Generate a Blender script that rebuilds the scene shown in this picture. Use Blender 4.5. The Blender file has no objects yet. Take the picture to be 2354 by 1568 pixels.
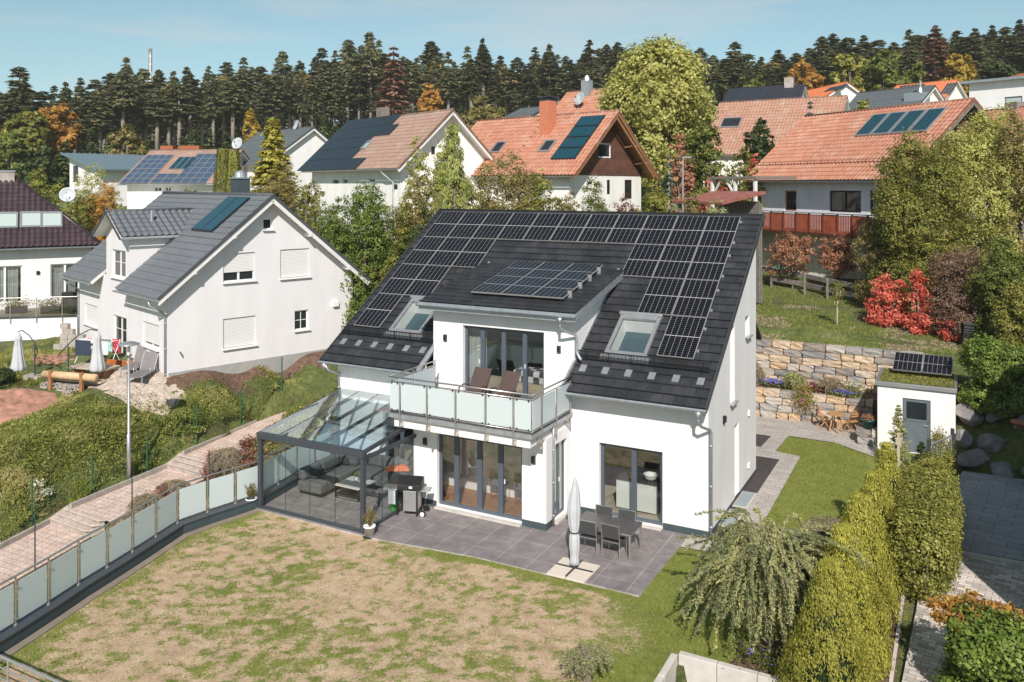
import bpy, bmesh, math, random
import numpy as np
from mathutils import Vector, Matrix
from math import sin, cos, pi, radians, atan2, hypot, tan, sqrt, floor
random.seed(7); RNG = np.random.default_rng(11)
SC = bpy.context.scene
COL = SC.collection
# ---------------------------------------------------------------- survey of the place (metres; house corner = origin)
FP = 1928.3; TH = radians(28.154); YH = 423.4; CXP = 1177.0; CH = 9.8
FW = np.array([-sin(TH), cos(TH), 0.]); RT = np.array([cos(TH), sin(TH), 0.])
_d0 = FP*CH/(1239.5-YH)
CAM = -(_d0*FW + (1628.4-CXP)/FP*_d0*RT); CAM[2] = CH
def ray(px, py): return FW + RT*(px-CXP)/FP + np.array([0, 0, (YH-py)/FP])
def atd(px, py, d): return CAM + ray(px, py)*d
def atz(px, py, Z):
    r = ray(px, py); return CAM + r*((Z-CAM[2])/r[2])
def aty(px, py, Y):
    r = ray(px, py); return CAM + r*((Y-CAM[1])/r[1])
def zat(py, d): return CH + (YH-py)/FP*d
def depth_of(x, y): return (x-CAM[0])*FW[0] + (y-CAM[1])*FW[1]
# ---------------------------------------------------------------- materials
def sock(n, *names):
    for k in names:
        if k in n.inputs: return n.inputs[k]
def newmat(name):
    m = bpy.data.materials.new(name); m.use_nodes = True
    nt = m.node_tree; return m, nt, nt.nodes['Principled BSDF'], nt.nodes, nt.links
def hexc(r, g, b): return (r, g, b, 1)
def mixcol(nt, fac, a, b):
    n = nt.nodes.new('ShaderNodeMix'); n.data_type = 'RGBA'
    for s, v in ((6, a), (7, b)):
        if isinstance(v, tuple): n.inputs[s].default_value = v if len(v) == 4 else (*v, 1)
        else: nt.links.new(v, n.inputs[s])
    if isinstance(fac, (int, float)): n.inputs[0].default_value = fac
    else: nt.links.new(fac, n.inputs[0])
    return n.outputs[2]
def noise(nt, scale, detail=3, vec=None, rough=.6):
    n = nt.nodes.new('ShaderNodeTexNoise'); n.inputs['Scale'].default_value = scale
    n.inputs['Detail'].default_value = detail; n.inputs['Roughness'].default_value = rough
    if vec is None:
        t = nt.nodes.new('ShaderNodeTexCoord'); vec = t.outputs['Object']
    nt.links.new(vec, n.inputs['Vector']); return n.outputs['Fac']
def ramp(nt, fac, *stops):
    n = nt.nodes.new('ShaderNodeValToRGB'); e = n.color_ramp.elements
    while len(e) < len(stops): e.new(.5)
    for k, (p, c) in enumerate(stops):
        e[k].position = p; e[k].color = c if len(c) == 4 else (*c, 1)
    nt.links.new(fac, n.inputs[0]); return n.outputs[0]
def bump(nt, b, height, strength=.3, dist=.02):
    n = nt.nodes.new('ShaderNodeBump'); n.inputs['Strength'].default_value = strength; n.inputs['Distance'].default_value = dist
    nt.links.new(height, n.inputs['Height']); nt.links.new(n.outputs[0], b.inputs['Normal'])
def simple(name, c, rough=.7, metal=0., var=.12, vs=3., bs=0., bscale=60., spec=.5, rnd=0.):
    m, nt, b, N, L = newmat(name)
    lo = tuple(max(0, x*(1-var)) for x in c); hi = tuple(min(1, x*(1+var)) for x in c)
    out = ramp(nt, noise(nt, vs, 5), (.3, lo), (.7, hi))
    if rnd:
        oi = N.new('ShaderNodeObjectInfo'); out2 = mixcol(nt, .0, out, (0, 0, 0))
        h = N.new('ShaderNodeHueSaturation'); mp = N.new('ShaderNodeMapRange')
        mp.inputs[3].default_value = 1-rnd; mp.inputs[4].default_value = 1+rnd
        L.new(oi.outputs['Random'], mp.inputs[0]); L.new(mp.outputs[0], h.inputs['Value']); L.new(out, h.inputs['Color']); out = h.outputs[0]
    L.new(out, b.inputs['Base Color'])
    b.inputs['Roughness'].default_value = rough; b.inputs['Metallic'].default_value = metal
    s = sock(b, 'Specular IOR Level', 'Specular');
    if s: s.default_value = spec
    if bs: bump(nt, b, noise(nt, bscale, 4), bs, .01)
    return m
M = {}
def render_mat(name, c, streak=.06):
    streak *= 1.5
    m, nt, b, N, L = newmat(name)
    t = N.new('ShaderNodeTexCoord'); mp = N.new('ShaderNodeMapping'); mp.inputs['Scale'].default_value = (1.2, 1.2, .25)
    L.new(t.outputs['Object'], mp.inputs[0])
    a = ramp(nt, noise(nt, 1.3, 6, mp.outputs[0], .65), (.32, tuple(x*(1-streak) for x in c)), (.62, c))
    sep = N.new('ShaderNodeSeparateXYZ'); L.new(t.outputs['Object'], sep.inputs[0])
    L.new(a, b.inputs['Base Color']); b.inputs['Roughness'].default_value = .92
    bump(nt, b, noise(nt, 150, 3), .25, .004); return m
M['render'] = render_mat('white_render', (.77, .745, .745), .06)
M['render_b'] = render_mat('off_white_render', (.71, .685, .70), .05)
M['render_c'] = render_mat('pale_cream_render', (.86, .84, .80), .10)
M['render_d'] = render_mat('pale_blue_render', (.84, .85, .92), .08)
M['plinth'] = simple('blue_grey_plinth', (.045, .065, .075), .7)
M['plinth_b'] = simple('grey_concrete_plinth', (.33, .32, .31), .9, bs=.3)
M['anthracite'] = simple('anthracite_metal', (.045, .052, .062), .42, .0, .08)
M['anthra_frame'] = simple('anthracite_window_frame', (.075, .09, .115), .4, .0, .06)
M['zinc'] = simple('zinc_sheet', (.38, .41, .44), .42, .55, .18, 6)
M['steel'] = simple('brushed_steel', (.55, .52, .49), .3, .85, .1)
M['chrome'] = simple('grey_aluminium', (.42, .42, .43), .35, .6, .1)
M['white_pvc'] = simple('white_pvc', (.78, .77, .76), .4, 0, .03)
M['white_wood'] = simple('white_painted_wood', (.70, .68, .66), .6, 0, .06)
M['black'] = simple('black_plastic', (.012, .012, .014), .45)
M['darkgrey'] = simple('dark_grey_fabric', (.05, .05, .052), .9, bs=.3, bscale=90)
M['sofa'] = simple('charcoal_weave', (.11, .11, .11), .95, var=.25, vs=9, bs=.4, bscale=80)
M['wicker'] = simple('brown_wicker', (.075, .045, .04), .7, var=.3, vs=30, bs=.5, bscale=50)
M['mesh_grey'] = simple('grey_sling_fabric', (.17, .155, .155), .8)
M['umbrella'] = simple('pale_grey_canvas', (.46, .46, .49), .9, var=.08, bs=.3, bscale=8)
M['wood'] = simple('brown_wood', (.30, .14, .06), .65, var=.3, vs=8)
M['log'] = simple('pale_log', (.56, .38, .22), .7, var=.2, vs=5)
M['oak'] = simple('grey_oak_boards', (.42, .35, .27), .8, var=.15, vs=6)
M['redwood'] = simple('orange_stained_board', (.38, .10, .03), .55, var=.25, vs=4)
M['greywood'] = simple('weathered_grey_wood', (.17, .15, .135), .9, var=.35, vs=7)
M['bistro'] = simple('teak_wood', (.42, .22, .10), .6, var=.25, vs=9)
M['terracotta'] = simple('terracotta', (.40, .16, .09), .8)
M['white_pot'] = simple('white_pot', (.70, .70, .70), .5, var=.03)
M['teal_pot'] = simple('dark_teal_glaze', (.02, .09, .085), .3)
M['soil'] = simple('brown_soil', (.12, .07, .05), 1., var=.45, vs=5, bs=.8, bscale=14)
M['redsoil'] = simple('red_earth', (.36, .18, .13), 1., var=.35, vs=2.5, bs=.8, bscale=10)
M['concrete'] = simple('light_concrete', (.52, .48, .44), .9, var=.14, vs=2, bs=.25, bscale=30)
M['block'] = simple('grey_concrete_block', (.36, .32, .29), .95, var=.22, vs=3, bs=.4, bscale=40)
M['gravel'] = simple('dark_gravel', (.055, .045, .045), .95, var=.8, vs=38, bs=1., bscale=45)
M['door_grey'] = simple('blue_grey_door', (.12, .145, .165), .45)
M['sand'] = simple('pale_sandy_gravel', (.43, .35, .29), 1., var=.25, vs=8, bs=.6, bscale=30)
M['cover'] = simple('light_grey_cover_panel', (.27, .31, .33), .5)
M['orange'] = simple('orange_fabric', (.75, .16, .04), .7)
M['green_plastic'] = simple('bright_green_plastic', (.08, .42, .05), .35)
M['net_green'] = simple('green_coated_metal', (.015, .10, .055), .5)
M['tarp'] = simple('green_tarp', (.06, .20, .13), .5, bs=.5, bscale=9)
M['floorwood'] = simple('oak_parquet', (.36, .17, .075), .5, var=.3, vs=5)
M['interior'] = simple('shade_toned_interior', (.36, .35, .32), .9, var=.02)  # tone kept dark; it holds the shade at the back of the rooms
M['bedroom'] = simple('teal_grey_bedroom_paint', (.20, .27, .28), .9, var=.02)
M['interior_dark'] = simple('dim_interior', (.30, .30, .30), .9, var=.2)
M['kitchen'] = simple('pale_green_white_lacquer', (.74, .76, .72), .25, var=.02)
M['worktop'] = simple('dark_stone_worktop', (.08, .075, .075), .35)
M['slate_roof'] = simple('small_dark_roof', (.035, .04, .06), .6)
M['curtain'] = simple('grey_curtain', (.35, .37, .37), .9)
M['orangebrick'] = simple('orange_brick', (.50, .17, .09), .9, var=.15, vs=6)
M['greybrick'] = simple('grey_brown_brick', (.20, .17, .15), .9, var=.4, vs=9)
M['redroof'] = simple('red_roofing_felt', (.26, .09, .07), .9, var=.25, vs=3)
M['collector'] = simple('blue_green_collector_glass', (.008, .05, .07), .18, var=.05, spec=.8)
M['blackpv'] = simple('black_solar_glass', (.010, .016, .022), .3, var=.1, spec=.5)
M['dish'] = simple('pale_grey_dish', (.42, .45, .47), .5)
M['moss'] = simple('green_roof_sedum', (.12, .13, .05), 1., var=.6, vs=6, bs=.8, bscale=20)
M['boulder'] = simple('grey_boulder', (.22, .20, .20), .95, var=.35, vs=2, bs=.6, bscale=9)
M['bark'] = simple('grey_brown_bark', (.20, .16, .13), .95, var=.4, vs=4, bs=.6, bscale=18)
M['barkpale'] = simple('pale_grey_bark', (.27, .235, .205), .95, var=.35, vs=2)
M['bluecloth'] = simple('dark_blue_cloth', (.03, .04, .07), .9)
M['whitecloth'] = simple('white_cloth', (.75, .75, .78), .9)
M['mintcloth'] = simple('mint_cloth', (.30, .62, .52), .9)
M['redcloth'] = simple('red_cloth', (.55, .05, .08), .9)
M['candle'] = simple('amber_candle', (.8, .38, .10), .5)
# glass ----------------------------------------------------------------
def glass(name, tint=(1, 1, 1), refl=1.0, rough=0.0, ior=1.5, floor=.03):
    m = bpy.data.materials.new(name); m.use_nodes = True; nt = m.node_tree; nt.nodes.clear(); N = nt.nodes
    o = N.new('ShaderNodeOutputMaterial'); mx = N.new('ShaderNodeMixShader'); tr = N.new('ShaderNodeBsdfTransparent')
    gl = N.new('ShaderNodeBsdfGlossy'); lw = N.new('ShaderNodeLayerWeight'); lw.inputs[0].default_value = .5; fr = N.new('ShaderNodeMath'); fr.operation = 'POWER'; fr.inputs[1].default_value = 4.; nt.links.new(lw.outputs['Facing'], fr.inputs[0])
    tr.inputs[0].default_value = (*tint, 1); gl.inputs['Roughness'].default_value = rough; gl.inputs[0].default_value = (.95, 1, 1, 1)
    ml = N.new('ShaderNodeMath'); ml.operation = 'MULTIPLY_ADD'; ml.inputs[1].default_value = refl; ml.inputs[2].default_value = floor
    ml.use_clamp = True
    nt.links.new(fr.outputs[0], ml.inputs[0]); nt.links.new(ml.outputs[0], mx.inputs[0])
    nt.links.new(tr.outputs[0], mx.inputs[1]); nt.links.new(gl.outputs[0], mx.inputs[2]); nt.links.new(mx.outputs[0], o.inputs[0]); return m
M['glass'] = glass('clear_glass', (.94, .95, .94), .8, 0, 1.5, .12)
M['glass_t'] = glass('pergola_glass', (.95, .965, .96), .6, 0, 1.5, .03)
M['glass_r'] = glass('pergola_roof_glass', (.90, .96, .97), 1.0, .02, 1.5, .10)
m, nt, b, N, L = newmat('dark_window_glass')
b.inputs['Base Color'].default_value = (.02, .024, .028, 1); b.inputs['Roughness'].default_value = .06; M['dglass'] = m
m, nt, b, N, L = newmat('skylight_glass')
b.inputs['Base Color'].default_value = (.05, .09, .10, 1); b.inputs['Roughness'].default_value = .08; M['skyglass'] = m
m, nt, b, N, L = newmat('pale_blind_glass')
b.inputs['Base Color'].default_value = (.40, .46, .44, 1); b.inputs['Roughness'].default_value = .12; M['blindglass'] = m
def frosted(name, c, tr=.25):
    m = bpy.data.materials.new(name); m.use_nodes = True; nt = m.node_tree; N = nt.nodes; b = N['Principled BSDF']
    b.inputs['Base Color'].default_value = (*c, 1); b.inputs['Roughness'].default_value = .25
    o = N['Material Output']; t = N.new('ShaderNodeBsdfTranslucent'); t.inputs[0].default_value = (*c, 1)
    mx = N.new('ShaderNodeMixShader'); mx.inputs[0].default_value = .35
    mx2 = N.new('ShaderNodeMixShader'); mx2.inputs[0].default_value = tr; tt = N.new('ShaderNodeBsdfTransparent'); tt.inputs[0].default_value = (.85, .95, .93, 1)
    nt.links.new(b.outputs[0], mx.inputs[1]); nt.links.new(t.outputs[0], mx.inputs[2])
    nt.links.new(mx.outputs[0], mx2.inputs[1]); nt.links.new(tt.outputs[0], mx2.inputs[2]); nt.links.new(mx2.outputs[0], o.inputs[0]); return m
M['frost'] = frosted('frosted_glass', (.76, .81, .83), .12)
M['frost2'] = frosted('pale_frosted_fence_glass', (.76, .82, .83), .08)
# tiled materials using UV in metres ------------------------------------
def uvnode(nt):
    n = nt.nodes.new('ShaderNodeUVMap'); return n.outputs[0]
def brickmat(name, c1, c2, mortar, w, h, ms=.01, off=.5, rough=.85, rnd=0., nvar=.2, bs=.3, nscale=2., coord='uv', mortar_smooth=.1):
    m, nt, b, N, L = newmat(name)
    br = N.new('ShaderNodeTexBrick'); br.offset = off
    br.inputs['Scale'].default_value = 1; br.inputs['Brick Width'].default_value = w; br.inputs['Row Height'].default_value = h
    br.inputs['Mortar Size'].default_value = ms; br.inputs['Mortar Smooth'].default_value = mortar_smooth
    br.inputs['Color1'].default_value = (*c1, 1); br.inputs['Color2'].default_value = (*c2, 1); br.inputs['Mortar'].default_value = (*mortar, 1)
    if coord == 'uv': L.new(uvnode(nt), br.inputs['Vector'])
    else:
        t = N.new('ShaderNodeTexCoord'); L.new(t.outputs['Object'], br.inputs['Vector'])
    nz = ramp(nt, noise(nt, nscale, 6), (.3, (1-nvar,)*3), (.7, (1+nvar,)*3))
    mu = N.new('ShaderNodeMix'); mu.data_type = 'RGBA'; mu.blend_type = 'MULTIPLY'; mu.inputs[0].default_value = 1
    L.new(br.outputs[0], mu.inputs[6]); L.new(nz, mu.inputs[7]); L.new(mu.outputs[2], b.inputs['Base Color'])
    b.inputs['Roughness'].default_value = rough
    if bs: bump(nt, b, noise(nt, 60, 4), bs, .006)
    return m
M['flat_tile'] = brickmat('dark_flat_roof_tile', (.020, .022, .027), (.036, .036, .040), (.006, .006, .008), .34, .36, .009, .5, .6, nvar=.42, nscale=1.1)
def pantile(name, c1, c2, dirt, dscale=1.1, amount=.5):
    m, nt, b, N, L = newmat(name)
    br = N.new('ShaderNodeTexBrick'); br.offset = 0; br.inputs['Scale'].default_value = 1
    br.inputs['Brick Width'].default_value = .3; br.inputs['Row Height'].default_value = .36; br.inputs['Mortar Size'].default_value = .004
    br.inputs['Color1'].default_value = (*c1, 1); br.inputs['Color2'].default_value = (*c2, 1); br.inputs['Mortar'].default_value = (*[x*.5 for x in c1], 1)
    L.new(uvnode(nt), br.inputs['Vector'])
    f = ramp(nt, noise(nt, dscale, 9, None, .72), (.50, (0, 0, 0)), (.72, (amount,)*3))
    L.new(mixcol(nt, f, br.outputs[0], dirt), b.inputs['Base Color']); b.inputs['Roughness'].default_value = .7
    bump(nt, b, noise(nt, 40, 3), .2, .006); return m
M['tile_grey'] = pantile('blue_grey_pantile', (.115, .125, .14), (.135, .145, .16), (.17, .17, .18), .8, .3)
M['tile_terra'] = pantile('terracotta_pantile', (.40, .165, .10), (.47, .215, .14), (.54, .42, .34), 1.0, .55)
M['tile_terra2'] = pantile('faded_terracotta_pantile', (.36, .185, .125), (.42, .23, .165), (.46, .39, .32), .9, .7)
M['tile_pink'] = pantile('pinkish_brown_pantile', (.30, .19, .145), (.35, .22, .17), (.42, .35, .30), .9, .6)
M['tile_orange'] = pantile('bright_orange_pantile', (.60, .16, .06), (.66, .2, .08), (.6, .25, .15), .9, .3)
M['tile_dark'] = pantile('aubergine_glazed_pantile', (.055, .035, .042), (.07, .045, .052), (.10, .08, .09), .9, .3)
M['tile_dark'].node_tree.nodes['Principled BSDF'].inputs['Roughness'].default_value = .35
M['tile_black'] = pantile('black_pantile', (.018, .021, .032), (.022, .026, .038), (.04, .04, .05), .9, .2)
M['tile_slate'] = pantile('slate_grey_pantile', (.085, .10, .11), (.10, .115, .125), (.15, .15, .15), .9, .3)
M['metal_blue'] = simple('pale_blue_metal_roof', (.20, .27, .31), .4, .4, .1)
M['patio'] = brickmat('dark_grey_porcelain_slab', (.185, .163, .165), (.21, .185, .185), (.36, .33, .32), .9, .9, .009, 0., .75, nvar=.28, bs=.1, nscale=2.2)
M['paver'] = brickmat('beige_concrete_paver', (.36, .325, .30), (.42, .38, .35), (.22, .18, .14), .42, .26, .008, .5, .9, nvar=.14)
M['paver_path'] = brickmat('pinkish_garden_path_paver', (.56, .41, .35), (.64, .49, .42), (.30, .22, .16), .22, .22, .010, .5, .95, nvar=.2)
M['paver_drive'] = brickmat('driveway_paver', (.36, .31, .28), (.68, .61, .55), (.10, .08, .07), .30, .15, .006, .5, .9, nvar=.2)
M['paver_slab'] = brickmat('large_grey_slab', (.30, .30, .32), (.35, .35, .37), (.09, .09, .09), .8, .4, .008, .5, .9, nvar=.12)
M['terrazzo'] = simple('washed_pebble_slab', (.62, .54, .46), .9, var=.35, vs=60, bs=.5, bscale=70)
M['brownclad'] = brickmat('brown_board_cladding', (.10, .045, .028), (.14, .06, .035), (.035, .015, .01), 4., .12, .008, .5, .8, nvar=.3)
M['redboard'] = brickmat('reddish_balcony_board', (.33, .075, .035), (.38, .095, .045), (.12, .03, .015), .12, 3., .008, 0, .7, nvar=.25)
M['shutter'] = brickmat('white_roller_shutter', (.74, .72, .71), (.74, .72, .71), (.40, .39, .40), 30., .06, .009, 0, .5, nvar=.02, bs=0, mortar_smooth=.5)
# pv module: u across 6 cells, v 2 x 10 half cells (uv 0..1)
def pvmat(name, nu, nv, cell, line, wl=.035, wl2=.05, rough=.12, midgap=True):
    m, nt, b, N, L = newmat(name)
    s = N.new('ShaderNodeSeparateXYZ'); L.new(uvnode(nt), s.inputs[0])
    def grid(o, n, w):
        a = N.new('ShaderNodeMath'); a.operation = 'MULTIPLY'; a.inputs[1].default_value = n; L.new(o, a.inputs[0])
        f = N.new('ShaderNodeMath'); f.operation = 'FRACT'; L.new(a.outputs[0], f.inputs[0])
        q = N.new('ShaderNodeMath'); q.operation = 'SUBTRACT'; q.inputs[1].default_value = .5; L.new(f.outputs[0], q.inputs[0])
        r = N.new('ShaderNodeMath'); r.operation = 'ABSOLUTE'; L.new(q.outputs[0], r.inputs[0])
        g = N.new('ShaderNodeMath'); g.operation = 'GREATER_THAN'; g.inputs[1].default_value = .5-w; L.new(r.outputs[0], g.inputs[0]); return g.outputs[0]
    a = grid(s.outputs[0], nu, wl); c = grid(s.outputs[1], nv, wl2)
    mm = N.new('ShaderNodeMath'); mm.operation = 'MULTIPLY'; mm.inputs[1].default_value = .16; L.new(c, mm.inputs[0])
    mx = N.new('ShaderNodeMath'); mx.operation = 'MAXIMUM'; L.new(a, mx.inputs[0]); L.new(mm.outputs[0], mx.inputs[1]); o = mx.outputs[0]
    if midgap:
        q = N.new('ShaderNodeMath'); q.operation = 'SUBTRACT'; q.inputs[1].default_value = .5; L.new(s.outputs[1], q.inputs[0])
        r = N.new('ShaderNodeMath'); r.operation = 'ABSOLUTE'; L.new(q.outputs[0], r.inputs[0])
        g = N.new('ShaderNodeMath'); g.operation = 'LESS_THAN'; g.inputs[1].default_value = .008; L.new(r.outputs[0], g.inputs[0])
        m2 = N.new('ShaderNodeMath'); m2.operation = 'MAXIMUM'; L.new(g.outputs[0], m2.inputs[0]); L.new(o, m2.inputs[1]); o = m2.outputs[0]
    L.new(mixcol(nt, o, cell, line), b.inputs['Base Color']); b.inputs['Roughness'].default_value = rough; return m
M['pv'] = pvmat('half_cell_solar_glass', 6, 20, (.0035, .0035, .007), (.36, .355, .36), .020, .06, .22); M['pv'].node_tree.nodes['Principled BSDF'].inputs['Specular IOR Level'].default_value = .25
M['pvblue'] = pvmat('blue_solar_glass', 6, 10, (.035, .065, .12), (.17, .21, .26), .05, .05, .25, False)
M['pvblue'].node_tree.nodes['Principled BSDF'].inputs['Roughness'].default_value = .3
M['pvframe'] = simple('silver_module_frame', (.42, .41, .40), .4, .5, .05)
M['pvframe_b'] = simple('black_module_frame', (.02, .02, .022), .4)
def stonemat():
    m, nt, b, N, L = newmat('yellow_grey_limestone')
    oi = N.new('ShaderNodeObjectInfo')
    at = N.new('ShaderNodeAttribute'); at.attribute_name = 'rnd'
    base = ramp(nt, at.outputs['Fac'], (0, (.17, .165, .17)), (.35, (.33, .32, .31)), (.5, (.52, .36, .22)), (.75, (.56, .45, .34)), (1, (.42, .39, .36)))
    ad = N.new('ShaderNodeMath'); ad.operation = 'ADD'; L.new(noise(nt, 2.2, 6), ad.inputs[0])
    f = ramp(nt, noise(nt, 1.7, 8, None, .7), (.46, (0, 0, 0)), (.72, (.9, .9, .9)))
    c = mixcol(nt, f, base, (.50, .34, .20)); f2 = ramp(nt, noise(nt, 4., 8, None, .75), (.5, (0, 0, 0)), (.75, (.8, .8, .8)))
    c2 = mixcol(nt, f2, c, (.20, .19, .19)); L.new(c2, b.inputs['Base Color']); b.inputs['Roughness'].default_value = .95
    bump(nt, b, noise(nt, 9, 8, None, .7), .9, .05); return m
M['stone'] = stonemat()
# foliage: colour attribute 'rnd' per leaf picks between three colours
def leafmat(name, c0, c1, c2, trans=.35, rough=.55, rnd=.15, spec=.3):
    m = bpy.data.materials.new(name); m.use_nodes = True; nt = m.node_tree; N = nt.nodes; L = nt.links; b = N['Principled BSDF']
    at = N.new('ShaderNodeAttribute'); at.attribute_name = 'rnd'
    c = ramp(nt, at.outputs['Fac'], (.0, c0), (.55, c1), (1., c2))
    h = N.new('ShaderNodeHueSaturation'); oi = N.new('ShaderNodeObjectInfo'); mp = N.new('ShaderNodeMapRange')
    mp.inputs[3].default_value = 1-rnd; mp.inputs[4].default_value = 1+rnd; L.new(oi.outputs['Random'], mp.inputs[0]); L.new(mp.outputs[0], h.inputs['Value'])
    L.new(c, h.inputs['Color'])
    L.new(h.outputs[0], b.inputs['Base Color']); b.inputs['Roughness'].default_value = rough
    s = sock(b, 'Specular IOR Level', 'Specular'); s.default_value = spec
    t = N.new('ShaderNodeBsdfTranslucent'); mx = N.new('ShaderNodeMixShader'); mx.inputs[0].default_value = trans
    L.new(h.outputs[0], t.inputs[0]); L.new(b.outputs[0], mx.inputs[1]); L.new(t.outputs[0], mx.inputs[2]); L.new(mx.outputs[0], N['Material Output'].inputs[0]); return m
LM = dict(
 fir=leafmat('fir_needles', (.06, .075, .038), (.165, .18, .085), (.36, .33, .175), .45, rnd=.45),
 spruce=leafmat('young_spruce_needles', (.06, .085, .03), (.11, .15, .05), (.18, .21, .075), .3, rnd=.25),
 copper=leafmat('copper_dry_needles', (.18, .085, .06), (.32, .16, .115), (.42, .24, .16), .3),
 yellow=leafmat('yellow_autumn_leaves', (.30, .21, .03), (.52, .36, .05), (.62, .46, .10), .4),
 orange=leafmat('orange_autumn_leaves', (.28, .14, .03), (.52, .27, .06), (.60, .38, .10), .4),
 light=leafmat('light_green_leaves', (.20, .22, .05), (.44, .43, .12), (.64, .60, .26), .45),
 green=leafmat('mid_green_leaves', (.075, .095, .018), (.17, .20, .04), (.33, .35, .095), .4),
 greeny=leafmat('green_and_yellow_leaves', (.10, .12, .02), (.26, .265, .055), (.54, .46, .13), .4),
 glossy=leafmat('glossy_evergreen_leaves', (.06, .095, .015), (.16, .22, .035), (.32, .38, .09), .35, .5, spec=.35),
 hedge=leafmat('hedge_leaves', (.09, .10, .018), (.23, .24, .045), (.44, .38, .10), .35, .45, spec=.5),
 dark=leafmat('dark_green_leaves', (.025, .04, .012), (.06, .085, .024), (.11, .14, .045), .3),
 brownish=leafmat('brown_green_leaves', (.13, .115, .035), (.28, .235, .08), (.46, .35, .14), .4),
 twiggy=leafmat('brown_twigs', (.14, .08, .055), (.23, .14, .095), (.32, .22, .13), .3),
 red=leafmat('scarlet_creeper_leaves', (.38, .06, .04), (.72, .17, .12), (.80, .36, .24), .4),
 copperleaf=leafmat('pinkish_copper_leaves', (.28, .12, .07), (.46, .22, .14), (.55, .34, .16), .4),
 golden=leafmat('golden_conifer_sprays', (.30, .27, .04), (.58, .53, .10), (.74, .68, .20), .45),
 thuja=leafmat('golden_thuja_sprays', (.15, .15, .022), (.41, .39, .065), (.65, .60, .15), .45),
 nootka=leafmat('pale_green_weeping_sprays', (.24, .28, .07), (.46, .50, .15), (.60, .62, .24), .45),
 yew=leafmat('yew_needles', (.09, .105, .015), (.20, .20, .035), (.28, .27, .06), .25),
 bluefir=leafmat('blue_grey_needles', (.09, .12, .095), (.20, .25, .19), (.32, .37, .27), .3),
 silver=leafmat('grey_green_small_leaves', (.14, .165, .06), (.42, .44, .20), (.72, .66, .27), .42),
 straw=leafmat('straw_grass', (.30, .23, .11), (.50, .41, .24), (.6, .5, .32), .4),
 grassg=leafmat('lawn_grass', (.14, .17, .028), (.26, .30, .05), (.41, .43, .10), .4, rnd=0),
 drygrass=leafmat('dry_grass', (.40, .29, .19), (.56, .42, .30), (.64, .51, .38), .4, rnd=0),
 wild=leafmat('wild_slope_grass', (.15, .14, .045), (.28, .33, .06), (.52, .46, .20), .45, rnd=0),
 darkred=leafmat('dark_red_leaves', (.16, .05, .04), (.28, .11, .08), (.36, .18, .11), .35),
 flower=leafmat('violet_flowers', (.10, .10, .55), (.18, .16, .7), (.3, .2, .75), .3),
 pink=leafmat('magenta_flowers', (.6, .05, .45), (.7, .1, .5), (.75, .2, .6), .3),
 white=leafmat('white_blossom', (.5, .5, .4), (.7, .7, .55), (.8, .8, .7), .3),
)
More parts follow.
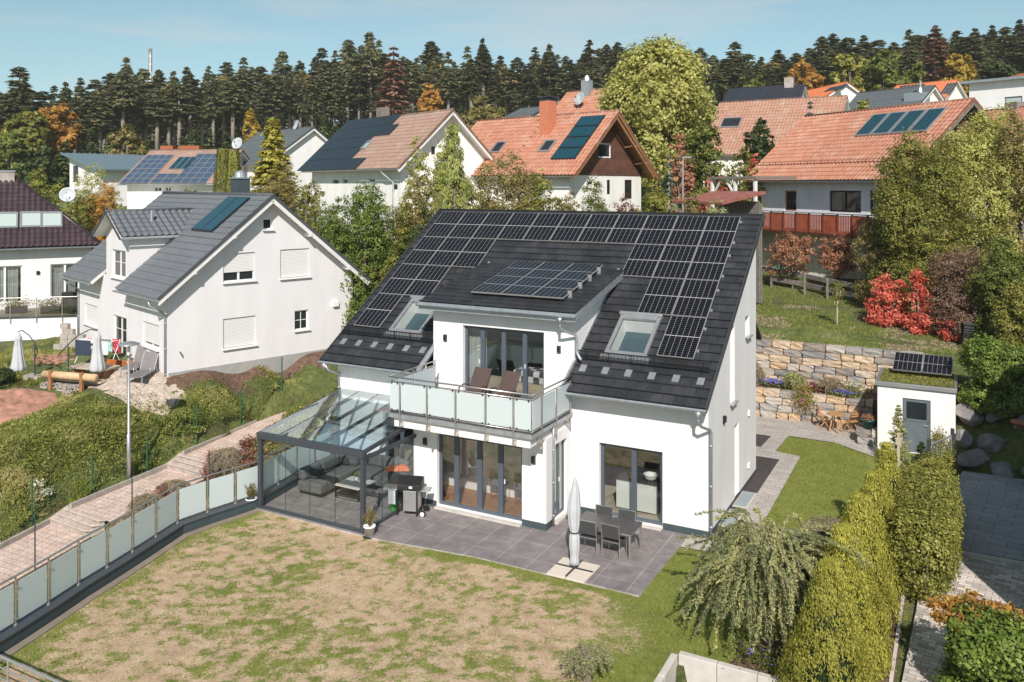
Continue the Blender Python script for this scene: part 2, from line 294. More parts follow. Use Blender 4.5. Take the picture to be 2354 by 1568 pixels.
# ---------------------------------------------------------------- objects
def tag(o, label=None, cat=None, group=None, kind=None):
    if label: o['label'] = label
    if cat: o['category'] = cat
    if group: o['group'] = group
    if kind: o['kind'] = kind
    return o
def thing(name, label, cat, loc=(0, 0, 0), rz=0., group=None):
    o = bpy.data.objects.new(name, None); COL.objects.link(o); o.empty_display_size = .3
    o.location = loc; o.rotation_euler = (0, 0, rz); return tag(o, label, cat, group)
class MB:
    def __init__(s, M4=None): s.v = []; s.f = []; s.mi = []; s.uv = []; s.m = 0; s.T = M4
    def add(s, vs, fs, uvs=None):
        o = len(s.v)
        for p in vs: s.v.append(tuple(s.T @ Vector(p)) if s.T is not None else tuple(p))
        for k, f in enumerate(fs):
            s.f.append([i+o for i in f]); s.mi.append(s.m); s.uv.append(uvs[k] if uvs else None)
        return s
    def box(s, a, b):
        x0, y0, z0 = [min(p, q) for p, q in zip(a, b)]; x1, y1, z1 = [max(p, q) for p, q in zip(a, b)]
        return s.add([(x0,y0,z0),(x1,y0,z0),(x1,y1,z0),(x0,y1,z0),(x0,y0,z1),(x1,y0,z1),(x1,y1,z1),(x0,y1,z1)],
              [(0,3,2,1),(4,5,6,7),(0,1,5,4),(1,2,6,5),(2,3,7,6),(3,0,4,7)])
    def beam(s, p, q, w, h, up=(0, 0, 1)):
        p = Vector(p); q = Vector(q); d = (q-p).normalized(); u = Vector(up)
        if abs(d.dot(u)) > .98: u = Vector((0, 1, 0))
        r = d.cross(u).normalized()*w/2; t = r.cross(d).normalized()*h/2
        vs = [p-r-t, p+r-t, p+r+t, p-r+t, q-r-t, q+r-t, q+r+t, q-r+t]
        return s.add(vs, [(0,1,2,3),(7,6,5,4),(0,4,5,1),(1,5,6,2),(2,6,7,3),(3,7,4,0)])
    def tube(s, pts, r, seg=8, cap=True):
        pts = [Vector(p) for p in pts]; n = len(pts); rr = r if isinstance(r, (list, tuple)) else [r]*n
        vs = []; fs = []; ref = Vector((0, 0, 1)); d0 = (pts[1]-pts[0]).normalized()
        if abs(d0.dot(ref)) > .9: ref = Vector((1, 0, 0))
        for i, p in enumerate(pts):
            d = (pts[min(i+1, n-1)]-pts[max(i-1, 0)]).normalized(); a = d.cross(ref)
            if a.length < 1e-4: a = d.cross(Vector((0, 1, 0)))
            a.normalize(); b = d.cross(a)
            for k in range(seg):
                t = 2*pi*k/seg; vs.append(p+(a*cos(t)+b*sin(t))*rr[i])
        for i in range(n-1):
            for k in range(seg):
                fs.append((i*seg+k, i*seg+(k+1) % seg, (i+1)*seg+(k+1) % seg, (i+1)*seg+k))
        if cap: fs.append(tuple(range(seg))[::-1]); fs.append(tuple((n-1)*seg+k for k in range(seg)))
        return s.add(vs, fs)
    def lathe(s, prof, c=(0, 0, 0), seg=16):
        vs = []; fs = []
        for r, z in prof:
            for k in range(seg):
                t = 2*pi*k/seg; vs.append((c[0]+r*cos(t), c[1]+r*sin(t), c[2]+z))
        for i in range(len(prof)-1):
            for k in range(seg): fs.append((i*seg+k, i*seg+(k+1) % seg, (i+1)*seg+(k+1) % seg, (i+1)*seg+k))
        if prof[0][0] > .001: fs.append(tuple(range(seg))[::-1])
        if prof[-1][0] > .001: fs.append(tuple((len(prof)-1)*seg+k for k in range(seg)))
        return s.add(vs, fs)
    def prism(s, poly, z0, z1):
        n = len(poly); vs = [(x, y, z0) for x, y in poly]+[(x, y, z1) for x, y in poly]
        fs = [tuple(range(n))[::-1], tuple(range(n, 2*n))]+[(i, (i+1) % n, n+(i+1) % n, n+i) for i in range(n)]
        return s.add(vs, fs)
    def slab(s, quad, th):      # quad of 3D points, thickened downwards along its normal
        q = [Vector(p) for p in quad]; n = (q[1]-q[0]).cross(q[-1]-q[0]).normalized()*th; k = len(q)
        vs = q+[p-n for p in q]
        return s.add(vs, [tuple(range(k)), tuple(range(k, 2*k))[::-1]]+[(i, i+k, (i+1) % k+k, (i+1) % k) for i in range(k)])
    def quad(s, pts, uv=None): return s.add(pts, [tuple(range(len(pts)))], [uv] if uv else None)
    def build(s, name, mat, parent=None, smooth=False, bevel=0, label=None):
        me = bpy.data.meshes.new(name); me.from_pydata(s.v, [], s.f)
        for m_ in (mat if isinstance(mat, (list, tuple)) else [mat]): me.materials.append(m_)
        me.polygons.foreach_set('material_index', s.mi)
        if any(u is not None for u in s.uv):
            l = me.uv_layers.new(name='UVMap'); i = 0
            for f, u in zip(s.f, s.uv):
                for k in range(len(f)):
                    l.data[i].uv = u[k] if u else (0, 0); i += 1
        if smooth: me.polygons.foreach_set('use_smooth', [True]*len(me.polygons))
        me.update(); o = bpy.data.objects.new(name, me); COL.objects.link(o)
        if parent: o.parent = parent
        if bevel:
            b = o.modifiers.new('bevel', 'BEVEL'); b.width = bevel; b.segments = 2; b.limit_method = 'ANGLE'
        if label: o['label'] = label
        return o
def uvbox(o, scale=1.):          # box-projected uv in metres
    me = o.data; l = me.uv_layers.new(name='UVMap') if not me.uv_layers else me.uv_layers[0]
    for p in me.polygons:
        n = p.normal; ax = max(range(3), key=lambda k: abs(n[k])); ij = [(1, 2), (0, 2), (0, 1)][ax]
        for li in p.loop_indices:
            v = me.vertices[me.loops[li].vertex_index].co; l.data[li].uv = (v[ij[0]]*scale, v[ij[1]]*scale)
    return o
def children(o): return [c for c in bpy.data.objects if c.parent == o]
def copy_tree(o, loc, rz=None, label=None, scale=None, parent=None):
    c = o.copy(); COL.objects.link(c); c.parent = parent
    if loc is not None: c.location = loc
    if rz is not None: c.rotation_euler = (0, 0, rz)
    if scale is not None: c.scale = scale
    if label: c['label'] = label
    for ch in CH_OF.get(o.name, None) or children(o):
        copy_tree(ch, None, parent=c)
    return c
CH_OF = {}
# wall with openings -----------------------------------------------------
def wall(mb, O, U, w_pts, ops, depth=.18, bottom=0.):
    """O origin (3), U horizontal unit dir; w_pts top profile [(u,z)...] from u0 to u1; ops [(u0,u1,z0,z1)].
    Outward normal = U x Z rotated: (Uy,-Ux)."""
    O = Vector(O); U = Vector(U); Nn = Vector((U.y, -U.x, 0)); Z = Vector((0, 0, 1))
    P = lambda u, z, d=0: tuple(O+U*u+Z*z-Nn*d)
    def top(u):
        for (a, za), (b, zb) in zip(w_pts, w_pts[1:]):
            if a-1e-6 <= u <= b+1e-6: return za+(zb-za)*(u-a)/(b-a) if b > a else za
        return w_pts[-1][1]
    us = sorted(set([p[0] for p in w_pts]+[o[0] for o in ops]+[o[1] for o in ops]))
    for a, b in zip(us, us[1:]):
        if b-a < 1e-5: continue
        mid = (a+b)/2; cuts = sorted([(o[2], o[3]) for o in ops if o[0] < mid < o[1]]); z = bottom
        for c0, c1 in cuts:
            if c0 > z+1e-5: mb.quad([P(a, z), P(b, z), P(b, c0), P(a, c0)])
            z = c1
        mb.quad([P(a, z), P(b, z), P(b, top(b)), P(a, top(a))])
    for (a, b, c, d) in ops:
        for q in ([P(a, c), P(a, d), P(a, d, depth), P(a, c, depth)], [P(b, d), P(b, c), P(b, c, depth), P(b, d, depth)],
                  [P(a, d), P(b, d), P(b, d, depth), P(a, d, depth)], [P(b, c), P(a, c), P(a, c, depth), P(b, c, depth)]): mb.quad(q)
# tiled roof plane ------------------------------------------------------
def tiles(name, mat, parent, O, U, V, w, l, clips=(), course=.36, style='pan', tw=.3, amp=.028, lip=.030, sub=4, thick=.0):
    """O lower-left corner, U along eave, V up slope (unit); real overlapping courses, optional clip planes [(point,normal)] (keeps side where dot<0)"""
    O = np.array(O, float); U = np.array(U, float); V = np.array(V, float); Nn = np.cross(U, V)
    nc = max(1, int(round(l/course))); cs = l/nc
    if style == 'pan':
        nx = int(round(w/tw))*sub; us = np.linspace(0, w, nx+1); ph = us/tw*2*pi
        prof = amp*(np.cos(ph)*.7+np.abs(np.cos(ph/2))*.6+.75)
    elif style == 'flat': us = np.array([0, w]); prof = np.zeros(2)
    n = len(us); vs = []; fs = []; uv = []
    for c in range(nc):
        for v, h in ((c*cs, lip), ((c+1)*cs, .004)):
            vs.append(O+np.outer(us, U)+V*v+np.outer(prof+h, Nn)); uv.append(np.stack([us, np.full(n, v)], 1))
    vs = np.concatenate(vs); uv = np.concatenate(uv); nr = 2*nc
    a = (np.arange(nr-1)[:, None]*n+np.arange(n-1)[None]).ravel()
    f = np.stack([a, a+1, a+n+1, a+n], 1)
    bm = bmesh.new(); me = bpy.data.meshes.new(name)
    me.from_pydata(vs.tolist(), [], f.tolist()); l_ = me.uv_layers.new(name='UVMap')
    l_.data.foreach_set('uv', uv[f.ravel()].ravel())
    me.polygons.foreach_set('use_smooth', [style == 'pan']*len(f))
    if clips:
        bm.from_mesh(me)
        for p, nn in clips:
            bmesh.ops.bisect_plane(bm, geom=bm.verts[:]+bm.edges[:]+bm.faces[:], plane_co=Vector(p), plane_no=Vector(nn), clear_outer=True)
        bm.to_mesh(me)
    bm.free(); me.materials.append(mat)
    if style == 'pan':
        try: me.set_sharp_from_angle(angle=radians(50))
        except Exception: pass
    me.update(); o = bpy.data.objects.new(name, me); COL.objects.link(o)
    if parent: o.parent = parent
    return o
V3 = Vector
def pv(parent, O, U, V, w, h, lift=.10, fm='pvframe', cm='pv', name='solar_panel', th=.04, fr=.016):
    O = V3(O); U = V3(U).normalized(); V = V3(V).normalized(); Nn = U.cross(V); O = O+Nn*lift
    mb = MB(); P = lambda a, b, c=0: O+U*a+V*b+Nn*c
    mb.m = 0
    mb.slab([P(0, 0), P(w, 0), P(w, h), P(0, h)], th)
    mb.m = 1
    mb.quad([P(fr, fr, .003), P(w-fr, fr, .003), P(w-fr, h-fr, .003), P(fr, h-fr, .003)], [(0, 0), (1, 0), (1, 1), (0, 1)])
    return mb.build(name, [M[fm], M[cm]], parent)
def gutter(parent, a, b, r=.07, mat='zinc', out=(0, -1, 0)):
    a = V3(a); b = V3(b); mb = MB(); o = V3(out); Z = V3((0, 0, 1)); vs = []; n = 8
    for p in (a, b):
        for rr in (r, r-.008):
            for k in range(n+1):
                t = pi*k/n; vs.append(p-o*cos(t)*rr-Z*sin(t)*rr)
    m_ = n+1; fs = []
    for k in range(n): fs.append((k, k+1, 2*m_+k+1, 2*m_+k)); fs.append((m_+k+1, m_+k, 3*m_+k, 3*m_+k+1))
    fs.append((0, 2*m_, 3*m_, m_)); fs.append((n, m_+n, 3*m_+n, 2*m_+n))
    for q in (0, 2*m_):
        for k in range(n): fs.append((q+k, q+k+1, q+m_+k+1, q+m_+k))
        fs.append(tuple(q+k for k in range(m_)))
    mb.add(vs, fs); L = (b-a).length; k = .45
    while k < L:
        p = a+(b-a).normalized()*k; mb.box(p+o*(r-.004)-V3((.012, .012, .02)), p+o*(r+.008)+V3((.012, .012, .012))); k += .85
    return mb.build('gutter', M[mat], parent)
def downpipe(parent, pts, r=.04, mat='zinc', funnel=None):
    mb = MB(); mb.tube(pts, r, 10)
    if funnel: mb.lathe([(r, -.20), (r*1.1, -.12), (.10, 0)], funnel, 10)
    p0, p1 = V3(pts[-2]), V3(pts[-1])
    for t in (.12, .5, .88):
        q = p0.lerp(p1, t); mb.lathe([(r*1.18, -.03), (r*1.18, .03)], q, 10)
    return mb.build('downpipe', M[mat], parent, smooth=True)
def frame_window(parent, O, U, w, h, n=1, fw=.07, mat='anthra_frame', gmat='glass', name='window', inset=.0, bars=(), handles=False, dz=.05, splits=None, stile=None):
    """window lying in plane O + U*u + Z*z; outward normal (Uy,-Ux)"""
    U = V3(U); Nn = V3((U.y, -U.x, 0)); O = V3(O)-Nn*inset; Z = V3((0, 0, 1)); T = Matrix.Identity(4)
    for i in range(3): T[i][0] = U[i]; T[i][1] = -Nn[i]; T[i][2] = Z[i]; T[i][3] = O[i]
    mb = MB(T); stile = stile or fw
    mb.box((0, 0, 0), (fw, dz, h)); mb.box((w-fw, 0, 0), (w, dz, h)); mb.box((fw, 0, 0), (w-fw, dz, fw)); mb.box((fw, 0, h-fw), (w-fw, dz, h))
    sp = splits or [w*i/n for i in range(n+1)]
    for x in sp[1:-1]: mb.box((x-stile*.75, -.006, fw), (x+stile*.75, dz+.004, h-fw))
    fr = mb.build(name, M[mat], parent)
    for a, b in zip(sp, sp[1:]):
        g = MB(T); g.box((a+.02, dz*.5-.004, .02), (b-.02, dz*.5+.004, h-.02))
        g.build('pane', M[gmat], fr)
    if bars:
        g = MB(T)
        for kind, p in bars:
            if kind == 'h': g.box((fw, -.004, h*p-.012), (w-fw, .02, h*p+.012))
            else: g.box((w*p-.012, -.005, fw), (w*p+.012, .02, h-fw))
        g.build('glazing_bar', M[mat], fr)
    if handles:
        for x in handles:
            g = MB(T); g.box((x-.012, -.03, h*.45), (x+.012, -.008, h*.45+.13)); g.build('handle', M['white_pvc'], fr)
    return fr
def room(parent, x0, x1, y0, y1, z0, z1, floor='floorwood', wallm='interior', name='room'):
    mb = MB(); mb.m = 0
    mb.quad([(x0, y0, z1), (x1, y0, z1), (x1, y1, z1), (x0, y1, z1)])
    mb.quad([(x0, y1, z0), (x1, y1, z0), (x1, y1, z1), (x0, y1, z1)]); mb.quad([(x0, y0, z0), (x0, y1, z0), (x0, y1, z1), (x0, y0, z1)])
    mb.quad([(x1, y0, z0), (x1, y1, z0), (x1, y1, z1), (x1, y0, z1)])
    mb.m = 1; mb.quad([(x0, y0, z0), (x1, y0, z0), (x1, y1, z0), (x0, y1, z0)])
    return mb.build('interior_lining', [M[wallm], M[floor]], parent)
def lamp_box(parent, p, n, u=.05):
    p = V3(p); n = V3(n); t = V3((-n.y, n.x, 0)); mb = MB()
    a = p-t*u; mb.slab([p-t*u+n*.10+V3((0, 0, .12)), p+t*u+n*.10+V3((0, 0, .12)), p+t*u+V3((0, 0, .12)), p-t*u+V3((0, 0, .12))], .02) if 0 else None
    q = [p-t*u, p+t*u, p+t*u+n*.09, p-t*u+n*.09]
    mb.add([x+V3((0, 0, -.12)) for x in q[:2]]+[x+V3((0, 0, -.06)) for x in q[2:]]+[x+V3((0, 0, .12)) for x in q],
           [(0, 3, 2, 1), (4, 5, 6, 7), (0, 1, 5, 4), (1, 2, 6, 5), (2, 3, 7, 6), (3, 0, 4, 7)])
    return mb.build('wall_lamp', M['black'], parent)
# ================================================================= MAIN HOUSE
H0 = thing('detached_house', 'large white rendered house with dark roof covered in solar panels and a glass balcony', 'house', (0, 0, 0))
SL = (8.72-3.76)/(7.08+.45); ES = (0, 1/sqrt(1+SL*SL), SL/sqrt(1+SL*SL)); zr = lambda y: 3.76+SL*(y+.45)
mb = MB()
KO = (-3.24, -1.31, .06, 2.2)     # kitchen door opening (x0,x1,z0,z1)
wall(mb, (-13.04, 0, 0), (1, 0, 0), [(0, 3.9), (3.70, 3.9)], [(1.95, 3.30, .06, 2.2)])
wall(mb, (-9.34, 0, 0), (1, 0, 0), [(0, 2.9), (5.12, 2.9)], [])
wall(mb, (-4.22, 0, 0), (1, 0, 0), [(0, 3.9), (4.22, 3.9)], [(KO[0]+4.22, KO[1]+4.22, KO[2], KO[3])])
GO = [(2.45, 3.05, 3.15, 5.45), (4.5, 5.1, 4.85, 5.50), (3.05, 3.62, .12, 2.35)]
wall(mb, (0, 0, 0), (0, 1, 0), [(0, zr(0)-.12), (6.1, zr(6.1)-.12)], GO, .2)
wall(mb, (0, 6.1, 0), (-1, 0, 0), [(0, zr(6.1)-.12), (13.04, zr(6.1)-.12)], [])
wall(mb, (-13.04, 6.1, 0), (0, -1, 0), [(0, zr(6.1)-.12), (6.1, zr(0)-.12)], [])
# projecting ground floor
LO = (-7.85, -4.94, .08, 2.27)
wall(mb, (-8.7, -1.65, 0), (1, 0, 0), [(0, 2.6), (4.53, 2.6)], [(LO[0]+8.7, LO[1]+8.7, LO[2], LO[3])])
wall(mb, (-4.17, -1.65, 0), (0, 1, 0), [(0, 2.6), (1.65, 2.6)], [(.53, 1.42, .10, 2.28)])
wall(mb, (-8.7, 0, 0), (0, -1, 0), [(0, 2.6), (1.65, 2.6)], [])
mb.quad([(-8.7, -1.65, 2.6), (-4.17, -1.65, 2.6), (-4.17, 0, 2.6), (-8.7, 0, 2.6)])
body = mb.build('wall', M['render'], H0)
# dormer wall
DY = .42; zd = lambda y: 5.93+(6.87-5.93)/(4.25+.05)*(y+.05)
mb = MB(); DO = (-8.2, -5.25, 2.98, 5.2)
wall(mb, (-9.34, DY, 0), (1, 0, 0), [(0, zd(DY)-.1), (5.12, zd(DY)-.1)], [(DO[0]+9.34, DO[1]+9.34, DO[2], DO[3])], .22, 2.9)
for x, s in ((-4.22, 1), (-9.34, -1)):
    q = [(x, DY, 2.9), (x, 4.2, 5.5), (x, 4.2, zd(4.2)-.1), (x, DY, zd(DY)-.1)]
    mb.quad(q if s > 0 else q[::-1])
mb.build('dormer_wall', M['render'], H0)
# concrete beam, balcony floor
mb = MB(); mb.box((-8.73, -2.6, 2.60), (-4.2, -.003, 2.90)); mb.build('balcony_slab', M['render'], H0)
bal = MB(); bal.box((-8.85, -2.72, 2.885), (-4.08, -.004, 2.99)); bal = bal.build('balcony_edge_flashing', M['zinc'], H0)
mb = MB(); mb.box((-9.30, -2.68, 2.99), (-4.12, DY-.003, 3.03)); o = uvbox(mb.build('balcony_floor', M['patio'], H0))
mb = MB()
for a, b in (((-8.7, -1.65), (-7.85, -1.65)), ((-4.94, -1.65), (-4.17, -1.65)), ((-4.22, 0), (-3.27, 0)), ((-1.30, 0), (0, 0)), ((-13.04, 0), (-8.7, 0))):
    mb.box((a[0]+.004, a[1]-.014, 0), (b[0]+(.012 if b[0] in (-4.17, 0) else -.004), a[1]+.03, .21))
mb.box((-4.2, -1.62, 0), (-4.156, -1.15, .21)); mb.box((-.02, .02, 0), (.012, 6.1, .12))
mb.build('plinth', M['plinth'], H0)
# roof -----------------------------------------------------------------
mb = MB()
def rs(x0, x1, y0, y1, th=.16): mb.slab([(x0, y0, zr(y0)), (x1, y0, zr(y0)), (x1, y1, zr(y1)), (x0, y1, zr(y1))], th)
HY0, HY1 = -.53+.295625*5, -.53+.295625*9
for x0, x1, h0, h1 in ((-13.36, -9.36, -11.35, -10.25), (-4.2, .06, -3.28, -2.18)):
    rs(x0, x1, -.5, HY0); rs(x0, x1, HY1, 4.2); rs(x0, h0, HY0, HY1); rs(h1, x1, HY0, HY1)
rs(-13.36, .06, 4.2, 7.1)
mb.box((-13.36, 7.0, 8.3), (.06, 7.14, 8.66)); roofsub = mb.build('roof', M['anthracite'], H0)
sl = lambda y0, y1: (y1-y0)*sqrt(1+SL*SL)
def rt(x0, x1, y0, y1, n):
    l = sl(y0, y1); o = tiles('roof_tiles', M['flat_tile'], roofsub, (x0, y0, zr(y0)+.004), (1, 0, 0), ES, x1-x0, l, course=l/n, style='flat', lip=.045)
    n_ = len(o.data.loops); a_ = np.zeros(n_*2); o.data.uv_layers[0].data.foreach_get('uv', a_); a_[0::2] += x0; o.data.uv_layers[0].data.foreach_set('uv', a_)
    return o
for x0, x1, h0, h1 in ((-13.36, -9.36, -11.35, -10.25), (-4.2, .06, -3.28, -2.18)):
    rt(x0, x1, -.53, HY0, 5); rt(x0, x1, HY1, 4.2, 7); rt(x0, h0, HY0, HY1, 4); rt(h1, x1, HY0, HY1, 4)
rt(-13.36, .06, 4.2, 7.12, 10)
mb = MB(); mb.beam((-13.36, 7.10, 8.72), (.06, 7.10, 8.72), .22, .07); mb.build('ridge_cap', M['flat_tile'], roofsub)
mb = MB()
for x, y0, y1 in ((-4.22, -.53, 4.2), (-9.34, -.53, 4.2)):
    mb.beam((x, y0, zr(y0)+.04), (x, y1, zr(y1)+.04), .07, .13)
mb.build('verge_flashing', M['zinc'], roofsub)
mb = MB()
for x in (-13.38, .075): mb.beam((x, -.53, zr(-.53)-.03), (x, 7.12, zr(7.12)-.03), .03, .20)
mb.build('verge_board', M['anthracite'], roofsub)
# dormer roof
DN = V3((0, 4.3, .94)).normalized()
mb = MB(); mb.slab([(-9.6, -.05, zd(-.05)), (-3.98, -.05, zd(-.05)), (-3.98, 4.35, zd(4.35)), (-9.6, 4.35, zd(4.35))], .16)
dr = mb.build('dormer_roof', M['anthracite'], H0)
l = 4.4/DN.y; tiles('roof_tiles', M['flat_tile'], dr, (-9.62, -.09, zd(-.09)+.004), (1, 0, 0), DN, 5.66, l, course=l/13, style='flat', lip=.045, clips=[((0, 4.27, 0), (0, 1, 0))])
mb = MB(); mb.box((-9.6, -.068, 5.68), (-3.98, -.052, 5.93)); mb.beam((-3.965, -.06, zd(-.06)-.10), (-3.965, 4.2, zd(4.2)-.10), .015, .22); mb.build('fascia', M['zinc'], dr)
gutter(dr, (-9.64, -.14, 5.87), (-3.95, -.14, 5.87)); gutter(roofsub, (-13.4, -.60, 3.70), (-9.28, -.60, 3.70)); gutter(roofsub, (-4.28, -.60, 3.70), (.10, -.60, 3.70))
downpipe(H0, [(-.12, -.60, 3.58), (-.12, -.60, 3.36), (-.06, -.50, 3.22), (.07, -.10, 3.04), (.09, -.06, 2.95), (.09, -.06, .02)], .042, funnel=(-.12, -.60, 3.64))
downpipe(H0, [(-4.45, -.14, 5.74), (-4.45, -.14, 5.5), (-4.38, 0.02, 5.38), (-4.12, .28, 5.24), (-4.10, .32, 5.1), (-4.10, .32, 4.72), (-4.02, .30, 4.60), (-3.95, .28, 4.52)], .042, funnel=(-4.45, -.14, 5.8))
downpipe(H0, [(-13.1, -.60, 3.58), (-13.05, -.5, 3.4), (-12.9, -.1, 3.2), (-12.95, -.07, 3.1), (-12.95, -.07, .05)], .042, funnel=(-13.15, -.60, 3.64))
downpipe(H0, [(-4.12, -1.28, 2.86), (-4.12, -1.28, 2.5), (-4.12, -1.28, .03)], .036)
# solar modules
for c in range(11):
    for r in range(4):
        if r == 0 or (r == 1 and (c < 3 or c > 7)) or (r == 2 and (c < 2 or c > 8)) or (r == 3 and c in (0, 10)):
            x = -13.045+c*1.127; y1 = 6.84-r*1.483; y0 = y1-1.462
            pv(H0, (x, y0, zr(y0)), (1, 0, 0), ES, 1.108, 1.462*sqrt(1+SL*SL), .11)
tv = V3((0, 3.26, .74)).normalized()
for c in range(3):
    for r in range(2):
        o_ = V3((-8.08+c*1.118, .77, 6.17))+tv*(r*1.70); pv(H0, o_, (1, 0, 0), tv, 1.10, 1.68, .10)
mb = MB()
for y in (1.2, 2.0, 2.8, 3.6):
    mb.box((-4.8, y, zd(y)), (-4.66, y+.05, zd(y)+.24))
mb.build('mounting_foot', M['chrome'], dr)
mb = MB()
for x, ys in ((-.665, (6.6, 5.6, 5.0, 4.1, 3.5, 2.7, 2.0, 1.2)),):
    for y in ys: mb.box((x, y, zr(y)+.03), (x+.07, y+.06, zr(y)+.11))
mb.build('module_clamp', M['chrome'], H0)
# roof windows
def roofwin(x0, x1, y0, y1):
    T = Matrix.Identity(4); V = V3(ES); Nn = V3((1, 0, 0)).cross(V)
    for i in range(3): T[i][0] = (1, 0, 0)[i]; T[i][1] = V[i]; T[i][2] = Nn[i]; T[i][3] = (x0, y0, zr(y0))[i]
    w = x1-x0; h = sl(y0, y1); mb = MB(T)
    for a, b in (((0, 0, 0), (.11, h, .13)), ((w-.11, 0, 0), (w, h, .13)), ((.11, 0, 0), (w-.11, .12, .13)), ((.11, h-.16, 0), (w-.11, h, .17))): mb.box(a, b)
    f = mb.build('roof_window', M['chrome'], H0, bevel=.012)
    g = MB(T); g.box((.11, .12, .075), (w-.11, h-.16, .085)); g.build('pane', M['glass'], f)
    g = MB(T); d = .32                                           # lit reveal lining and room below
    a, b, c, e = .13, w-.13, .14, h-.18
    for q in ([(a, c, .06), (a, e, .06), (a+.05, e-.1, -d), (a+.05, c+.05, -d)], [(b, e, .06), (b, c, .06), (b-.05, c+.05, -d), (b-.05, e-.1, -d)],
              [(a, e, .06), (b, e, .06), (b-.05, e-.1, -d), (a+.05, e-.1, -d)], [(b, c, .06), (a, c, .06), (a+.05, c+.05, -d), (b-.05, c+.05, -d)]): g.quad(q)
    g.build('reveal', M['white_pvc'], f)
    g = MB(T); g.quad([(a, c, -d), (b, c, -d), (b, e, -d), (a, e, -d)]); g.build('blind', M['skyglass'], f)
    g = MB(T); g.box((-.12, -.22, .03), (w+.12, -.005, .06)); g.build('flashing', M['chrome'], f)
    g = MB(T); g.box((-.05, h-.02, .04), (w+.05, h+.10, .22)); g.build('shutter_box', M['chrome'], f, bevel=.03)
roofwin(-11.46, -10.14, .84, 2.26); roofwin(-3.39, -2.07, .84, 2.26)
# snow guards
def snow(x0, x1, n, y=.50):
    Nn = V3((1, 0, 0)).cross(V3(ES)); b = V3((0, y, zr(y))); mb = MB()
    for h in (.16, .36): mb.beam(b+V3((x0, 0, 0))+V3((0, 0, h)), b+V3((x1, 0, 0))+V3((0, 0, h)), .03, .032)
    for h in (.20, .24, .28, .32): mb.beam(b+V3((x0, 0, h)), b+V3((x1, 0, h)), .008, .012)
    x = x0
    while x <= x1: mb.beam(b+V3((x, 0, .16)), b+V3((x, 0, .36)), .012, .012); x += .12
    g = mb.build('snow_guard', M['black'], roofsub)
    for k in range(n):
        x = x0+.3+(x1-x0-.5)*k/(n-1); q = MB(); q.beam(b+V3((x, 0, .05)), b+V3((x, 0, .37)), .02, .03)
        q.build('bracket', M['black'], g)
        q = MB(); a = b+V3((x-.10, -.34, -.34*SL)); V = V3(ES); q.slab([a+Nn*.055, a+V3((.20, 0, 0))+Nn*.055, a+V3((.20, 0, 0))+V*.27+Nn*.055, a+V*.27+Nn*.055], .02); q.build('bracket_plate', M['chrome'], g)
snow(-13.3, -9.45, 6); snow(-4.16, -.08, 6)
# windows and doors
frame_window(H0, (LO[0], -1.65, LO[2]), (1, 0, 0), LO[1]-LO[0], LO[3]-LO[2], fw=.10, name='folding_door', inset=.14, handles=(2.28,), splits=[0, .62, 1.42, 2.13, 2.91], stile=.11)
frame_window(H0, (KO[0], 0, KO[2]), (1, 0, 0), KO[1]-KO[0], KO[3]-KO[2], fw=.10, name='terrace_door', inset=.14, splits=[0, 1.03, 1.93], stile=.10)
frame_window(H0, (-11.09, 0, .06), (1, 0, 0), 1.35, 2.14, fw=.10, name='terrace_door', inset=.14, splits=[0, .68, 1.35], stile=.09)
frame_window(H0, (DO[0], DY, DO[2]), (1, 0, 0), DO[1]-DO[0], DO[3]-DO[2], fw=.10, name='folding_door', inset=.16, handles=(2.22, .55), splits=[0, .66, 1.44, 2.2, 2.95], stile=.10)
frame_window(H0, (-4.17, -1.12, .10), (0, 1, 0), .89, 2.18, fw=.08, name='side_door', inset=.10, splits=[0, .5, .89], handles=(.5,))
mb = MB(); mb.box((LO[0], -1.80, .0), (LO[1], -1.652, .075)); mb.box((KO[0], -.16, 0), (KO[1], -.002, .055)); mb.box((-4.168, -1.12, 0), (-4.05, -.23, .09)); mb.build('door_sill', M['concrete'], H0)
for (y0, y1, z0, z1) in GO:
    f = frame_window(H0, (0, y0, z0), (0, 1, 0), y1-y0, z1-z0, fw=.07, name='window' if z0 > 1 else 'entrance_door', inset=.15, gmat='dglass')
    if z0 > 1:
        g = MB(); g.box((.002, y0-.03, z0-.035), (.13, y1+.03, z0)); g.build('window_sill', M['chrome'], f)
mb = MB()
for y, z in ((4.95, 2.3), (4.9, .6)): mb.box((.002, y-.08, z-.08), (.06, y+.08, z+.08))
mb.build('vent_cover', M['white_pvc'], H0)
# rooms
room(H0, -8.55, -4.3, -1.45, 3.6, .07, 2.4); room(H0, -4.15, -.15, .16, 4.2, .065, 2.5, 'oak'); room(H0, -9.2, -4.35, .66, 4.6, 3.035, 5.5, 'oak', 'bedroom')
room(H0, -12.8, -8.8, .16, 3.8, .065, 2.5, 'oak', 'interior_dark')
for p, n in (((-8.25, -1.655, 1.95), (0, -1, 0)), ((-4.55, -1.655, 1.95), (0, -1, 0)), ((-8.85, DY-.005, 4.72), (0, -1, 0)), ((-4.72, DY-.005, 4.72), (0, -1, 0)), ((.005, 1.63, 2.89), (1, 0, 0))):
    lamp_box(H0, p, n)
mb = MB(); mb.box((-8.98, DY-.02, 3.38), (-8.90, DY-.002, 3.46)); mb.build('wall_socket', M['white_pvc'], H0)
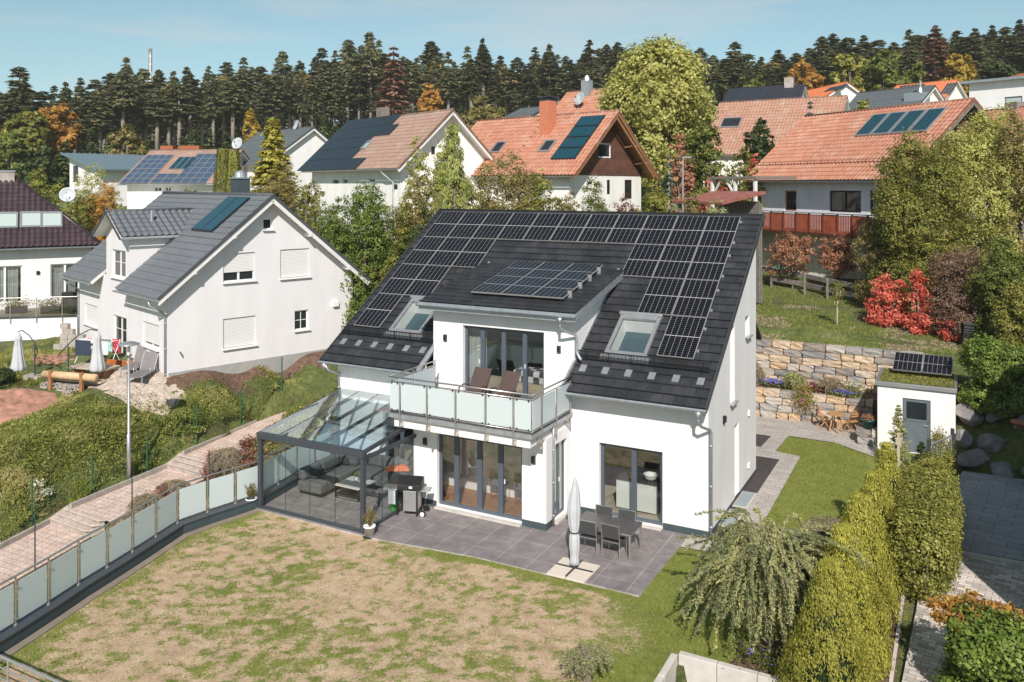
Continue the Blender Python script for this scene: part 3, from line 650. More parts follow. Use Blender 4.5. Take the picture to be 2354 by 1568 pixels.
# balcony railing: part with posts, panels and rails
RX0, RX1, RY = -8.80, -4.06, -2.76
mb = MB()
path = [(RX0, -.25), (RX0, RY), (RX1, RY), (RX1, -.15)]
for z, r in ((4.10, .024), (3.97, .017)):
    pts = [(x, y, z) for x, y in path]
    for a, b in zip(pts, pts[1:]): mb.tube([a, b], r, 8)
for a, b in zip(path, path[1:]): mb.tube([(*a, 3.10), (*b, 3.10)], .014, 6)
rail = mb.build('balcony_railing', M['steel'], H0, smooth=True)
pxs = [-8.40, -7.45, -6.48, -5.5, -4.62]
for x in pxs:
    q = MB(); q.tube([(x, RY-.03, 2.70), (x, RY-.03, 3.99)], .022, 8); q.box((x-.02, RY-.05, 2.66), (x+.02, -2.60, 2.78)); q.build('post', M['steel'], rail)
for y in (-2.2, -1.25, -.3):
    q = MB(); q.tube([(RX1+.03, y, 2.70), (RX1+.03, y, 3.99)], .022, 8); q.box((-4.2, y-.02, 2.66), (RX1+.05, y+.02, 2.78)); q.build('post', M['steel'], rail)
for y in (-.27, -1.5):
    q = MB(); q.tube([(RX0-.03, y, 2.90), (RX0-.03, y, 4.05)], .022, 8); q.build('post', M['steel'], rail)
xs = [RX0]+pxs+[RX1]
for a, b in zip(xs, xs[1:]):
    q = MB(); q.box((a+.03, RY-.008, 3.14), (b-.03, RY+.008, 3.93)); q.build('glass_panel', M['frost'], rail)
    q = MB()
    for x in (a+.10, b-.10):
        for z in (3.12, 3.90): q.box((x-.02, RY-.018, z), (x+.02, RY+.018, z+.05))
    q.build('glass_clamp', M['black'], rail)
for a, b in ((-2.72, -2.23), (-2.17, -1.28), (-1.22, -.33)):
    q = MB(); q.box((RX1-.008, a, 3.14), (RX1+.008, b, 3.93)); q.build('glass_panel', M['frost'], rail)
for a, b in ((-2.70, -1.53), (-1.47, -.32)):
    q = MB(); q.box((RX0-.008, a, 3.14), (RX0+.008, b, 3.93)); q.build('glass_panel', M['frost'], rail)
# light wells beside the right wall
for (a, b) in ((1.0, 2.4), (2.65, 4.05)):
    q = MB(); q.box((.02, a, -.1), (.46, b, .035)); c = q.build('light_well_rim', M['concrete'], H0); q = MB(); q.box((.055, a+.05, .035), (.41, b-.05, .055)); q.build('cover_panel', M['cover'], c)
# small canopy roof at the back corner
q = MB(); q.slab([(-2.2, 6.12, 5.2), (-.04, 6.12, 5.2), (-.04, 7.25, 4.42), (-2.2, 7.25, 4.42)][::1], .12); q.build('rear_canopy', M['flat_tile'], H0)

# ================================================================= PERGOLA
PG = thing('glass_patio_roof', 'anthracite patio enclosure with sloping glass roof and glass sides on the terrace', 'patio roof', (-10.6, -4.2, 0))
def pgb(fn, name, mat='anthracite', **k):
    mb = MB(Matrix.Translation((10.6, 4.2, 0))); fn(mb); return mb.build(name, M[mat], PG, **k)
FL = (-12.52, -4.2); FR = (-8.64, -4.2); BLx, BRx = -12.86, -8.72
for p in (FL, FR): pgb(lambda m: m.box((p[0]-.06, p[1]-.06, 0), (p[0]+.06, p[1]+.06, 2.16)), 'post')
pgb(lambda m: m.box((FL[0]-.08, -4.30, 2.13), (FR[0]+.08, -4.12, 2.32)), 'gutter_beam', bevel=.01)
pgb(lambda m: m.box((BLx-.03, -.09, 2.55), (-8.74, -.018, 2.69)), 'wall_beam')
pgb(lambda m: (m.box((FL[0]+.06, -4.24, .015), (FR[0]-.06, -4.16, .10)), m.box((FR[0]-.04, -4.14, .015), (FR[0]+.04, -1.7, .10)), m.box((FR[0]-.05, -4.1, 2.03), (FR[0]+.05, -1.66, 2.13))), 'bottom_track')
for k in range(6):
    t = k/5; xf = FL[0]+(FR[0]-FL[0])*t; xb = BLx+(BRx-BLx)*t; yb = -.05 if k < 5 else -1.67
    zb = 2.66 if k < 5 else 2.66-(1.6/4.15)*.36
    if k == 5: xb = xf
    pgb(lambda m: m.beam((xf, -4.2, 2.27), (xb, yb, zb-.02), .06 if 0 < k < 5 else .10, .10), 'rafter')
for k in range(5):
    a, b = k/5, (k+1)/5
    X = lambda t, f: (FL[0]+(FR[0]-FL[0])*t) if f else (BLx+(BRx-BLx)*t)
    if k < 4: q = [(X(a, 1)+.03, -4.22, 2.345), (X(b, 1)-.03, -4.22, 2.345), (X(b, 0)-.03, -.06, 2.705), (X(a, 0)+.03, -.06, 2.705)]
    else: q = [(X(a, 1)+.03, -4.22, 2.345), (X(b, 1)-.05, -4.22, 2.345), (X(b, 1)-.05, -1.67, 2.565), (X(a, 0)+.10, -1.67, 2.565)]
    pgb(lambda m: m.slab(q, .012), 'roof_pane', 'glass_r')
w = (FR[0]-FL[0]-.12)/4
for k in range(4): pgb(lambda m: m.box((FL[0]+.06+w*k+.006, -4.206+.02*(k % 2), .10), (FL[0]+.06+w*(k+1)-.006, -4.198+.02*(k % 2), 2.12)), 'glass_panel', 'glass_t')
for k in range(3): pgb(lambda m: m.box((FR[0]-.004, -4.12+k*.81+.006, .10), (FR[0]+.004, -4.12+(k+1)*.81-.006, 2.03)), 'glass_panel', 'glass_t')
pgb(lambda m: [m.box((FL[0]+.06+w*k-.005, -4.205, .10), (FL[0]+.06+w*k+.005, -4.195, 2.12)) for k in (1, 2, 3)]+[m.box((FR[0]-.005, -4.12+k*.81-.005, .1), (FR[0]+.005, -4.12+k*.81+.005, 2.03)) for k in (1, 2)], 'glass_joint', 'black')
# ---- sofa
SF = thing('corner_sofa', 'charcoal L-shaped corner sofa under the glass patio roof', 'sofa', (-11.2, -1.4, 0))
def part(T0, name, mat, fn, **k):
    mb = MB(Matrix.Translation(-V3(T0.location))); fn(mb); return mb.build(name, M[mat] if isinstance(mat, str) else mat, T0, **k)
part(SF, 'frame', 'black', lambda m: (m.box((-12.3, -2.75, .06), (-11.4, -.4, .12)), m.box((-12.3, -1.1, .06), (-8.95, -.4, .12)), m.box((-12.1, -2.6, 0), (-12.0, -2.5, .08)), m.box((-11.7, -2.6, 0), (-11.6, -2.5, .08))))
for a, b in (((-12.35, -2.8), (-11.4, -1.9)), ((-12.35, -1.88), (-11.4, -.4)), ((-11.38, -1.35), (-10.2, -.4)), ((-10.18, -1.35), (-8.98, -.4))):
    part(SF, 'seat_cushion', 'sofa', lambda m: m.box((a[0], a[1], .12), (b[0], b[1], .44)), bevel=.06)
for a, b in (((-12.36, -2.78), (-12.08, -1.95)), ((-12.36, -1.9), (-12.08, -1.0)), ((-12.36, -.95), (-11.5, -.42)), ((-11.35, -.62), (-10.25, -.38)), ((-10.2, -.62), (-9.1, -.38))):
    part(SF, 'back_cushion', 'sofa', lambda m: m.box((a[0], a[1], .44), (b[0], b[1], .82)), bevel=.09)
for x, y in ((-11.95, -2.3), (-11.9, -.8)): part(SF, 'pillow', 'darkgrey', lambda m: m.box((x-.2, y-.22, .45), (x+.12, y+.22, .72)), bevel=.08)
CT = thing('coffee_table', 'low black metal coffee table with grey top and lower shelf, in front of the sofa', 'table', (-10.6, -2.05, 0))
part(CT, 'table_top', 'concrete', lambda m: m.box((-11.1, -2.5, .40), (-10.15, -1.65, .43)))
part(CT, 'frame', 'black', lambda m: [m.box((x, y, .02), (x+.03, y+.03, .4)) for x in (-11.08, -10.2) for y in (-2.48, -1.7)]+[m.box((-11.08, -2.48, .0), (-10.17, -2.45, .03)), m.box((-11.08, -1.7, 0), (-10.17, -1.67, .03))])
part(CT, 'shelf', 'black', lambda m: [m.box((-11.08, -2.46+.1*k, .14), (-10.17, -2.40+.1*k, .16)) for k in range(8)])
vs_ = thing('plant_vase', 'small glass vase with green sprigs on the grey coffee table', 'vase', (-10.62, -2.02, .432))
mb = MB(); mb.lathe([(.05, 0), (.08, .06), (.05, .14), (.06, .16)], (0, 0, 0), 12); mb.build('vase', M['white_pot'], vs_, smooth=True)
# ================================================================= TERRACE FURNITURE
def leafquads(P, Nrm, size, aspect=.5, rnd=None, spread=.9, updir=None):
    """numpy leaf cards: P (n,3) centres, Nrm (n,3) preferred normals -> verts (4n,3)"""
    n = len(P); Nn = Nrm+RNG.normal(0, spread, (n, 3)); Nn /= np.linalg.norm(Nn, axis=1, keepdims=True)+1e-9
    A = np.cross(Nn, RNG.normal(0, 1, (n, 3))) if updir is None else updir+RNG.normal(0, .25, (n, 3))
    A -= Nn*(A*Nn).sum(1, keepdims=True); A /= np.linalg.norm(A, axis=1, keepdims=True)+1e-9
    B = np.cross(Nn, A); s = (size*(RNG.uniform(.65, 1.35, n)))[:, None]
    a = A*s*.5; b = B*s*.5*aspect
    # pointed leaf: diamond-like
    V = np.stack([P-a, P+b*1.0-a*.1, P+a, P-b*1.0-a*.1], 1).reshape(-1, 3); return V
def leafobj(name, V, mat, parent=None, rnd=None, loc=None, extra=None):
    n = len(V)//4; me = bpy.data.meshes.new(name); me.vertices.add(4*n); me.vertices.foreach_set('co', V.astype(np.float32).ravel())
    me.loops.add(4*n); me.loops.foreach_set('vertex_index', np.arange(4*n, dtype=np.int32)); me.polygons.add(n)
    me.polygons.foreach_set('loop_start', np.arange(0, 4*n, 4, dtype=np.int32)); me.polygons.foreach_set('loop_total', np.full(n, 4, dtype=np.int32))
    me.update(calc_edges=True)
    r = RNG.uniform(0, 1, n) if rnd is None else np.clip(rnd, 0, 1)
    at = me.attributes.new('rnd', 'FLOAT', 'POINT'); at.data.foreach_set('value', np.repeat(r, 4).astype(np.float32))
    me.materials.append(mat); o = bpy.data.objects.new(name, me); COL.objects.link(o)
    if parent: o.parent = parent
    if loc is not None: o.location = loc
    return o
def setrnd(o, vals):
    at = o.data.attributes.new('rnd', 'FLOAT', 'POINT'); at.data.foreach_set('value', np.asarray(vals, dtype=np.float32))
V_ = RNG.normal(0, .045, (60, 3))+[0, 0, .22]; leafobj('sprig', leafquads(V_, V_*0, .06), LM['green'], vs_)
# gas grill
GR = thing('gas_grill', 'black-lidded gas grill on a steel cart between the patio roof and the folding doors', 'grill', (-8.28, -2.4, 0), radians(18))
def lp(T0, name, mat, fn, **k):
    mb = MB(); fn(mb); return mb.build(name, M[mat] if isinstance(mat, str) else mat, T0, **k)
lp(GR, 'cart', 'chrome', lambda m: (m.box((-.16, -.24, .16), (.26, .22, .76))), bevel=.01)
lp(GR, 'door', 'concrete', lambda m: m.box((.262, -.2, .2), (.272, .18, .7)))
lp(GR, 'leg', 'black', lambda m: [m.box((x, y, 0), (x+.04, y+.04, .76)) for x in (-.36, .24) for y in (-.26, .2)])
lid = lp(GR, 'lid', 'black', lambda m: m.add([(-.34, -.26, .78), (.36, -.26, .78), (.36, .24, .78), (-.34, .24, .78), (-.34, -.24, .92), (.36, -.24, .92), (.36, .06, 1.12), (-.34, .06, 1.12), (-.34, .22, 1.06), (.36, .22, 1.06)],
  [(0, 3, 2, 1), (0, 1, 5, 4), (4, 5, 6, 7), (7, 6, 9, 8), (8, 9, 2, 3), (1, 2, 9, 6, 5), (0, 4, 7, 8, 3)]), bevel=.02)
lp(lid, 'emblem', 'whitecloth', lambda m: m.box((.02, -.262, .84), (.12, -.252, .9)))
lp(GR, 'side_shelf', 'chrome', lambda m: (m.box((-.80, -.22, .74), (-.36, .2, .78)), m.box((.37, -.2, .74), (.62, .18, .78))), bevel=.02)
lp(GR, 'cloth', 'dish', lambda m: m.box((-.62, -.24, .34), (-.40, -.22, .74)))
for y in (-.24, .2): lp(GR, 'wheel', 'black', lambda m: m.tube([(.42, y, .10), (.42, y+.05, .10)], .10, 16))
lp(GR, 'wheel_hub', 'white_pvc', lambda m: m.tube([(.42, -.252, .10), (.42, -.242, .10)], .065, 14))
WC = thing('watering_can', 'bright green plastic watering can beside the grill', 'watering can', (-8.86, -2.46, 0))
lp(WC, 'can', 'green_plastic', lambda m: m.lathe([(.10, 0), (.11, .16), (.08, .24), (.05, .26)], (0, 0, 0), 14), smooth=True)
lp(WC, 'spout', 'green_plastic', lambda m: m.tube([(.08, 0, .05), (.18, -.03, .2), (.24, -.05, .34)], [.025, .018, .02], 8))
lp(WC, 'handle', 'green_plastic', lambda m: m.tube([(-.05, 0, .26), (-.02, 0, .38), (-.12, 0, .36), (-.13, 0, .12)], .014, 6))
OC = thing('folded_lounge_cushion', 'black garden cushion standing upright with an orange rounded top, behind the grill', 'cushion', (-9.12, -1.9, 0), .5)
lp(OC, 'cushion', 'darkgrey', lambda m: m.box((-.3, -.12, .35), (.3, .12, 1.0)), bevel=.1)
lp(OC, 'orange_top', 'orange', lambda m: m.add(*(lambda: ([(.36*cos(t), -.02+.11*sin(t)*0+s*.12, 1.02+.16*sin(t)) for s in (-1, 1) for t in [pi*k/10*1.0 for k in range(11)]],
    [tuple(range(11)), tuple(range(11, 22))[::-1]]+[(i, i+11, i+12, i+1) for i in range(10)]))()), bevel=.03)
lp(OC, 'leg', 'black', lambda m: [m.box((x, -.1, 0), (x+.03, .1, .36)) for x in (-.28, .25)])
# potted shrubs
def potted(x, y, label):
    t = thing('potted_shrub', label, 'potted plant', (x, y, 0), 0, 'pots with small brown shrubs by the patio roof posts')
    lp(t, 'saucer', 'black', lambda m: m.lathe([(.17, 0), (.19, .02)], (0, 0, 0), 18))
    lp(t, 'pot', 'white_pot', lambda m: m.lathe([(.11, .02), (.16, .27), (.175, .27), (.175, .31), (.15, .31), (.14, .27)], (0, 0, 0), 20), smooth=True)
    st = MB(); P = []
    for k in range(26):
        a = RNG.uniform(0, 2*pi); r = RNG.uniform(.02, .22); h = RNG.uniform(.55, .86)-r*.4
        st.tube([(0, 0, .26), (r*.4*cos(a), r*.4*sin(a), .26+(h-.26)*.5), (r*cos(a), r*sin(a), h)], [.007, .005, .003], 4)
        for q in range(34):
            f = RNG.uniform(.35, 1.05); P.append((r*cos(a)*f, r*sin(a)*f, .26+(h-.26)*f))
    st.build('stem', M['bark'], t); P = np.array(P)+RNG.normal(0, .02, (len(P), 3))
    leafobj('foliage', leafquads(P, P*0+[0, 0, 1], .05), LM['brownish'], t); return t
potted(-12.78, -4.33, 'white pot with a small shrub left of the far post of the patio roof')
potted(-8.36, -4.27, 'white pot with a small shrub at the near right post of the patio roof')
# closed parasol
def folded_parasol(t, x, y, z, ztop, zbot, r, waist=None, name='canopy', lobes=8, tip=.02):
    prof = []; n = 22; vs = []; fs = []; seg = 48
    for i in range(n+1):
        f = i/n; zz = zbot+(ztop-zbot)*f
        rr = r*(sin(pi*min(1, (f*.9+.12)))**.75) if waist is None else r*waist(f)
        for k in range(seg):
            a = 2*pi*k/seg; q = rr*(1+.22*abs(cos(a*lobes/2+f*.8))**.7-.12)+.008; vs.append((x+q*cos(a)+.02*sin(f*9)*f, y+q*sin(a), z+zz+(.03*cos(a*lobes) if i == 0 else 0)))
    for i in range(n):
        for k in range(seg): fs.append((i*seg+k, i*seg+(k+1) % seg, (i+1)*seg+(k+1) % seg, (i+1)*seg+k))
    fs.append(tuple(n*seg+k for k in range(seg))); fs.append(tuple(range(seg))[::-1]); mb = MB(); mb.add(vs, fs); return mb.build(name, M['umbrella'], t, smooth=True)
UB = thing('closed_parasol', 'tall closed pale grey parasol standing on four pebble slabs at the terrace edge', 'parasol', (-2.5, -3.46, .06))
folded_parasol(UB, 0, 0, 0, 2.35, .12, .155, waist=lambda f: np.interp(f, [0, .06, .2, .32, .36, .42, .6, .8, .95, 1], [.75, .55, .8, .75, .55, .8, 1., .72, .25, .02]))
lp(UB, 'pole', 'anthracite', lambda m: m.tube([(0, 0, 0), (0, 0, 2.3)], .025, 8)); lp(UB, 'strap', 'darkgrey', lambda m: m.lathe([(.118, .90), (.122, .93)], (0, 0, 0), 20))
lp(UB, 'foot', 'anthracite', lambda m: (m.beam((-.5, 0, .004), (.5, 0, .004), .05, .03), m.beam((0, -.5, .004), (0, .5, .004), .05, .03), m.tube([(0, 0, 0), (0, 0, .25)], .04, 10)))
for k, (a, b, s_) in enumerate(((-.515, -.515, 'front left'), (.015, -.515, 'front right'), (-.515, .015, 'back left'), (.015, .015, 'back right'))):
    mb = MB(); mb.box((0, 0, 0), (.5, .5, .05)); o = mb.build('pebble_slab', M['terrazzo'], None, bevel=.006); o.location = (-2.5+a, -3.52+b, .006)
    tag(o, 'washed pebble slab under the parasol foot, %s of the four' % s_, 'paving slab', 'pebble slabs weighing down the parasol foot')
# table and chairs
TT = thing('garden_table', 'dark glass-topped garden table with steel legs on the terrace', 'table', (-2.2, -1.93, 0))
lp(TT, 'table_top', M['worktop'], lambda m: m.box((-.82, -.45, .715), (.82, .45, .735)))
lp(TT, 'frame', 'steel', lambda m: m.box((-.80, -.43, .66), (.80, .43, .712)))
for x in (-.80, .75):
    for y in (-.44, .39): lp(TT, 'leg', 'steel', lambda m: m.box((x, y, 0), (x+.05, y+.05, .68)))
CG = 'four steel garden chairs around the glass table'
CHR = thing('garden_chair', 'x', 'chair', (0, 0, 0), 0, CG)     # faces +y, back towards -y
lp(CHR, 'frame', 'steel', lambda m: ([m.tube([(s*.25, -.27, 0), (s*.25, -.23, .43), (s*.25, -.30, .90)], .013, 6) for s in (-1, 1)], [m.tube([(s*.25, .22, 0), (s*.25, .20, .64), (s*.25, -.22, .66)], .013, 6) for s in (-1, 1)],
   m.tube([(-.25, -.23, .42), (.25, -.23, .42)], .013, 6), m.tube([(-.25, .2, .42), (.25, .2, .42)], .013, 6), m.tube([(-.25, -.30, .89), (.25, -.30, .89)], .013, 6)))
lp(CHR, 'seat', 'darkgrey', lambda m: m.box((-.235, -.23, .42), (.235, .21, .432)))
lp(CHR, 'backrest', 'darkgrey', lambda m: m.slab([(-.235, -.242, .52), (.235, -.242, .52), (.235, -.298, .88), (-.235, -.298, .88)], .008))
lp(CHR, 'armrest', 'black', lambda m: [m.box((s*.25-.025, -.2, .665), (s*.25+.025, .2, .685)) for s in (-1, 1)])
CH_OF[CHR.name] = children(CHR)
CHR['label'] = 'black steel chair on the near side of the table, next to the parasol'; CHR.location = (-2.58, -2.2, 0); CHR.rotation_euler = (0, 0, .03)
copy_tree(CHR, (-1.93, -2.15, 0), -.04, 'black steel chair on the near side of the table, towards the house corner')
copy_tree(CHR, (-2.55, -1.60, 0), pi, 'black steel chair tucked in on the wall side, its back against the white wall')
copy_tree(CHR, (-1.90, -1.57, 0), pi+.03, 'black steel chair tucked in on the wall side, in front of the kitchen window')
bg = MB(); bg.v = []
bmx = bmesh.new(); bmesh.ops.create_icosphere(bmx, subdivisions=3, radius=.3)
for v in bmx.verts: v.co.z = abs(v.co.z)*.8; v.co *= 1+.18*sin(v.co.x*23)*cos(v.co.y*19+v.co.z*15)
me = bpy.data.meshes.new('dark_cover_bundle'); bmx.to_mesh(me); bmx.free(); me.materials.append(M['darkgrey'])
o = bpy.data.objects.new('folded_cover', me); COL.objects.link(o); o.location = (-3.75, -.5, .01); tag(o, 'crumpled dark fabric cover lying by the side door in the house corner', 'fabric cover')
# loungers on balcony
def lounger(name, label, loc, rz, mat, fr, group, sc=1.):
    t = thing(name, label, 'sun lounger', loc, rz, group); t.scale = (sc,)*3       # backrest towards +y
    lp(t, 'seat', mat, lambda m: m.slab([(-.28, -.9, .30), (.28, -.9, .30), (.28, .25, .33), (-.28, .25, .33)], .03))
    lp(t, 'backrest', mat, lambda m: m.slab([(-.28, .25, .33), (.28, .25, .33), (.28, .68, .98), (-.28, .68, .98)], .03))
    for s in (-1, 1):
        lp(t, 'armrest', fr, lambda m: m.tube([(s*.32, -.25, .28), (s*.34, -.2, .50), (s*.34, .05, .56), (s*.34, .3, .50), (s*.32, .42, .26), (s*.32, .46, 0)], .022, 6), smooth=True)
        lp(t, 'leg', fr, lambda m: m.tube([(s*.3, -.85, .30), (s*.3, -.95, 0)], .02, 6))
        lp(t, 'side_rail', fr, lambda m: m.tube([(s*.29, -.92, .30), (s*.29, .25, .32), (s*.29, .69, .99)], .02, 6))
    CH_OF[t.name] = children(t); return t
L0 = lounger('balcony_lounger', 'brown wicker reclining lounger on the balcony, the one nearer the left lamp', (-7.15, -.75, 3.03), radians(-2), 'wicker', 'wicker', 'brown loungers on the balcony')
copy_tree(L0, (-6.12, -.78, 3.03), radians(-4), 'brown wicker reclining lounger on the balcony, the one in the middle of the folding door')
# inside the rooms
def multi(name, label, cat, loc, parts, rz=0, group=None):
    t = thing(name, label, cat, loc, rz, group)
    for pn, mt, fn in parts: lp(t, pn, mt, fn)
    CH_OF[t.name] = children(t); return t
multi('bed', 'bed with black and white checked duvet behind the balcony doors', 'bed', (-5.75, 2.6, 3.04), [('base', 'oak', lambda m: m.box((-1.2, -1., 0), (1.2, 1., .35))), ('mattress', 'whitecloth', lambda m: m.box((-1.15, -.95, .35), (1.15, .95, .52)))])
m, nt, b, N, L = newmat('checked_duvet')
t1 = N.new('ShaderNodeTexChecker'); t1.inputs['Scale'].default_value = 4.5; t1.inputs[1].default_value = (.6, .6, .62, 1); t1.inputs[2].default_value = (.06, .07, .09, 1)
tc = N.new('ShaderNodeTexCoord'); L.new(tc.outputs['Object'], t1.inputs[0]); L.new(t1.outputs[0], b.inputs['Base Color']); M['check'] = m
lp(bpy.data.objects['bed'], 'duvet', 'check', lambda m: m.box((-1.22, -1.05, .2), (1.22, .6, .62)), bevel=.08)
DT = multi('dining_table', 'wooden dining table with thick legs inside the folding doors', 'table', (-6.1, .55, .07), [('table_top', 'wood', lambda m: m.box((-1., -.5, .72), (1., .5, .77)))]+[('leg', 'wood', (lambda x, y: lambda m: m.box((x, y, 0), (x+.13, y+.13, .72)))(x, y)) for x in (-.95, .82) for y in (-.48, .35)])
DC = multi('dining_chair', 'grey cantilever dining chair with chrome frame inside the folding doors, left one', 'chair', (-6.45, -.25, .07), [('seat', 'mesh_grey', lambda m: m.box((-.23, -.22, .43), (.23, .22, .49))), ('backrest', 'mesh_grey', lambda m: m.box((-.23, -.25, .47), (.23, -.2, .95))), ('frame', 'steel', lambda m: [m.tube([(s*.22, -.22, .43), (s*.22, .2, .43), (s*.22, .22, .02), (s*.22, -.25, .02)], .013, 6) for s in (-1, 1)])], 0, 'dining chairs seen through the folding doors')
copy_tree(DC, (-5.6, -.25, .07), .1, 'grey cantilever dining chair with chrome frame inside the folding doors, right one')
multi('curtain', 'pale curtain hanging behind the left pane of the folding doors', 'curtain', (-8.3, -1.2, .08), [('drape', 'interior', lambda m: [m.box((-.15+.08*k, -.03+.03*(k % 2), 0), (-.07+.08*k, .0+.03*(k % 2), 2.3)) for k in range(6)])])
multi('bedroom_curtain', 'grey curtain behind the left pane of the balcony doors', 'curtain', (-8.2, .95, 3.05), [('drape', 'curtain', lambda m: [m.box((-.05+.08*k, -.03+.03*(k % 2), 0), (.03+.08*k, .0+.03*(k % 2), 2.3)) for k in range(8)])])
KI = multi('kitchen_island', 'pale kitchen island with dark worktop behind the terrace window', 'kitchen island', (-2.35, 1.25, .065), [('cabinet', 'kitchen', lambda m: m.box((-.62, -.55, .06), (.62, 1.2, .88))), ('worktop', 'worktop', lambda m: m.box((-.64, -.57, .88), (.64, 1.22, .92))), ('drawer_line', 'worktop', lambda m: (m.box((.62, -.5, .46), (.626, 1.15, .475)), m.box((-.1, -.556, .5), (-.09, -.55, .86))))])
multi('mixing_bowl', 'white tilted bowl on the kitchen island', 'bowl', (-1.98, .95, .987), [('bowl', 'white_pot', lambda m: m.lathe([(.06, 0), (.17, .08), (.22, .2), (.21, .2), (.15, .08)], (0, 0, 0), 18))])
multi('amber_jar', 'small amber candle jar on the kitchen island', 'jar', (-2.6, .95, .987), [('jar', 'candle', lambda m: m.lathe([(.05, 0), (.055, .13), (.04, .15)], (0, 0, 0), 12))])
# ================================================================= GLASS FENCE ALONG THE LAWN
ZP = .28
fp = [(-11.35, -13.95), (-11.6, -13.1), (-11.85, -12.06), (-12.08, -11.17), (-12.35, -10.25), (-12.56, -9.34), (-12.78, -8.45), (-13.02, -7.54), (-13.27, -6.62), (-13.13, -5.68), (-12.93, -4.81), (-12.78, -4.0), (-12.95, -3.0), (-13.1, -2.0), (-13.2, -1.0), (-13.25, -.1)]
GF = thing('glass_fence', 'frosted glass fence with steel posts and round handrail along the left lawn edge', 'fence', (*fp[8], ZP))
off = V3((-fp[8][0], -fp[8][1], -ZP))
def gfb(fn, name, mat, par=None, **k):
    mb = MB(Matrix.Translation(off)); fn(mb); return mb.build(name, M[mat], par or GF, **k)
gfb(lambda m: m.tube([(x, y, ZP+1.06) for x, y in fp], .025, 8), 'handrail', 'steel', smooth=True)
for i, (x, y) in enumerate(fp):
    gfb(lambda m: (m.tube([(x, y, ZP-.02), (x, y, ZP+1.05)], .02, 8), m.lathe([(.045, 0), (.045, .02)], (x, y, ZP), 10), [m.box((x-.03, y-.03, ZP+h), (x+.03, y+.03, ZP+h+.04)) for h in (.12, .8)]), 'post', 'steel', smooth=False)
for i in range(len(fp)-1):
    a = V3((*fp[i], 0)); b = V3((*fp[i+1], 0)); d = (b-a).normalized(); a2 = a+d*.06; b2 = b-d*.06
    gfb(lambda m: m.beam((a2.x, a2.y, ZP+.50), (b2.x, b2.y, ZP+.50), .012, .84), 'glass_panel', 'frost2')
# parapet under the fence (dark coping) : own thing
def band(pts, w0, w1, z0, z1):      # polygon strip left/right offsets of polyline (left negative)
    mb = MB(); L_, R_ = [], []
    for i, p in enumerate(pts):
        a = V3((*pts[max(i-1, 0)], 0)); b = V3((*pts[min(i+1, len(pts)-1)], 0)); d = (b-a).normalized(); n = V3((d.y, -d.x, 0))
        L_.append(V3((*p, 0))+n*w0); R_.append(V3((*p, 0))+n*w1)
    n = len(pts); vs = [(q.x, q.y, z) for z in (z0, z1) for q in L_+R_]
    fs = []
    for i in range(n-1):
        fs += [(2*n+i, 3*n+i, 3*n+i+1, 2*n+i+1), (n+i, n+i+1, 3*n+i+1, 3*n+i), (i+1, i, 2*n+i, 2*n+i+1), (i, i+1, n+i+1, n+i)]
    fs += [(0, n, 3*n, 2*n), (2*n-1, n-1, 3*n-1, 4*n-1)]
    mb.add(vs, fs); return mb
PW = thing('parapet_wall', 'low wall with dark anthracite coping under the glass fence', 'wall', (0, 0, 0))
band(fp, -.12, .22, -2.0, .24).build('wall', M['plinth'], PW); band(fp, -.14, .24, .243, .28).build('coping', M['anthracite'], PW)
tag(band(fp[:12], .245, .45, -.05, .014).build('lawn_edging', M['paver']), kind='structure')
# foreground railing
RG = thing('metal_railing', 'grey tubular metal railing in the bottom left corner over the dry lawn', 'railing', (-9, -13.9, 0))
lp(RG, 'handrail', 'chrome', lambda m: m.tube([(-3, 0, 1.2), (3.5, 0, 1.2)], .024, 8)); 
for z in (1.0, .8, .6): lp(RG, 'rail', 'chrome', lambda m: m.tube([(-3, 0, z), (3.5, 0, z)], .012, 6))
for x in (-1.5, -.05, 1.4, 2.9): lp(RG, 'post', 'chrome', lambda m: m.tube([(x, 0, 0), (x, 0, 1.18)], .02, 6))
# ================================================================= GROUND
def _hash(ix, iy, s):
    h = (ix*374761393+iy*668265263+s*1442695041) & 0x7fffffff; h = ((h ^ (h >> 13))*1274126177) & 0x7fffffff; return ((h ^ (h >> 16)) & 0xffff)/65535.
def vnoise(x, y, sc, s=0, oct=4, g=.5):
    x = np.asarray(x, float)*sc; y = np.asarray(y, float)*sc; r = 0; a = 1; t = 0
    for o in range(oct):
        ix = np.floor(x).astype(np.int64); iy = np.floor(y).astype(np.int64); fx = x-ix; fy = y-iy
        fx = fx*fx*(3-2*fx); fy = fy*fy*(3-2*fy)
        n = (_hash(ix, iy, s+o)*(1-fx)+_hash(ix+1, iy, s+o)*fx)*(1-fy)+(_hash(ix, iy+1, s+o)*(1-fx)+_hash(ix+1, iy+1, s+o)*fx)*fy
        r = r+a*n; t += a; a *= g; x = x*2.03+17; y = y*2.03+9
    return r/t
CP = []
def cp(px, py, Z): p = atz(px, py, Z); CP.append((p[0], p[1], Z))
def cd(px, d, Z): p = atd(px, 0, d); CP.append((p[0], p[1], Z))
for t in ((-150,1330,-1.0),(0,1250,-.85),(110,1190,-.85),(200,1143,-.4),(380,1068,-.38),(425,1040,.0),(580,965,.05),(60,1120,.25),(160,1070,.45),(280,1000,.8),(420,960,.9),(540,900,1.15),(640,880,1.1),
 (50,960,1.1),(0,900,1.5),(100,868,1.72),(180,800,1.75),(95,795,1.55),(0,800,1.4),(-200,1100,.3),(-200,900,1.5),(1735,640,3.9),(1735,690,3.3),(1950,690,3.5),(2200,800,2.7),(1925,745,3.15),(1760,600,4.4)): cp(*t)
PATHL = [(-120,1326,-.9),(0,1264,-.9),(117,1203,-.9),(164,1170,-.45),(208,1151,-.45),(386,1076,-.45),(423,1047,0.),(590,975,0.)]
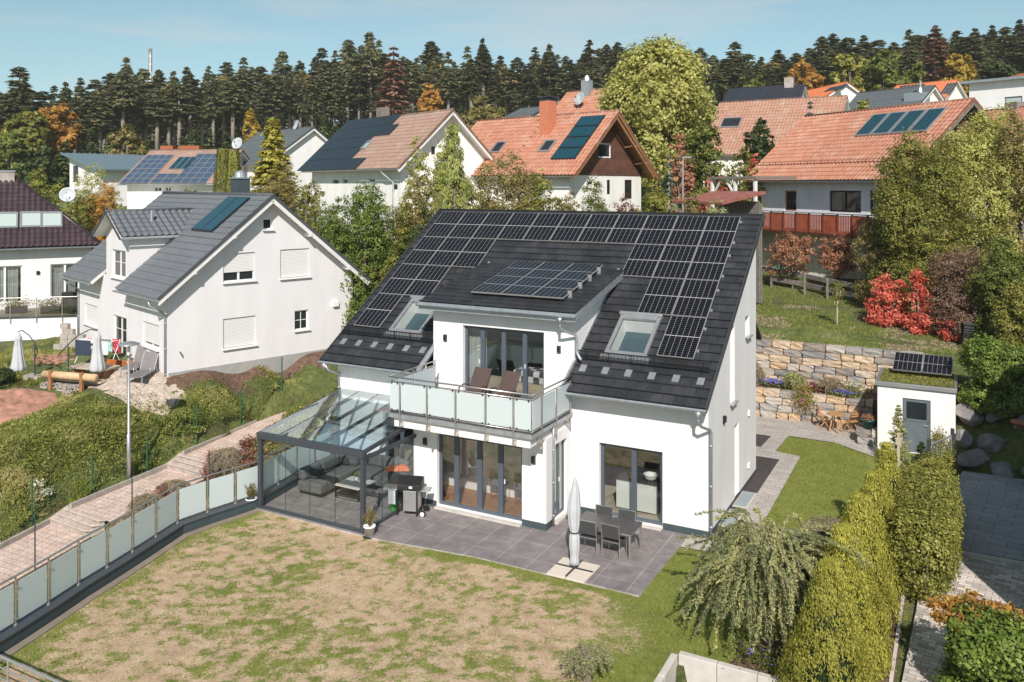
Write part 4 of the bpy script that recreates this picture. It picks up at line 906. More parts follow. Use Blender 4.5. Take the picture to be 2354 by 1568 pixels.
PK = [atz(*t) for t in PATHL]
for p in PK: CP.append((p[0]+.2, p[1], p[2]-.14)); CP.append((p[0]+1.9, p[1], p[2]-.10)); CP.append((p[0]+2.7, p[1], p[2]-.0))
for x in (-12.6, -8, -3, 2, 8): 
    for y in (-20, -14, -8, -2, 4): CP.append((x, y, -.12))
for t in ((-15.3,-8,-.5),(-15.3,-3,-.25),(-15.3,1,.35),(-15,4,1.0),(-14,8.5,1.9),(-11,9.5,1.5),(-6,9.5,1.0),(-2,10,-.12),(3,10,-.12),(7,9,-.12),(7,11.6,1.6),(8.6,11.6,1.7),(7,13.2,2.2),(8.8,13.2,2.3),(7,15,2.5),(-10,14,2.5),(-4,15.4,2.85),(1,15.4,2.9),(4.5,15.4,2.85),(8,15,2.6),(9.5,9,1.5),(-19,9.5,1.95),(-20,13,2.7),
 (-25,18,4),(-10,20,3.9),(-16,27,6),(-26.8,22.8,5.3),(-50,28,5.5),(3.2,28.2,4.4),(-34,3,2),(-5,45,6.2),(12,30,4.2),(22,10,.5),(22,-10,-.12),(30,30,4),(-18,-30,-3),(0,-45,-6),(30,-40,-5)): CP.append(t)
for t in ((60,120,10),(300,150,12.5),(500,170,15),(850,180,19),(1200,180,22),(1700,170,24),(2200,150,25),(2354,150,26),(1300,75,9),(1750,75,10.),(2100,90,13),(2300,85,13),(200,85,6.8),(600,85,7.8),(900,100,10.5),
 (3000,150,25),(-600,150,9),(-600,60,3),(60,260,18),(850,280,28),(1700,270,33),(2354,250,34),(3200,60,4),(0,60,4.2)): cd(*t)
for t_ in (-3, -1.5, 0, 2, 4, 6, 8, 9.5):
    for s_ in ((.25, 1.3) if t_ >= 0 else (-9, -6, -3, 0)): CP.append((-21.94+s_*cos(-.312)-t_*sin(-.312), .21+s_*sin(-.312)+t_*cos(-.312), 1.86-(.6 if s_ == 1.3 else 0)-(.3 if t_ < -2 else 0)-(.15 if (s_ == 0 and t_ == -1.5) else 0)))
CPa = np.array(CP); _n = len(CPa)
def _U(r2): return np.where(r2 > 1e-9, .5*r2*np.log(r2+1e-12), 0)
_d2 = ((CPa[:, None, :2]-CPa[None, :, :2])**2).sum(-1); _K = _U(_d2)+np.eye(_n)*.25; _P = np.c_[np.ones(_n), CPa[:, :2]]
_A = np.block([[_K, _P], [_P.T, np.zeros((3, 3))]]); _w = np.linalg.solve(_A, np.r_[CPa[:, 2], 0, 0, 0])
def tps(x, y):
    x = np.asarray(x, float); y = np.asarray(y, float); sh = x.shape; X = x.ravel(); Y = y.ravel(); o = np.zeros(len(X))
    for i in range(0, len(X), 20000):
        a = X[i:i+20000]; b = Y[i:i+20000]; d = (a[:, None]-CPa[None, :, 0])**2+(b[:, None]-CPa[None, :, 1])**2
        o[i:i+20000] = _U(d)@_w[:_n]+_w[_n]+_w[_n+1]*a+_w[_n+2]*b
    return o.reshape(sh)
def ground(x, y):
    x = np.asarray(x, float); y = np.asarray(y, float); z = tps(x, y)
    z = z+np.where((x < -19.2) & (y < 12), (vnoise(x, y, .9, 3)-.5)*.28, 0)
    z = np.where((x > -13.1) & (x < 12) & (y > -22) & (y < 7.5), -.12, z)
    z = np.where((x > -2.6) & (x < np.where(y < 9.8, 8.6, 6.)) & (y >= 7.5) & (y < 13.9), -.12, z)
    z = np.where((x > 1.15) & (x < 4.8) & (y < -6.15), -2., z)
    py_ = np.array([p[1] for p in PK]+[PK[7][1]+1.8]); o_ = np.argsort(py_); xk = np.interp(y, py_[o_], np.array([p[0] for p in PK]+[PK[7][0]])[o_]); zk = np.interp(y, py_[o_], np.array([p[2] for p in PK]+[0.])[o_])
    inr = (y > PK[0][1]-8) & (y < PK[7][1]+2.); z = np.where(inr & (x > xk-.25) & (x < xk+2.05), zk-.16, z); z = np.where(inr & (x >= xk+2.05) & (x < xk+3.0), np.minimum(np.maximum(z, zk-.06), zk+.15), z)
    z = np.where((x > -5.2) & (x < 4.9) & (y >= 13.9) & (y < 15.4), np.minimum(z, .9), z)
    z = np.where((x > -5.2) & (x < 4.9) & (y >= 15.4) & (y < 17), np.minimum(z, 2.86), z)
    return z
def gz(x, y): return float(ground(np.array([x]), np.array([y]))[0])
def onground(px, py, d0=14., d1=120.):
    ds = np.arange(d0, d1, .1); r = ray(px, py); P = CAM[None]+ds[:, None]*r[None]; k = np.where(P[:, 2] <= ground(P[:, 0], P[:, 1]))[0]
    i = k[0] if len(k) else len(ds)-1; p = P[i]; return np.array([p[0], p[1], gz(p[0], p[1])])
def axis_pts(lo, a, b, hi, fine, n):
    g = lambda k: (np.geomspace(1, 1+k, n)-1)/k
    return np.unique(np.round(np.r_[a-(a-lo)*g(60)[::-1], np.arange(a, b, fine), b+(hi-b)*g(60)], 3))
xs = axis_pts(-330, -36, 14, 330, .4, 70); ys = axis_pts(-80, -24, 34, 330, .4, 80)
X, Y = np.meshgrid(xs, ys); Zg = ground(X, Y); ZLO, ZHI = float(Zg.min()), float(Zg.max()); print('ground z', ZLO, ZHI)
me = bpy.data.meshes.new('ground'); nx, ny = len(xs), len(ys)
a = (np.arange(ny-1)[:, None]*nx+np.arange(nx-1)[None]).ravel()
me.from_pydata(np.stack([X.ravel(), Y.ravel(), Zg.ravel()], 1).tolist(), [], np.stack([a, a+1, a+nx+1, a+nx], 1).tolist())
me.polygons.foreach_set('use_smooth', [True]*len(me.polygons))
m, nt, b, N, L = newmat('wild_grass_ground')
t = N.new('ShaderNodeTexCoord')
c = ramp(nt, noise(nt, .55, 8, t.outputs['Object'], .65), (.32, (.12, .09, .05)), (.45, (.12, .145, .035)), (.58, (.17, .20, .05)), (.75, (.27, .24, .10)))
c2 = ramp(nt, noise(nt, 6, 6, t.outputs['Object'], .7), (.3, (.45, .45, .45)), (.7, (1.2, 1.2, 1.2)))
mu = N.new('ShaderNodeMix'); mu.data_type = 'RGBA'; mu.blend_type = 'MULTIPLY'; mu.inputs[0].default_value = 1; L.new(c, mu.inputs[6]); L.new(c2, mu.inputs[7])
L.new(mu.outputs[2], b.inputs['Base Color']); b.inputs['Roughness'].default_value = 1; bump(nt, b, noise(nt, 5, 8, None, .7), 1., .2)
me.materials.append(m); gr = bpy.data.objects.new('ground', me); COL.objects.link(gr); tag(gr, kind='structure')
# --- lawn with dry and green mask
def drymask(x, y):
    e = np.interp(y, [-17, -9.5, -7.5, -5.6, -4.4, -3.9], [-.9, -.7, -.5, -.25, -.6, -1.2])
    z1 = 1/(1+np.exp((x-e+(vnoise(x, y, .7, 21)-.5)*2.2)*4))       # 1 left = dry zone
    xr, yr = x*.87+y*.5, -x*.5+y*.87; p = vnoise(x, y, .45, 5, 3); q = vnoise(xr*.9, yr*1.15, 4.3, 9, 3, .55); q2 = vnoise(x, y, 11, 15, 2, .5)
    patch = q*.55+p*.38+q2*.25; g = 1/(1+np.exp(-(patch-.672)*13))       # green patches
    g2 = np.clip(1-(-4.12-y+(vnoise(x, y, 3.2, 33)-.5)*1.1)/.42, 0, 1)*(x > -8.4)*(x < .4)*.95   # green rim by the terrace
    nn = np.interp(y, [p_[1] for p_ in fp][:10], [p_[0] for p_ in fp][:10]); g3 = np.clip(1-(x-nn-.6)/.5, 0, 1)*vnoise(x, y, 2, 40)*1.1
    return np.clip(z1*(1-g)*(1-g2)*(1-g3), 0, 1)
xs = np.arange(-13.3, 5.01, .07); ys = np.arange(-17.5, 11.0, .07); X, Y = np.meshgrid(xs, ys); nx, ny = len(xs), len(ys)
D = drymask(X, Y); Zl = -.012+(vnoise(X, Y, 3, 50)-.5)*.03
fpx = np.interp(Y, [p_[1] for p_ in fp[:12]], [p_[0] for p_ in fp[:12]])+.35
keep = (X > fpx) & ~((Y < -5.95) & (X > .95)) & ~((Y > -3.6) & (X < -1)) & ~((Y > .2) & (X < 0))
a = (np.arange(ny-1)[:, None]*nx+np.arange(nx-1)[None]).ravel(); F = np.stack([a, a+1, a+nx+1, a+nx], 1); kf = keep.ravel()[F].all(1)
me = bpy.data.meshes.new('lawn'); me.from_pydata(np.stack([X.ravel(), Y.ravel(), Zl.ravel()], 1).tolist(), [], F[kf].tolist())
at = me.attributes.new('dry', 'FLOAT', 'POINT'); at.data.foreach_set('value', D.ravel().astype(np.float32)); me.polygons.foreach_set('use_smooth', [True]*len(me.polygons))
m, nt, b, N, L = newmat('patchy_lawn'); at = N.new('ShaderNodeAttribute'); at.attribute_name = 'dry'
dry = ramp(nt, noise(nt, 2.2, 8, None, .7), (.3, (.42, .275, .175)), (.5, (.60, .425, .285)), (.72, (.71, .54, .39)))
dry2 = ramp(nt, noise(nt, 30, 6, None, .75), (.35, (.62, .62, .62)), (.65, (1.18, 1.16, 1.12)))
grn = ramp(nt, noise(nt, 1.6, 6, None, .7), (.3, (.15, .18, .03)), (.7, (.26, .29, .055)))
mu = N.new('ShaderNodeMix'); mu.data_type = 'RGBA'; mu.blend_type = 'MULTIPLY'; mu.inputs[0].default_value = 1; 
a1 = N.new('ShaderNodeMath'); a1.operation = 'MULTIPLY_ADD'; L.new(noise(nt, 17, 4, None, .65), a1.inputs[0]); a1.inputs[1].default_value = 1.9; a1.inputs[2].default_value = -1.0
a2 = N.new('ShaderNodeMath'); a2.operation = 'ADD'; L.new(a1.outputs[0], a2.inputs[0]); L.new(at.outputs['Fac'], a2.inputs[1])
mr = N.new('ShaderNodeMapRange'); mr.inputs[1].default_value = .25; mr.inputs[2].default_value = .75; L.new(a2.outputs[0], mr.inputs[0])
L.new(mixcol(nt, mr.outputs[0], grn, dry), mu.inputs[6]); L.new(dry2, mu.inputs[7])
L.new(mu.outputs[2], b.inputs['Base Color']); b.inputs['Roughness'].default_value = 1; bump(nt, b, noise(nt, 26, 6, None, .7), .9, .05)
me.materials.append(m); o = bpy.data.objects.new('lawn', me); COL.objects.link(o); tag(o, kind='structure')
for v in me.vertices: pass
# --- paved sheets
def sheet(name, poly, z, mat, rot=0., th=.0):
    mb = MB(); 
    cs, sn = cos(rot), sin(rot); mb.quad([(x, y, z) for x, y in poly], [(x*cs-y*sn, x*sn+y*cs) for x, y in poly]); o = mb.build(name, M[mat]); tag(o, kind='structure'); return o
mb = MB(); mb.m = 0
T1 = [(-12.95, -4.32), (-8.2, -4.36), (-5.2, -4.02), (-.60, -3.97), (-.54, -.02), (-12.95, -.02)]
mb.quad([(x, y, .022) for x, y in T1], [(x+.04, y+.75) for x, y in T1]); 
for a_, b_ in zip(T1, T1[1:]+T1[:1]): mb.quad([(a_[0], a_[1], -.1), (b_[0], b_[1], -.1), (b_[0], b_[1], .022), (a_[0], a_[1], .022)], [(0, 0)]*4)
tag(mb.build('terrace_paving', M['patio']), kind='structure')
sheet('garden_path', [(-.54, -.86), (1.12, -.80), (1.12, -.02), (-.54, -.02)], .016, 'paver')
sheet('garden_path', [(.46, -.02), (1.12, -.02), (1.06, 8.5), (.46, 8.5)], .016, 'paver')
sheet('back_patio', [(-4, 6.1), (-.5, 6.1), (-.5, 7.8), (.46, 7.8), (.46, 8.5), (1.06, 8.5), (.14, 8.69), (.24, 10.86), (1.93, 10.79), (3.38, 9.72), (3.38, 13.3), (-4, 13.0)], .017, 'paver')
sheet('gravel_strip', [(0, -.02), (.46, -.02), (.46, 7.8), (0, 7.8)], .012, 'gravel'); sheet('gravel_strip', [(-.5, 6.1), (0, 6.1), (0, 7.78), (-.5, 7.78)], .012, 'gravel')
sheet('gravel_strip', [(-1.7, 8.95), (-.42, 8.95), (-.35, 10.5), (-1.7, 10.5)], .021, 'gravel')
sheet('flower_bed', [(3.7, -6.1), (5.0, -6.1), (5.0, 3.4), (3.9, 3.4)], .004, 'soil'); sheet('flower_bed', [(1.9, -6.0), (3.7, -6.0), (3.8, -4.5), (2.4, -4.3)], .008, 'soil')
sheet('driveway', [(4.97, -9), (12, -9), (12, 2.35), (5.6, 2.2), (5.3, .2)], -.004, 'paver_drive', .12)
sheet('driveway', [(5.4, 2.35), (12, 2.5), (12, 9.4), (6.2, 9.4)], .06, 'paver_slab', .12)
q = MB(); q.box((5.3, 2.22, -.1), (12, 2.36, .055)); tag(q.build('driveway_step', M['concrete']), kind='structure')
q = MB(); q.box((4.90, -7.5, -.1), (4.97, 2.2, .03)); tag(q.build('driveway_kerb', M['concrete']), kind='structure')
# L retaining wall of concrete elements round the lowered corner
RW = thing('concrete_retaining_wall', 'pale concrete L-shaped retaining wall at the lawn corner near the bottom edge', 'wall', (.95, -6.1, 0))
def rw(fn, name='wall_element'): mb = MB(Matrix.Translation((-.95, 6.1, 0))); fn(mb); return mb.build(name, M['concrete'], RW, bevel=.012)
for k in range(5): rw(lambda m: m.box((1.0+k*.80, -6.08-.0*k, -2), (1.0+(k+1)*.80-.012, -5.93, .10)))
for k in range(3): rw(lambda m: m.box((.86, -6.10-(k+1)*.9+.012, -2), (1.0-.003, -6.10-k*.9, .10)))
# --- garden path with steps on the left
def strip(a, b, z, w=2.05):
    return [(a[0], a[1], z), (a[0]+w, a[1]-.1, z), (b[0]+w, b[1]-.1, z), (b[0], b[1], z)]
M['pathstone'] = simple('pinkish_stone_slab', (.50, .40, .35), .95, var=.2, vs=4, bs=.3)
mb = MB(); ys_ = np.linspace(PK[6][1], PK[7][1]+1.6, 14); L3 = [(float(np.interp(y, [PK[6][1], PK[7][1]], [PK[6][0], PK[7][0]])), y) for y in ys_]
zz_ = [0.+.01*i for i in range(len(L3))]
for (x0, y0), (x1, y1), za, zb in zip(L3, L3[1:], zz_, zz_[1:]): mb.quad([(x0, y0, za), (x0+2.05, y0-.1, za), (x1+2.05, y1-.1, zb), (x1, y1, zb)], [(x0, y0), (x0+2.05, y0-.1), (x1+2.05, y1-.1), (x1, y1)])
tag(mb.build('garden_path', M['paver_path']), kind='structure')
for (a, b, z) in ((PK[0], PK[2], -.9), (PK[3], PK[5], -.45)):
    mb = MB(); q = strip(a, b, z); mb.quad(q, [(p[0], p[1]) for p in q]); mb.quad([q[1], (q[1][0], q[1][1], z-.5), (q[2][0], q[2][1], z-.5), q[2]], [(0, 0)]*4); tag(mb.build('garden_path', M['paver_path']), kind='structure')
for (a, b, z) in ((PK[2], PK[3], -.9), (PK[5], PK[6], -.45)):
    st = thing('stone_steps', 'pale stone steps in the pink paved path, %s flight' % ('lower left' if z < -.6 else 'upper, nearer the lamp and patio roof'), 'steps', (a[0], a[1], z))
    for k in range(3):
        f0, f1 = k/3, (k+1)/3; p0 = V3(a).lerp(V3(b), f0); p1 = V3(a).lerp(V3(b), f1); zz = .15*(k+1)
        mb = MB(Matrix.Translation(-V3(a)-V3((0, 0, z-a[2])))); mb.prism([(p0.x, p0.y), (p0.x+1.75, p0.y-.1), (p1.x+1.75, p1.y-.1), (p1.x, p1.y)], z-.5, z+zz-.006*(2-k)); mb.build('riser', M['block'], st)
        q = MB(Matrix.Translation(-V3(a)-V3((0, 0, z-a[2])))); q.prism([(p0.x-.02, p0.y-.05), (p0.x+1.85, p0.y-.15), (p1.x+1.85, p1.y-.1), (p1.x-.02, p1.y)], z+zz-.004*(2-k)-.003, z+zz+.045-.004*(2-k)); q.build('tread', M['pathstone'], st, bevel=.01)
for k, (a, b) in enumerate(zip(PK, PK[1:])):
    q = MB(); q.beam((a[0]-.05, a[1], a[2]+.04), (b[0]-.05, b[1], b[2]+.04), .10, .22); o = q.build('path_kerb', M['block']); tag(o, kind='structure')
# ---- stone walls
def stones(name, label, x0, x1, y, z0, rows, h, slope=0., loc=None, yend=None, hmul=1.):
    T0 = thing(name, label, 'stone wall', (x0, y, z0)); vs = []; fs = []; rn = []; off = 0
    for r in range(rows):
        x = x0-random.uniform(0, .4); zz = z0+r*h
        while x < x1:
            w = random.uniform(.42, .95); xe = min(x+w, x1+.1)
            n = (5, 3, 3); bm = bmesh.new(); bmesh.ops.create_cube(bm, size=1); bmesh.ops.subdivide_edges(bm, edges=bm.edges[:], cuts=2, use_grid_fill=True)
            yy = y+slope*(x-x0)+r*.05; cx, cz = (x+xe)/2, zz+h/2; rv = random.random()
            for v in bm.verts:
                c = v.co.copy(); rr = c.length; c *= (1-.32*max(0, rr-.62)); c.x *= (xe-x-.018); c.z *= (h-.014); c.y *= .5
                c += V3((random.uniform(-1, 1), random.uniform(-1.6, 1.0), random.uniform(-.6, .6)))*.022
                vs.append((c.x+cx, c.y+yy+.25, c.z+cz)); rn.append(rv)
            for f in bm.faces: fs.append([v.index+off for v in f.verts])
            off += len(bm.verts); bm.free(); x = xe
    mb = MB(Matrix.Translation(-V3((x0, y, z0)))); mb.add(vs, fs); o = mb.build('wall_stones', M['stone'], T0, smooth=False); setrnd(o, rn)
    q = MB(Matrix.Translation(-V3((x0, y, z0)))); q.add([(x0, y+.30+.0, z0), (x1, y+.30+slope*(x1-x0), z0), (x1, y+.75+slope*(x1-x0), z0), (x0, y+.75, z0)]+[(x0, y+.30+.0, z0+rows*h-.08), (x1, y+.30+slope*(x1-x0), z0+rows*h-.08), (x1, y+.75+slope*(x1-x0), z0+rows*h-.08), (x0, y+.75, z0+rows*h-.08)], [(0, 3, 2, 1), (4, 5, 6, 7), (0, 1, 5, 4), (1, 2, 6, 5), (2, 3, 7, 6), (3, 0, 4, 7)]); q.build('backfill', M['soil'], T0); return T0
stones('dry_stone_wall', 'lower tier of the yellow and grey limestone block wall behind the back patio', -4.2, 2.95, 13.0, 0., 4, .285, .03)
stones('dry_stone_wall', 'taller upper tier of the yellow and grey limestone block wall below the upper lawn', -5.0, 4.7, 14.75, 1.12, 6, .295, .0)
stones('dry_stone_wall', 'short stub of stacked limestone blocks left of the white shed carrying a flower pot', 2.86, 3.32, 11.0, 0., 2, .30)
mb = MB(); mb.box((-4.5, 13.62, .5), (4.6, 15.1, 1.13)); o = mb.build('flower_bed', M['soil']); tag(o, kind='structure')
def boulder(x, y, z, r, label, sz=(1, .8, .7), group='boulders in the shaded slope beside the shed'):
    bm = bmesh.new(); bmesh.ops.create_icosphere(bm, subdivisions=3, radius=1); s = random.uniform(0, 50)
    dirs = [V3((random.gauss(0, 1), random.gauss(0, 1), random.gauss(0, 1))).normalized() for _ in range(9)]
    for v in bm.verts:
        for d in dirs:
            k = v.co.dot(d)
            if k > .58: v.co -= d*(k-.58)*.95
        v.co *= 1+.05*sin(v.co.x*7+s)*cos(v.co.z*8+s); v.co = V3((v.co.x*sz[0]*r, v.co.y*sz[1]*r, v.co.z*sz[2]*r))
    me = bpy.data.meshes.new('boulder'); bm.to_mesh(me); bm.free(); me.materials.append(M['boulder']); o = bpy.data.objects.new('boulder', me); COL.objects.link(o); o.location = (x, y, z); o.rotation_euler = (0, 0, random.uniform(0, 6)); return tag(o, label, 'boulder', group)
k = 0
_bl = []
for row, (z, yy, n) in enumerate(((.25, 9.75, 5), (.85, 10.5, 5), (1.5, 11.3, 5))):
    for i in range(n): _bl.append((6.35+.33*(row == 0)+i*.78+random.uniform(-.22, .22), yy+random.uniform(-.25, .25), z+random.uniform(-.12, .12)))
for (x, y, z) in _bl: boulder(x, y, z, random.uniform(.42, .66), 'rounded grey boulder in the shaded rock slope right of the shed', (1, .8, random.uniform(.55, .85)))
# ---- shed
SX0, SX1, SY0, SY1, SZ = 3.42, 5.98, 10.85, 13.4, 2.42
SH = thing('garden_shed', 'small white rendered flat-roofed shed with a green roof and grey door', 'shed', (SX0, SY0, 0))
dl = aty(*[(2600+1230*.63786)*.61302, 1000], Y=SY0)[0]; drr = aty(*[(2600+1395*.63786)*.61302, 1000], Y=SY0)[0]
def shp(fn, name, mat, par=None, **k): mb = MB(Matrix.Translation((-SX0, -SY0, 0))); fn(mb); return mb.build(name, M[mat], par or SH, **k)
def _sw(m):
    wall(m, (SX0, SY0, 0), (1, 0, 0), [(0, SZ), (SX1-SX0, SZ)], [(dl-SX0, drr-SX0, .02, 1.98)], .1); wall(m, (SX1, SY0, 0), (0, 1, 0), [(0, SZ), (SY1-SY0, SZ)], [])
    wall(m, (SX0, SY1, 0), (0, -1, 0), [(0, SZ), (SY1-SY0, SZ)], []); wall(m, (SX1, SY1, 0), (-1, 0, 0), [(0, SZ), (SX1-SX0, SZ)], [])
shp(_sw, 'wall', 'render')
dd = shp(lambda m: (m.box((dl+.003, SY0+.05, .02), (drr-.003, SY0+.09, 1.977)), m.box((dl+.06, SY0+.03, 1.16), (drr-.06, SY0+.05, 1.22)), m.box((dl+.03, SY0+.03, .05), (dl+.09, SY0+.05, 1.95)), m.box((drr-.09, SY0+.03, .05), (drr-.03, SY0+.05, 1.95))), 'door', 'door_grey')
shp(lambda m: m.box((dl+.13, SY0+.035, 1.25), (drr-.13, SY0+.047, 1.86)), 'window', 'dglass', dd); shp(lambda m: m.tube([(drr-.08, SY0-.01, 1.05), (drr-.22, SY0-.01, 1.05)], .012, 6), 'handle', 'steel', dd)
shp(lambda m: [m.box(a, b) for a, b in (((SX0-.09, SY0-.09, SZ-.06), (SX1+.05, SY0+.02, SZ+.09)), ((SX0-.09, SY0+.02, SZ-.06), (SX0+.03, SY1, SZ+.09)), ((SX1-.06, SY0+.02, SZ-.06), (SX1+.05, SY1, SZ+.09)), ((SX0+.03, SY1-.1, SZ-.06), (SX1-.06, SY1, SZ+.09)))], 'roof_edge', 'chrome', bevel=.008)
gr_ = shp(lambda m: m.box((SX0+.03, SY0+.02, SZ-.05), (SX1-.06, SY1-.1, SZ+.05)), 'green_roof', 'moss')
P = np.c_[RNG.uniform(SX0+.05, SX1-.08, 5200), RNG.uniform(SY0+.04, SY1-.12, 5200), np.full(5200, SZ+.07)]; P[:, 2] += vnoise(P[:, 0], P[:, 1], 2.5)*.09
leafobj('sedum', leafquads(P-[SX0, SY0, 0], P*0+[0, 0, 1], .05), LM['greeny'], SH)
for k in range(2): pv(SH, (3.98-SX0+k*1.02-.15, 1.35, SZ+.30), (1, -.06, 0), (0.04, .90, .42), 1.0, 1.15, 0, 'chrome', name='solar_panel')
# compost bin, gate, post
def qthing(name, label, cat, loc, mat, fn, group=None, **k):
    mb = MB(); fn(mb); o = mb.build(name, M[mat] if isinstance(mat, str) else mat, None, **k); o.location = loc; return tag(o, label, cat, group)
p = onground(2232, 798)
CB = thing('compost_bin', 'black slatted plastic compost bin at the edge of the upper lawn', 'compost bin', tuple(p), .2)
lp(CB, 'bin', 'black', lambda m: m.add([(-.42, -.42, 0), (.42, -.42, 0), (.42, .42, 0), (-.42, .42, 0), (-.32, -.32, 1.0), (.32, -.32, 1.0), (.32, .32, 1.0), (-.32, .32, 1.0)], [(0, 3, 2, 1), (4, 5, 6, 7), (0, 1, 5, 4), (1, 2, 6, 5), (2, 3, 7, 6), (3, 0, 4, 7)]), bevel=.02)
lp(CB, 'lid', 'darkgrey', lambda m: m.box((-.36, -.36, 1.0), (.36, .36, 1.07)), bevel=.02)
lp(CB, 'slat', 'darkgrey', lambda m: [m.box((-.41+.008*k, -.435+.0105*k, .06+.1*k), (.41-.008*k, -.40, .11+.1*k)) for k in range(9)])
GT = thing('metal_gate', 'grey metal mesh garden gate at the end of the clipped hedge', 'gate', (5.25, 7.6, 0), radians(68))
lp(GT, 'frame', 'chrome', lambda m: (m.box((0, -.02, .05), (.05, .02, 1.3)), m.box((1.6, -.02, .05), (1.65, .02, 1.3)), m.box((0, -.02, 1.26), (1.6, .02, 1.3)), m.box((0, -.02, .05), (1.6, .02, .09))))
lp(GT, 'bars', 'chrome', lambda m: [m.box((.05+k*.11, -.006, .09), (.062+k*.11, .006, 1.26)) for k in range(15)]); lp(GT, 'post', 'anthracite', lambda m: m.box((-.1, -.05, 0), (-.02, .05, 1.5))); lp(GT, 'post', 'anthracite', lambda m: m.box((1.68, -.05, 0), (1.76, .05, 1.5)))
qthing('wooden_marker_post', 'thin wooden post with a small white sign by the silvery conifer at the shed', 'post', (4.28, 8.35, 0), 'oak', lambda m: (m.box((-.04, -.04, 0), (.04, .04, 1.35)), m.box((-.09, -.05, .95), (.09, -.042, 1.2))))
# bistro set
BT = thing('bistro_table', 'round folding wooden table on the back patio by the stone wall', 'table', (1.8, 12.25, .018))
lp(BT, 'table_top', 'bistro', lambda m: m.lathe([(.36, .70), (.36, .725)], (0, 0, 0), 8)); 
for a in (.5, 2.1, 3.6, 5.2): lp(BT, 'leg', 'bistro', lambda m: m.beam((.26*cos(a), .26*sin(a), 0), (.12*cos(a), .12*sin(a), .70), .05, .05))
BC = thing('bistro_chair', 'folding wooden chair left of the round table, facing it', 'chair', (1.25, 12.55, .018), radians(-70), 'folding wooden chairs at the bistro table')
def bch(t):
    for s in (-1, 1):
        lp(t, 'leg', 'bistro', lambda m: (m.beam((s*.2, -.22, 0), (s*.2, .16, .46), .03, .035), m.beam((s*.2, .22, 0), (s*.2, -.2, .88), .03, .035)))
    lp(t, 'seat', 'bistro', lambda m: [m.box((-.2, -.18+.075*k, .44), (.2, -.12+.075*k, .46)) for k in range(5)])
    lp(t, 'backrest', 'bistro', lambda m: [m.box((-.2, -.2+.01*k, .84-.1*k), (.2, -.18+.01*k, .90-.1*k)) for k in range(3)])
    CH_OF[t.name] = children(t)
bch(BC); copy_tree(BC, (2.35, 12.5, .018), radians(55), 'folding wooden chair between the round table and the shed')
FPt = thing('flower_pot', 'dark teal glazed pot with orange flowers on the stone block stub', 'potted plant', (3.08, 11.2, .60))
lp(FPt, 'pot', 'teal_pot', lambda m: m.lathe([(.13, 0), (.21, .3), (.23, .3), (.23, .35), (.19, .35)], (0, 0, 0), 18), smooth=True)
P = RNG.normal(0, .1, (500, 3))*[1.1, 1.1, .5]+[0, 0, .42]; leafobj('foliage', leafquads(P, P*0+[0, 0, 1], .06), LM['copperleaf'], FPt)
tp = thing('terracotta_bowl', 'terracotta bowl planter standing among the shaded boulders', 'planter', tuple(aty(2348, 985, 10.2)))
lp(tp, 'bowl', 'terracotta', lambda m: m.lathe([(.12, 0), (.3, .2), (.33, .2), (.33, .24), (.27, .24)], (0, 0, 0), 18), smooth=True)
# neighbouring house right of the frame (casts the big shadow on the driveway)
NB = thing('neighbouring_house', 'white two-storey house just outside the right edge that shades the driveway', 'house', (8.75, -3.6, 0), radians(0))
q = MB(); wall(q, (0, 12, 0), (0, -1, 0), [(0, 5.2), (12, 5.2)], [(2, 3.4, .9, 2.2), (6, 7.4, .9, 2.2), (2, 3.4, 3.4, 4.6), (6, 7.4, 3.4, 4.6)]); wall(q, (0, 0, 0), (1, 0, 0), [(0, 5.2), (4.5, 8), (9, 5.2)], [(2, 3.5, .9, 2.2)]); wall(q, (9, 0, 0), (0, 1, 0), [(0, 5.2), (12, 5.2)], []); wall(q, (9, 12, 0), (-1, 0, 0), [(0, 5.2), (4.5, 8), (9, 5.2)], [])
q.build('wall', M['render_b'], NB)
q = MB(); q.slab([(-.4, -.5, 4.97), (4.5, -.5, 8.02), (4.5, 12.5, 8.02), (-.4, 12.5, 4.97)][::-1], -.15); q.slab([(4.5, -.5, 8.02), (9.4, -.5, 4.97), (9.4, 12.5, 4.97), (4.5, 12.5, 8.02)], .15); q.build('roof', M['slate_roof'], NB)
for (a, b, c, d) in [(2, 3.4, .9, 2.2), (6, 7.4, .9, 2.2), (2, 3.4, 3.4, 4.6), (6, 7.4, 3.4, 4.6)]:
    frame_window(NB, (0, 12-a, c), (0, -1, 0), b-a, d-c, 2, name='window', gmat='dglass', mat='white_pvc', inset=.12)
# ---- street lamp
lb = atz(296, 1106, -.42)
SLm = thing('street_lamp', 'tall grey street lamp with flat disc top beside the pink path', 'street lamp', tuple(lb))
_h = zat(800, depth_of(lb[0], lb[1]))-lb[2]
lp(SLm, 'pole', 'chrome', lambda m: m.tube([(0, 0, -.3), (0, 0, 1.6), (0, 0, 1.62), (0, 0, _h-.25)], [.07, .07, .045, .045], 12), smooth=True)
lp(SLm, 'glass_cylinder', 'glass_t', lambda m: m.lathe([(.09, _h-.25), (.10, _h+.12)], (0, 0, 0), 14)); lp(SLm, 'lamp_core', 'white_pvc', lambda m: m.tube([(0, 0, _h-.25), (0, 0, _h+.05)], .05, 10))
lp(SLm, 'collar', 'chrome', lambda m: m.lathe([(.06, _h-.32), (.11, _h-.25), (.11, _h-.22)], (0, 0, 0), 14)); lp(SLm, 'shade', 'chrome', lambda m: m.lathe([(.02, _h+.22), (.2, _h+.20), (.365, _h+.13), (.365, _h+.115), (.1, _h+.12)], (0, 0, 0), 28), smooth=True)
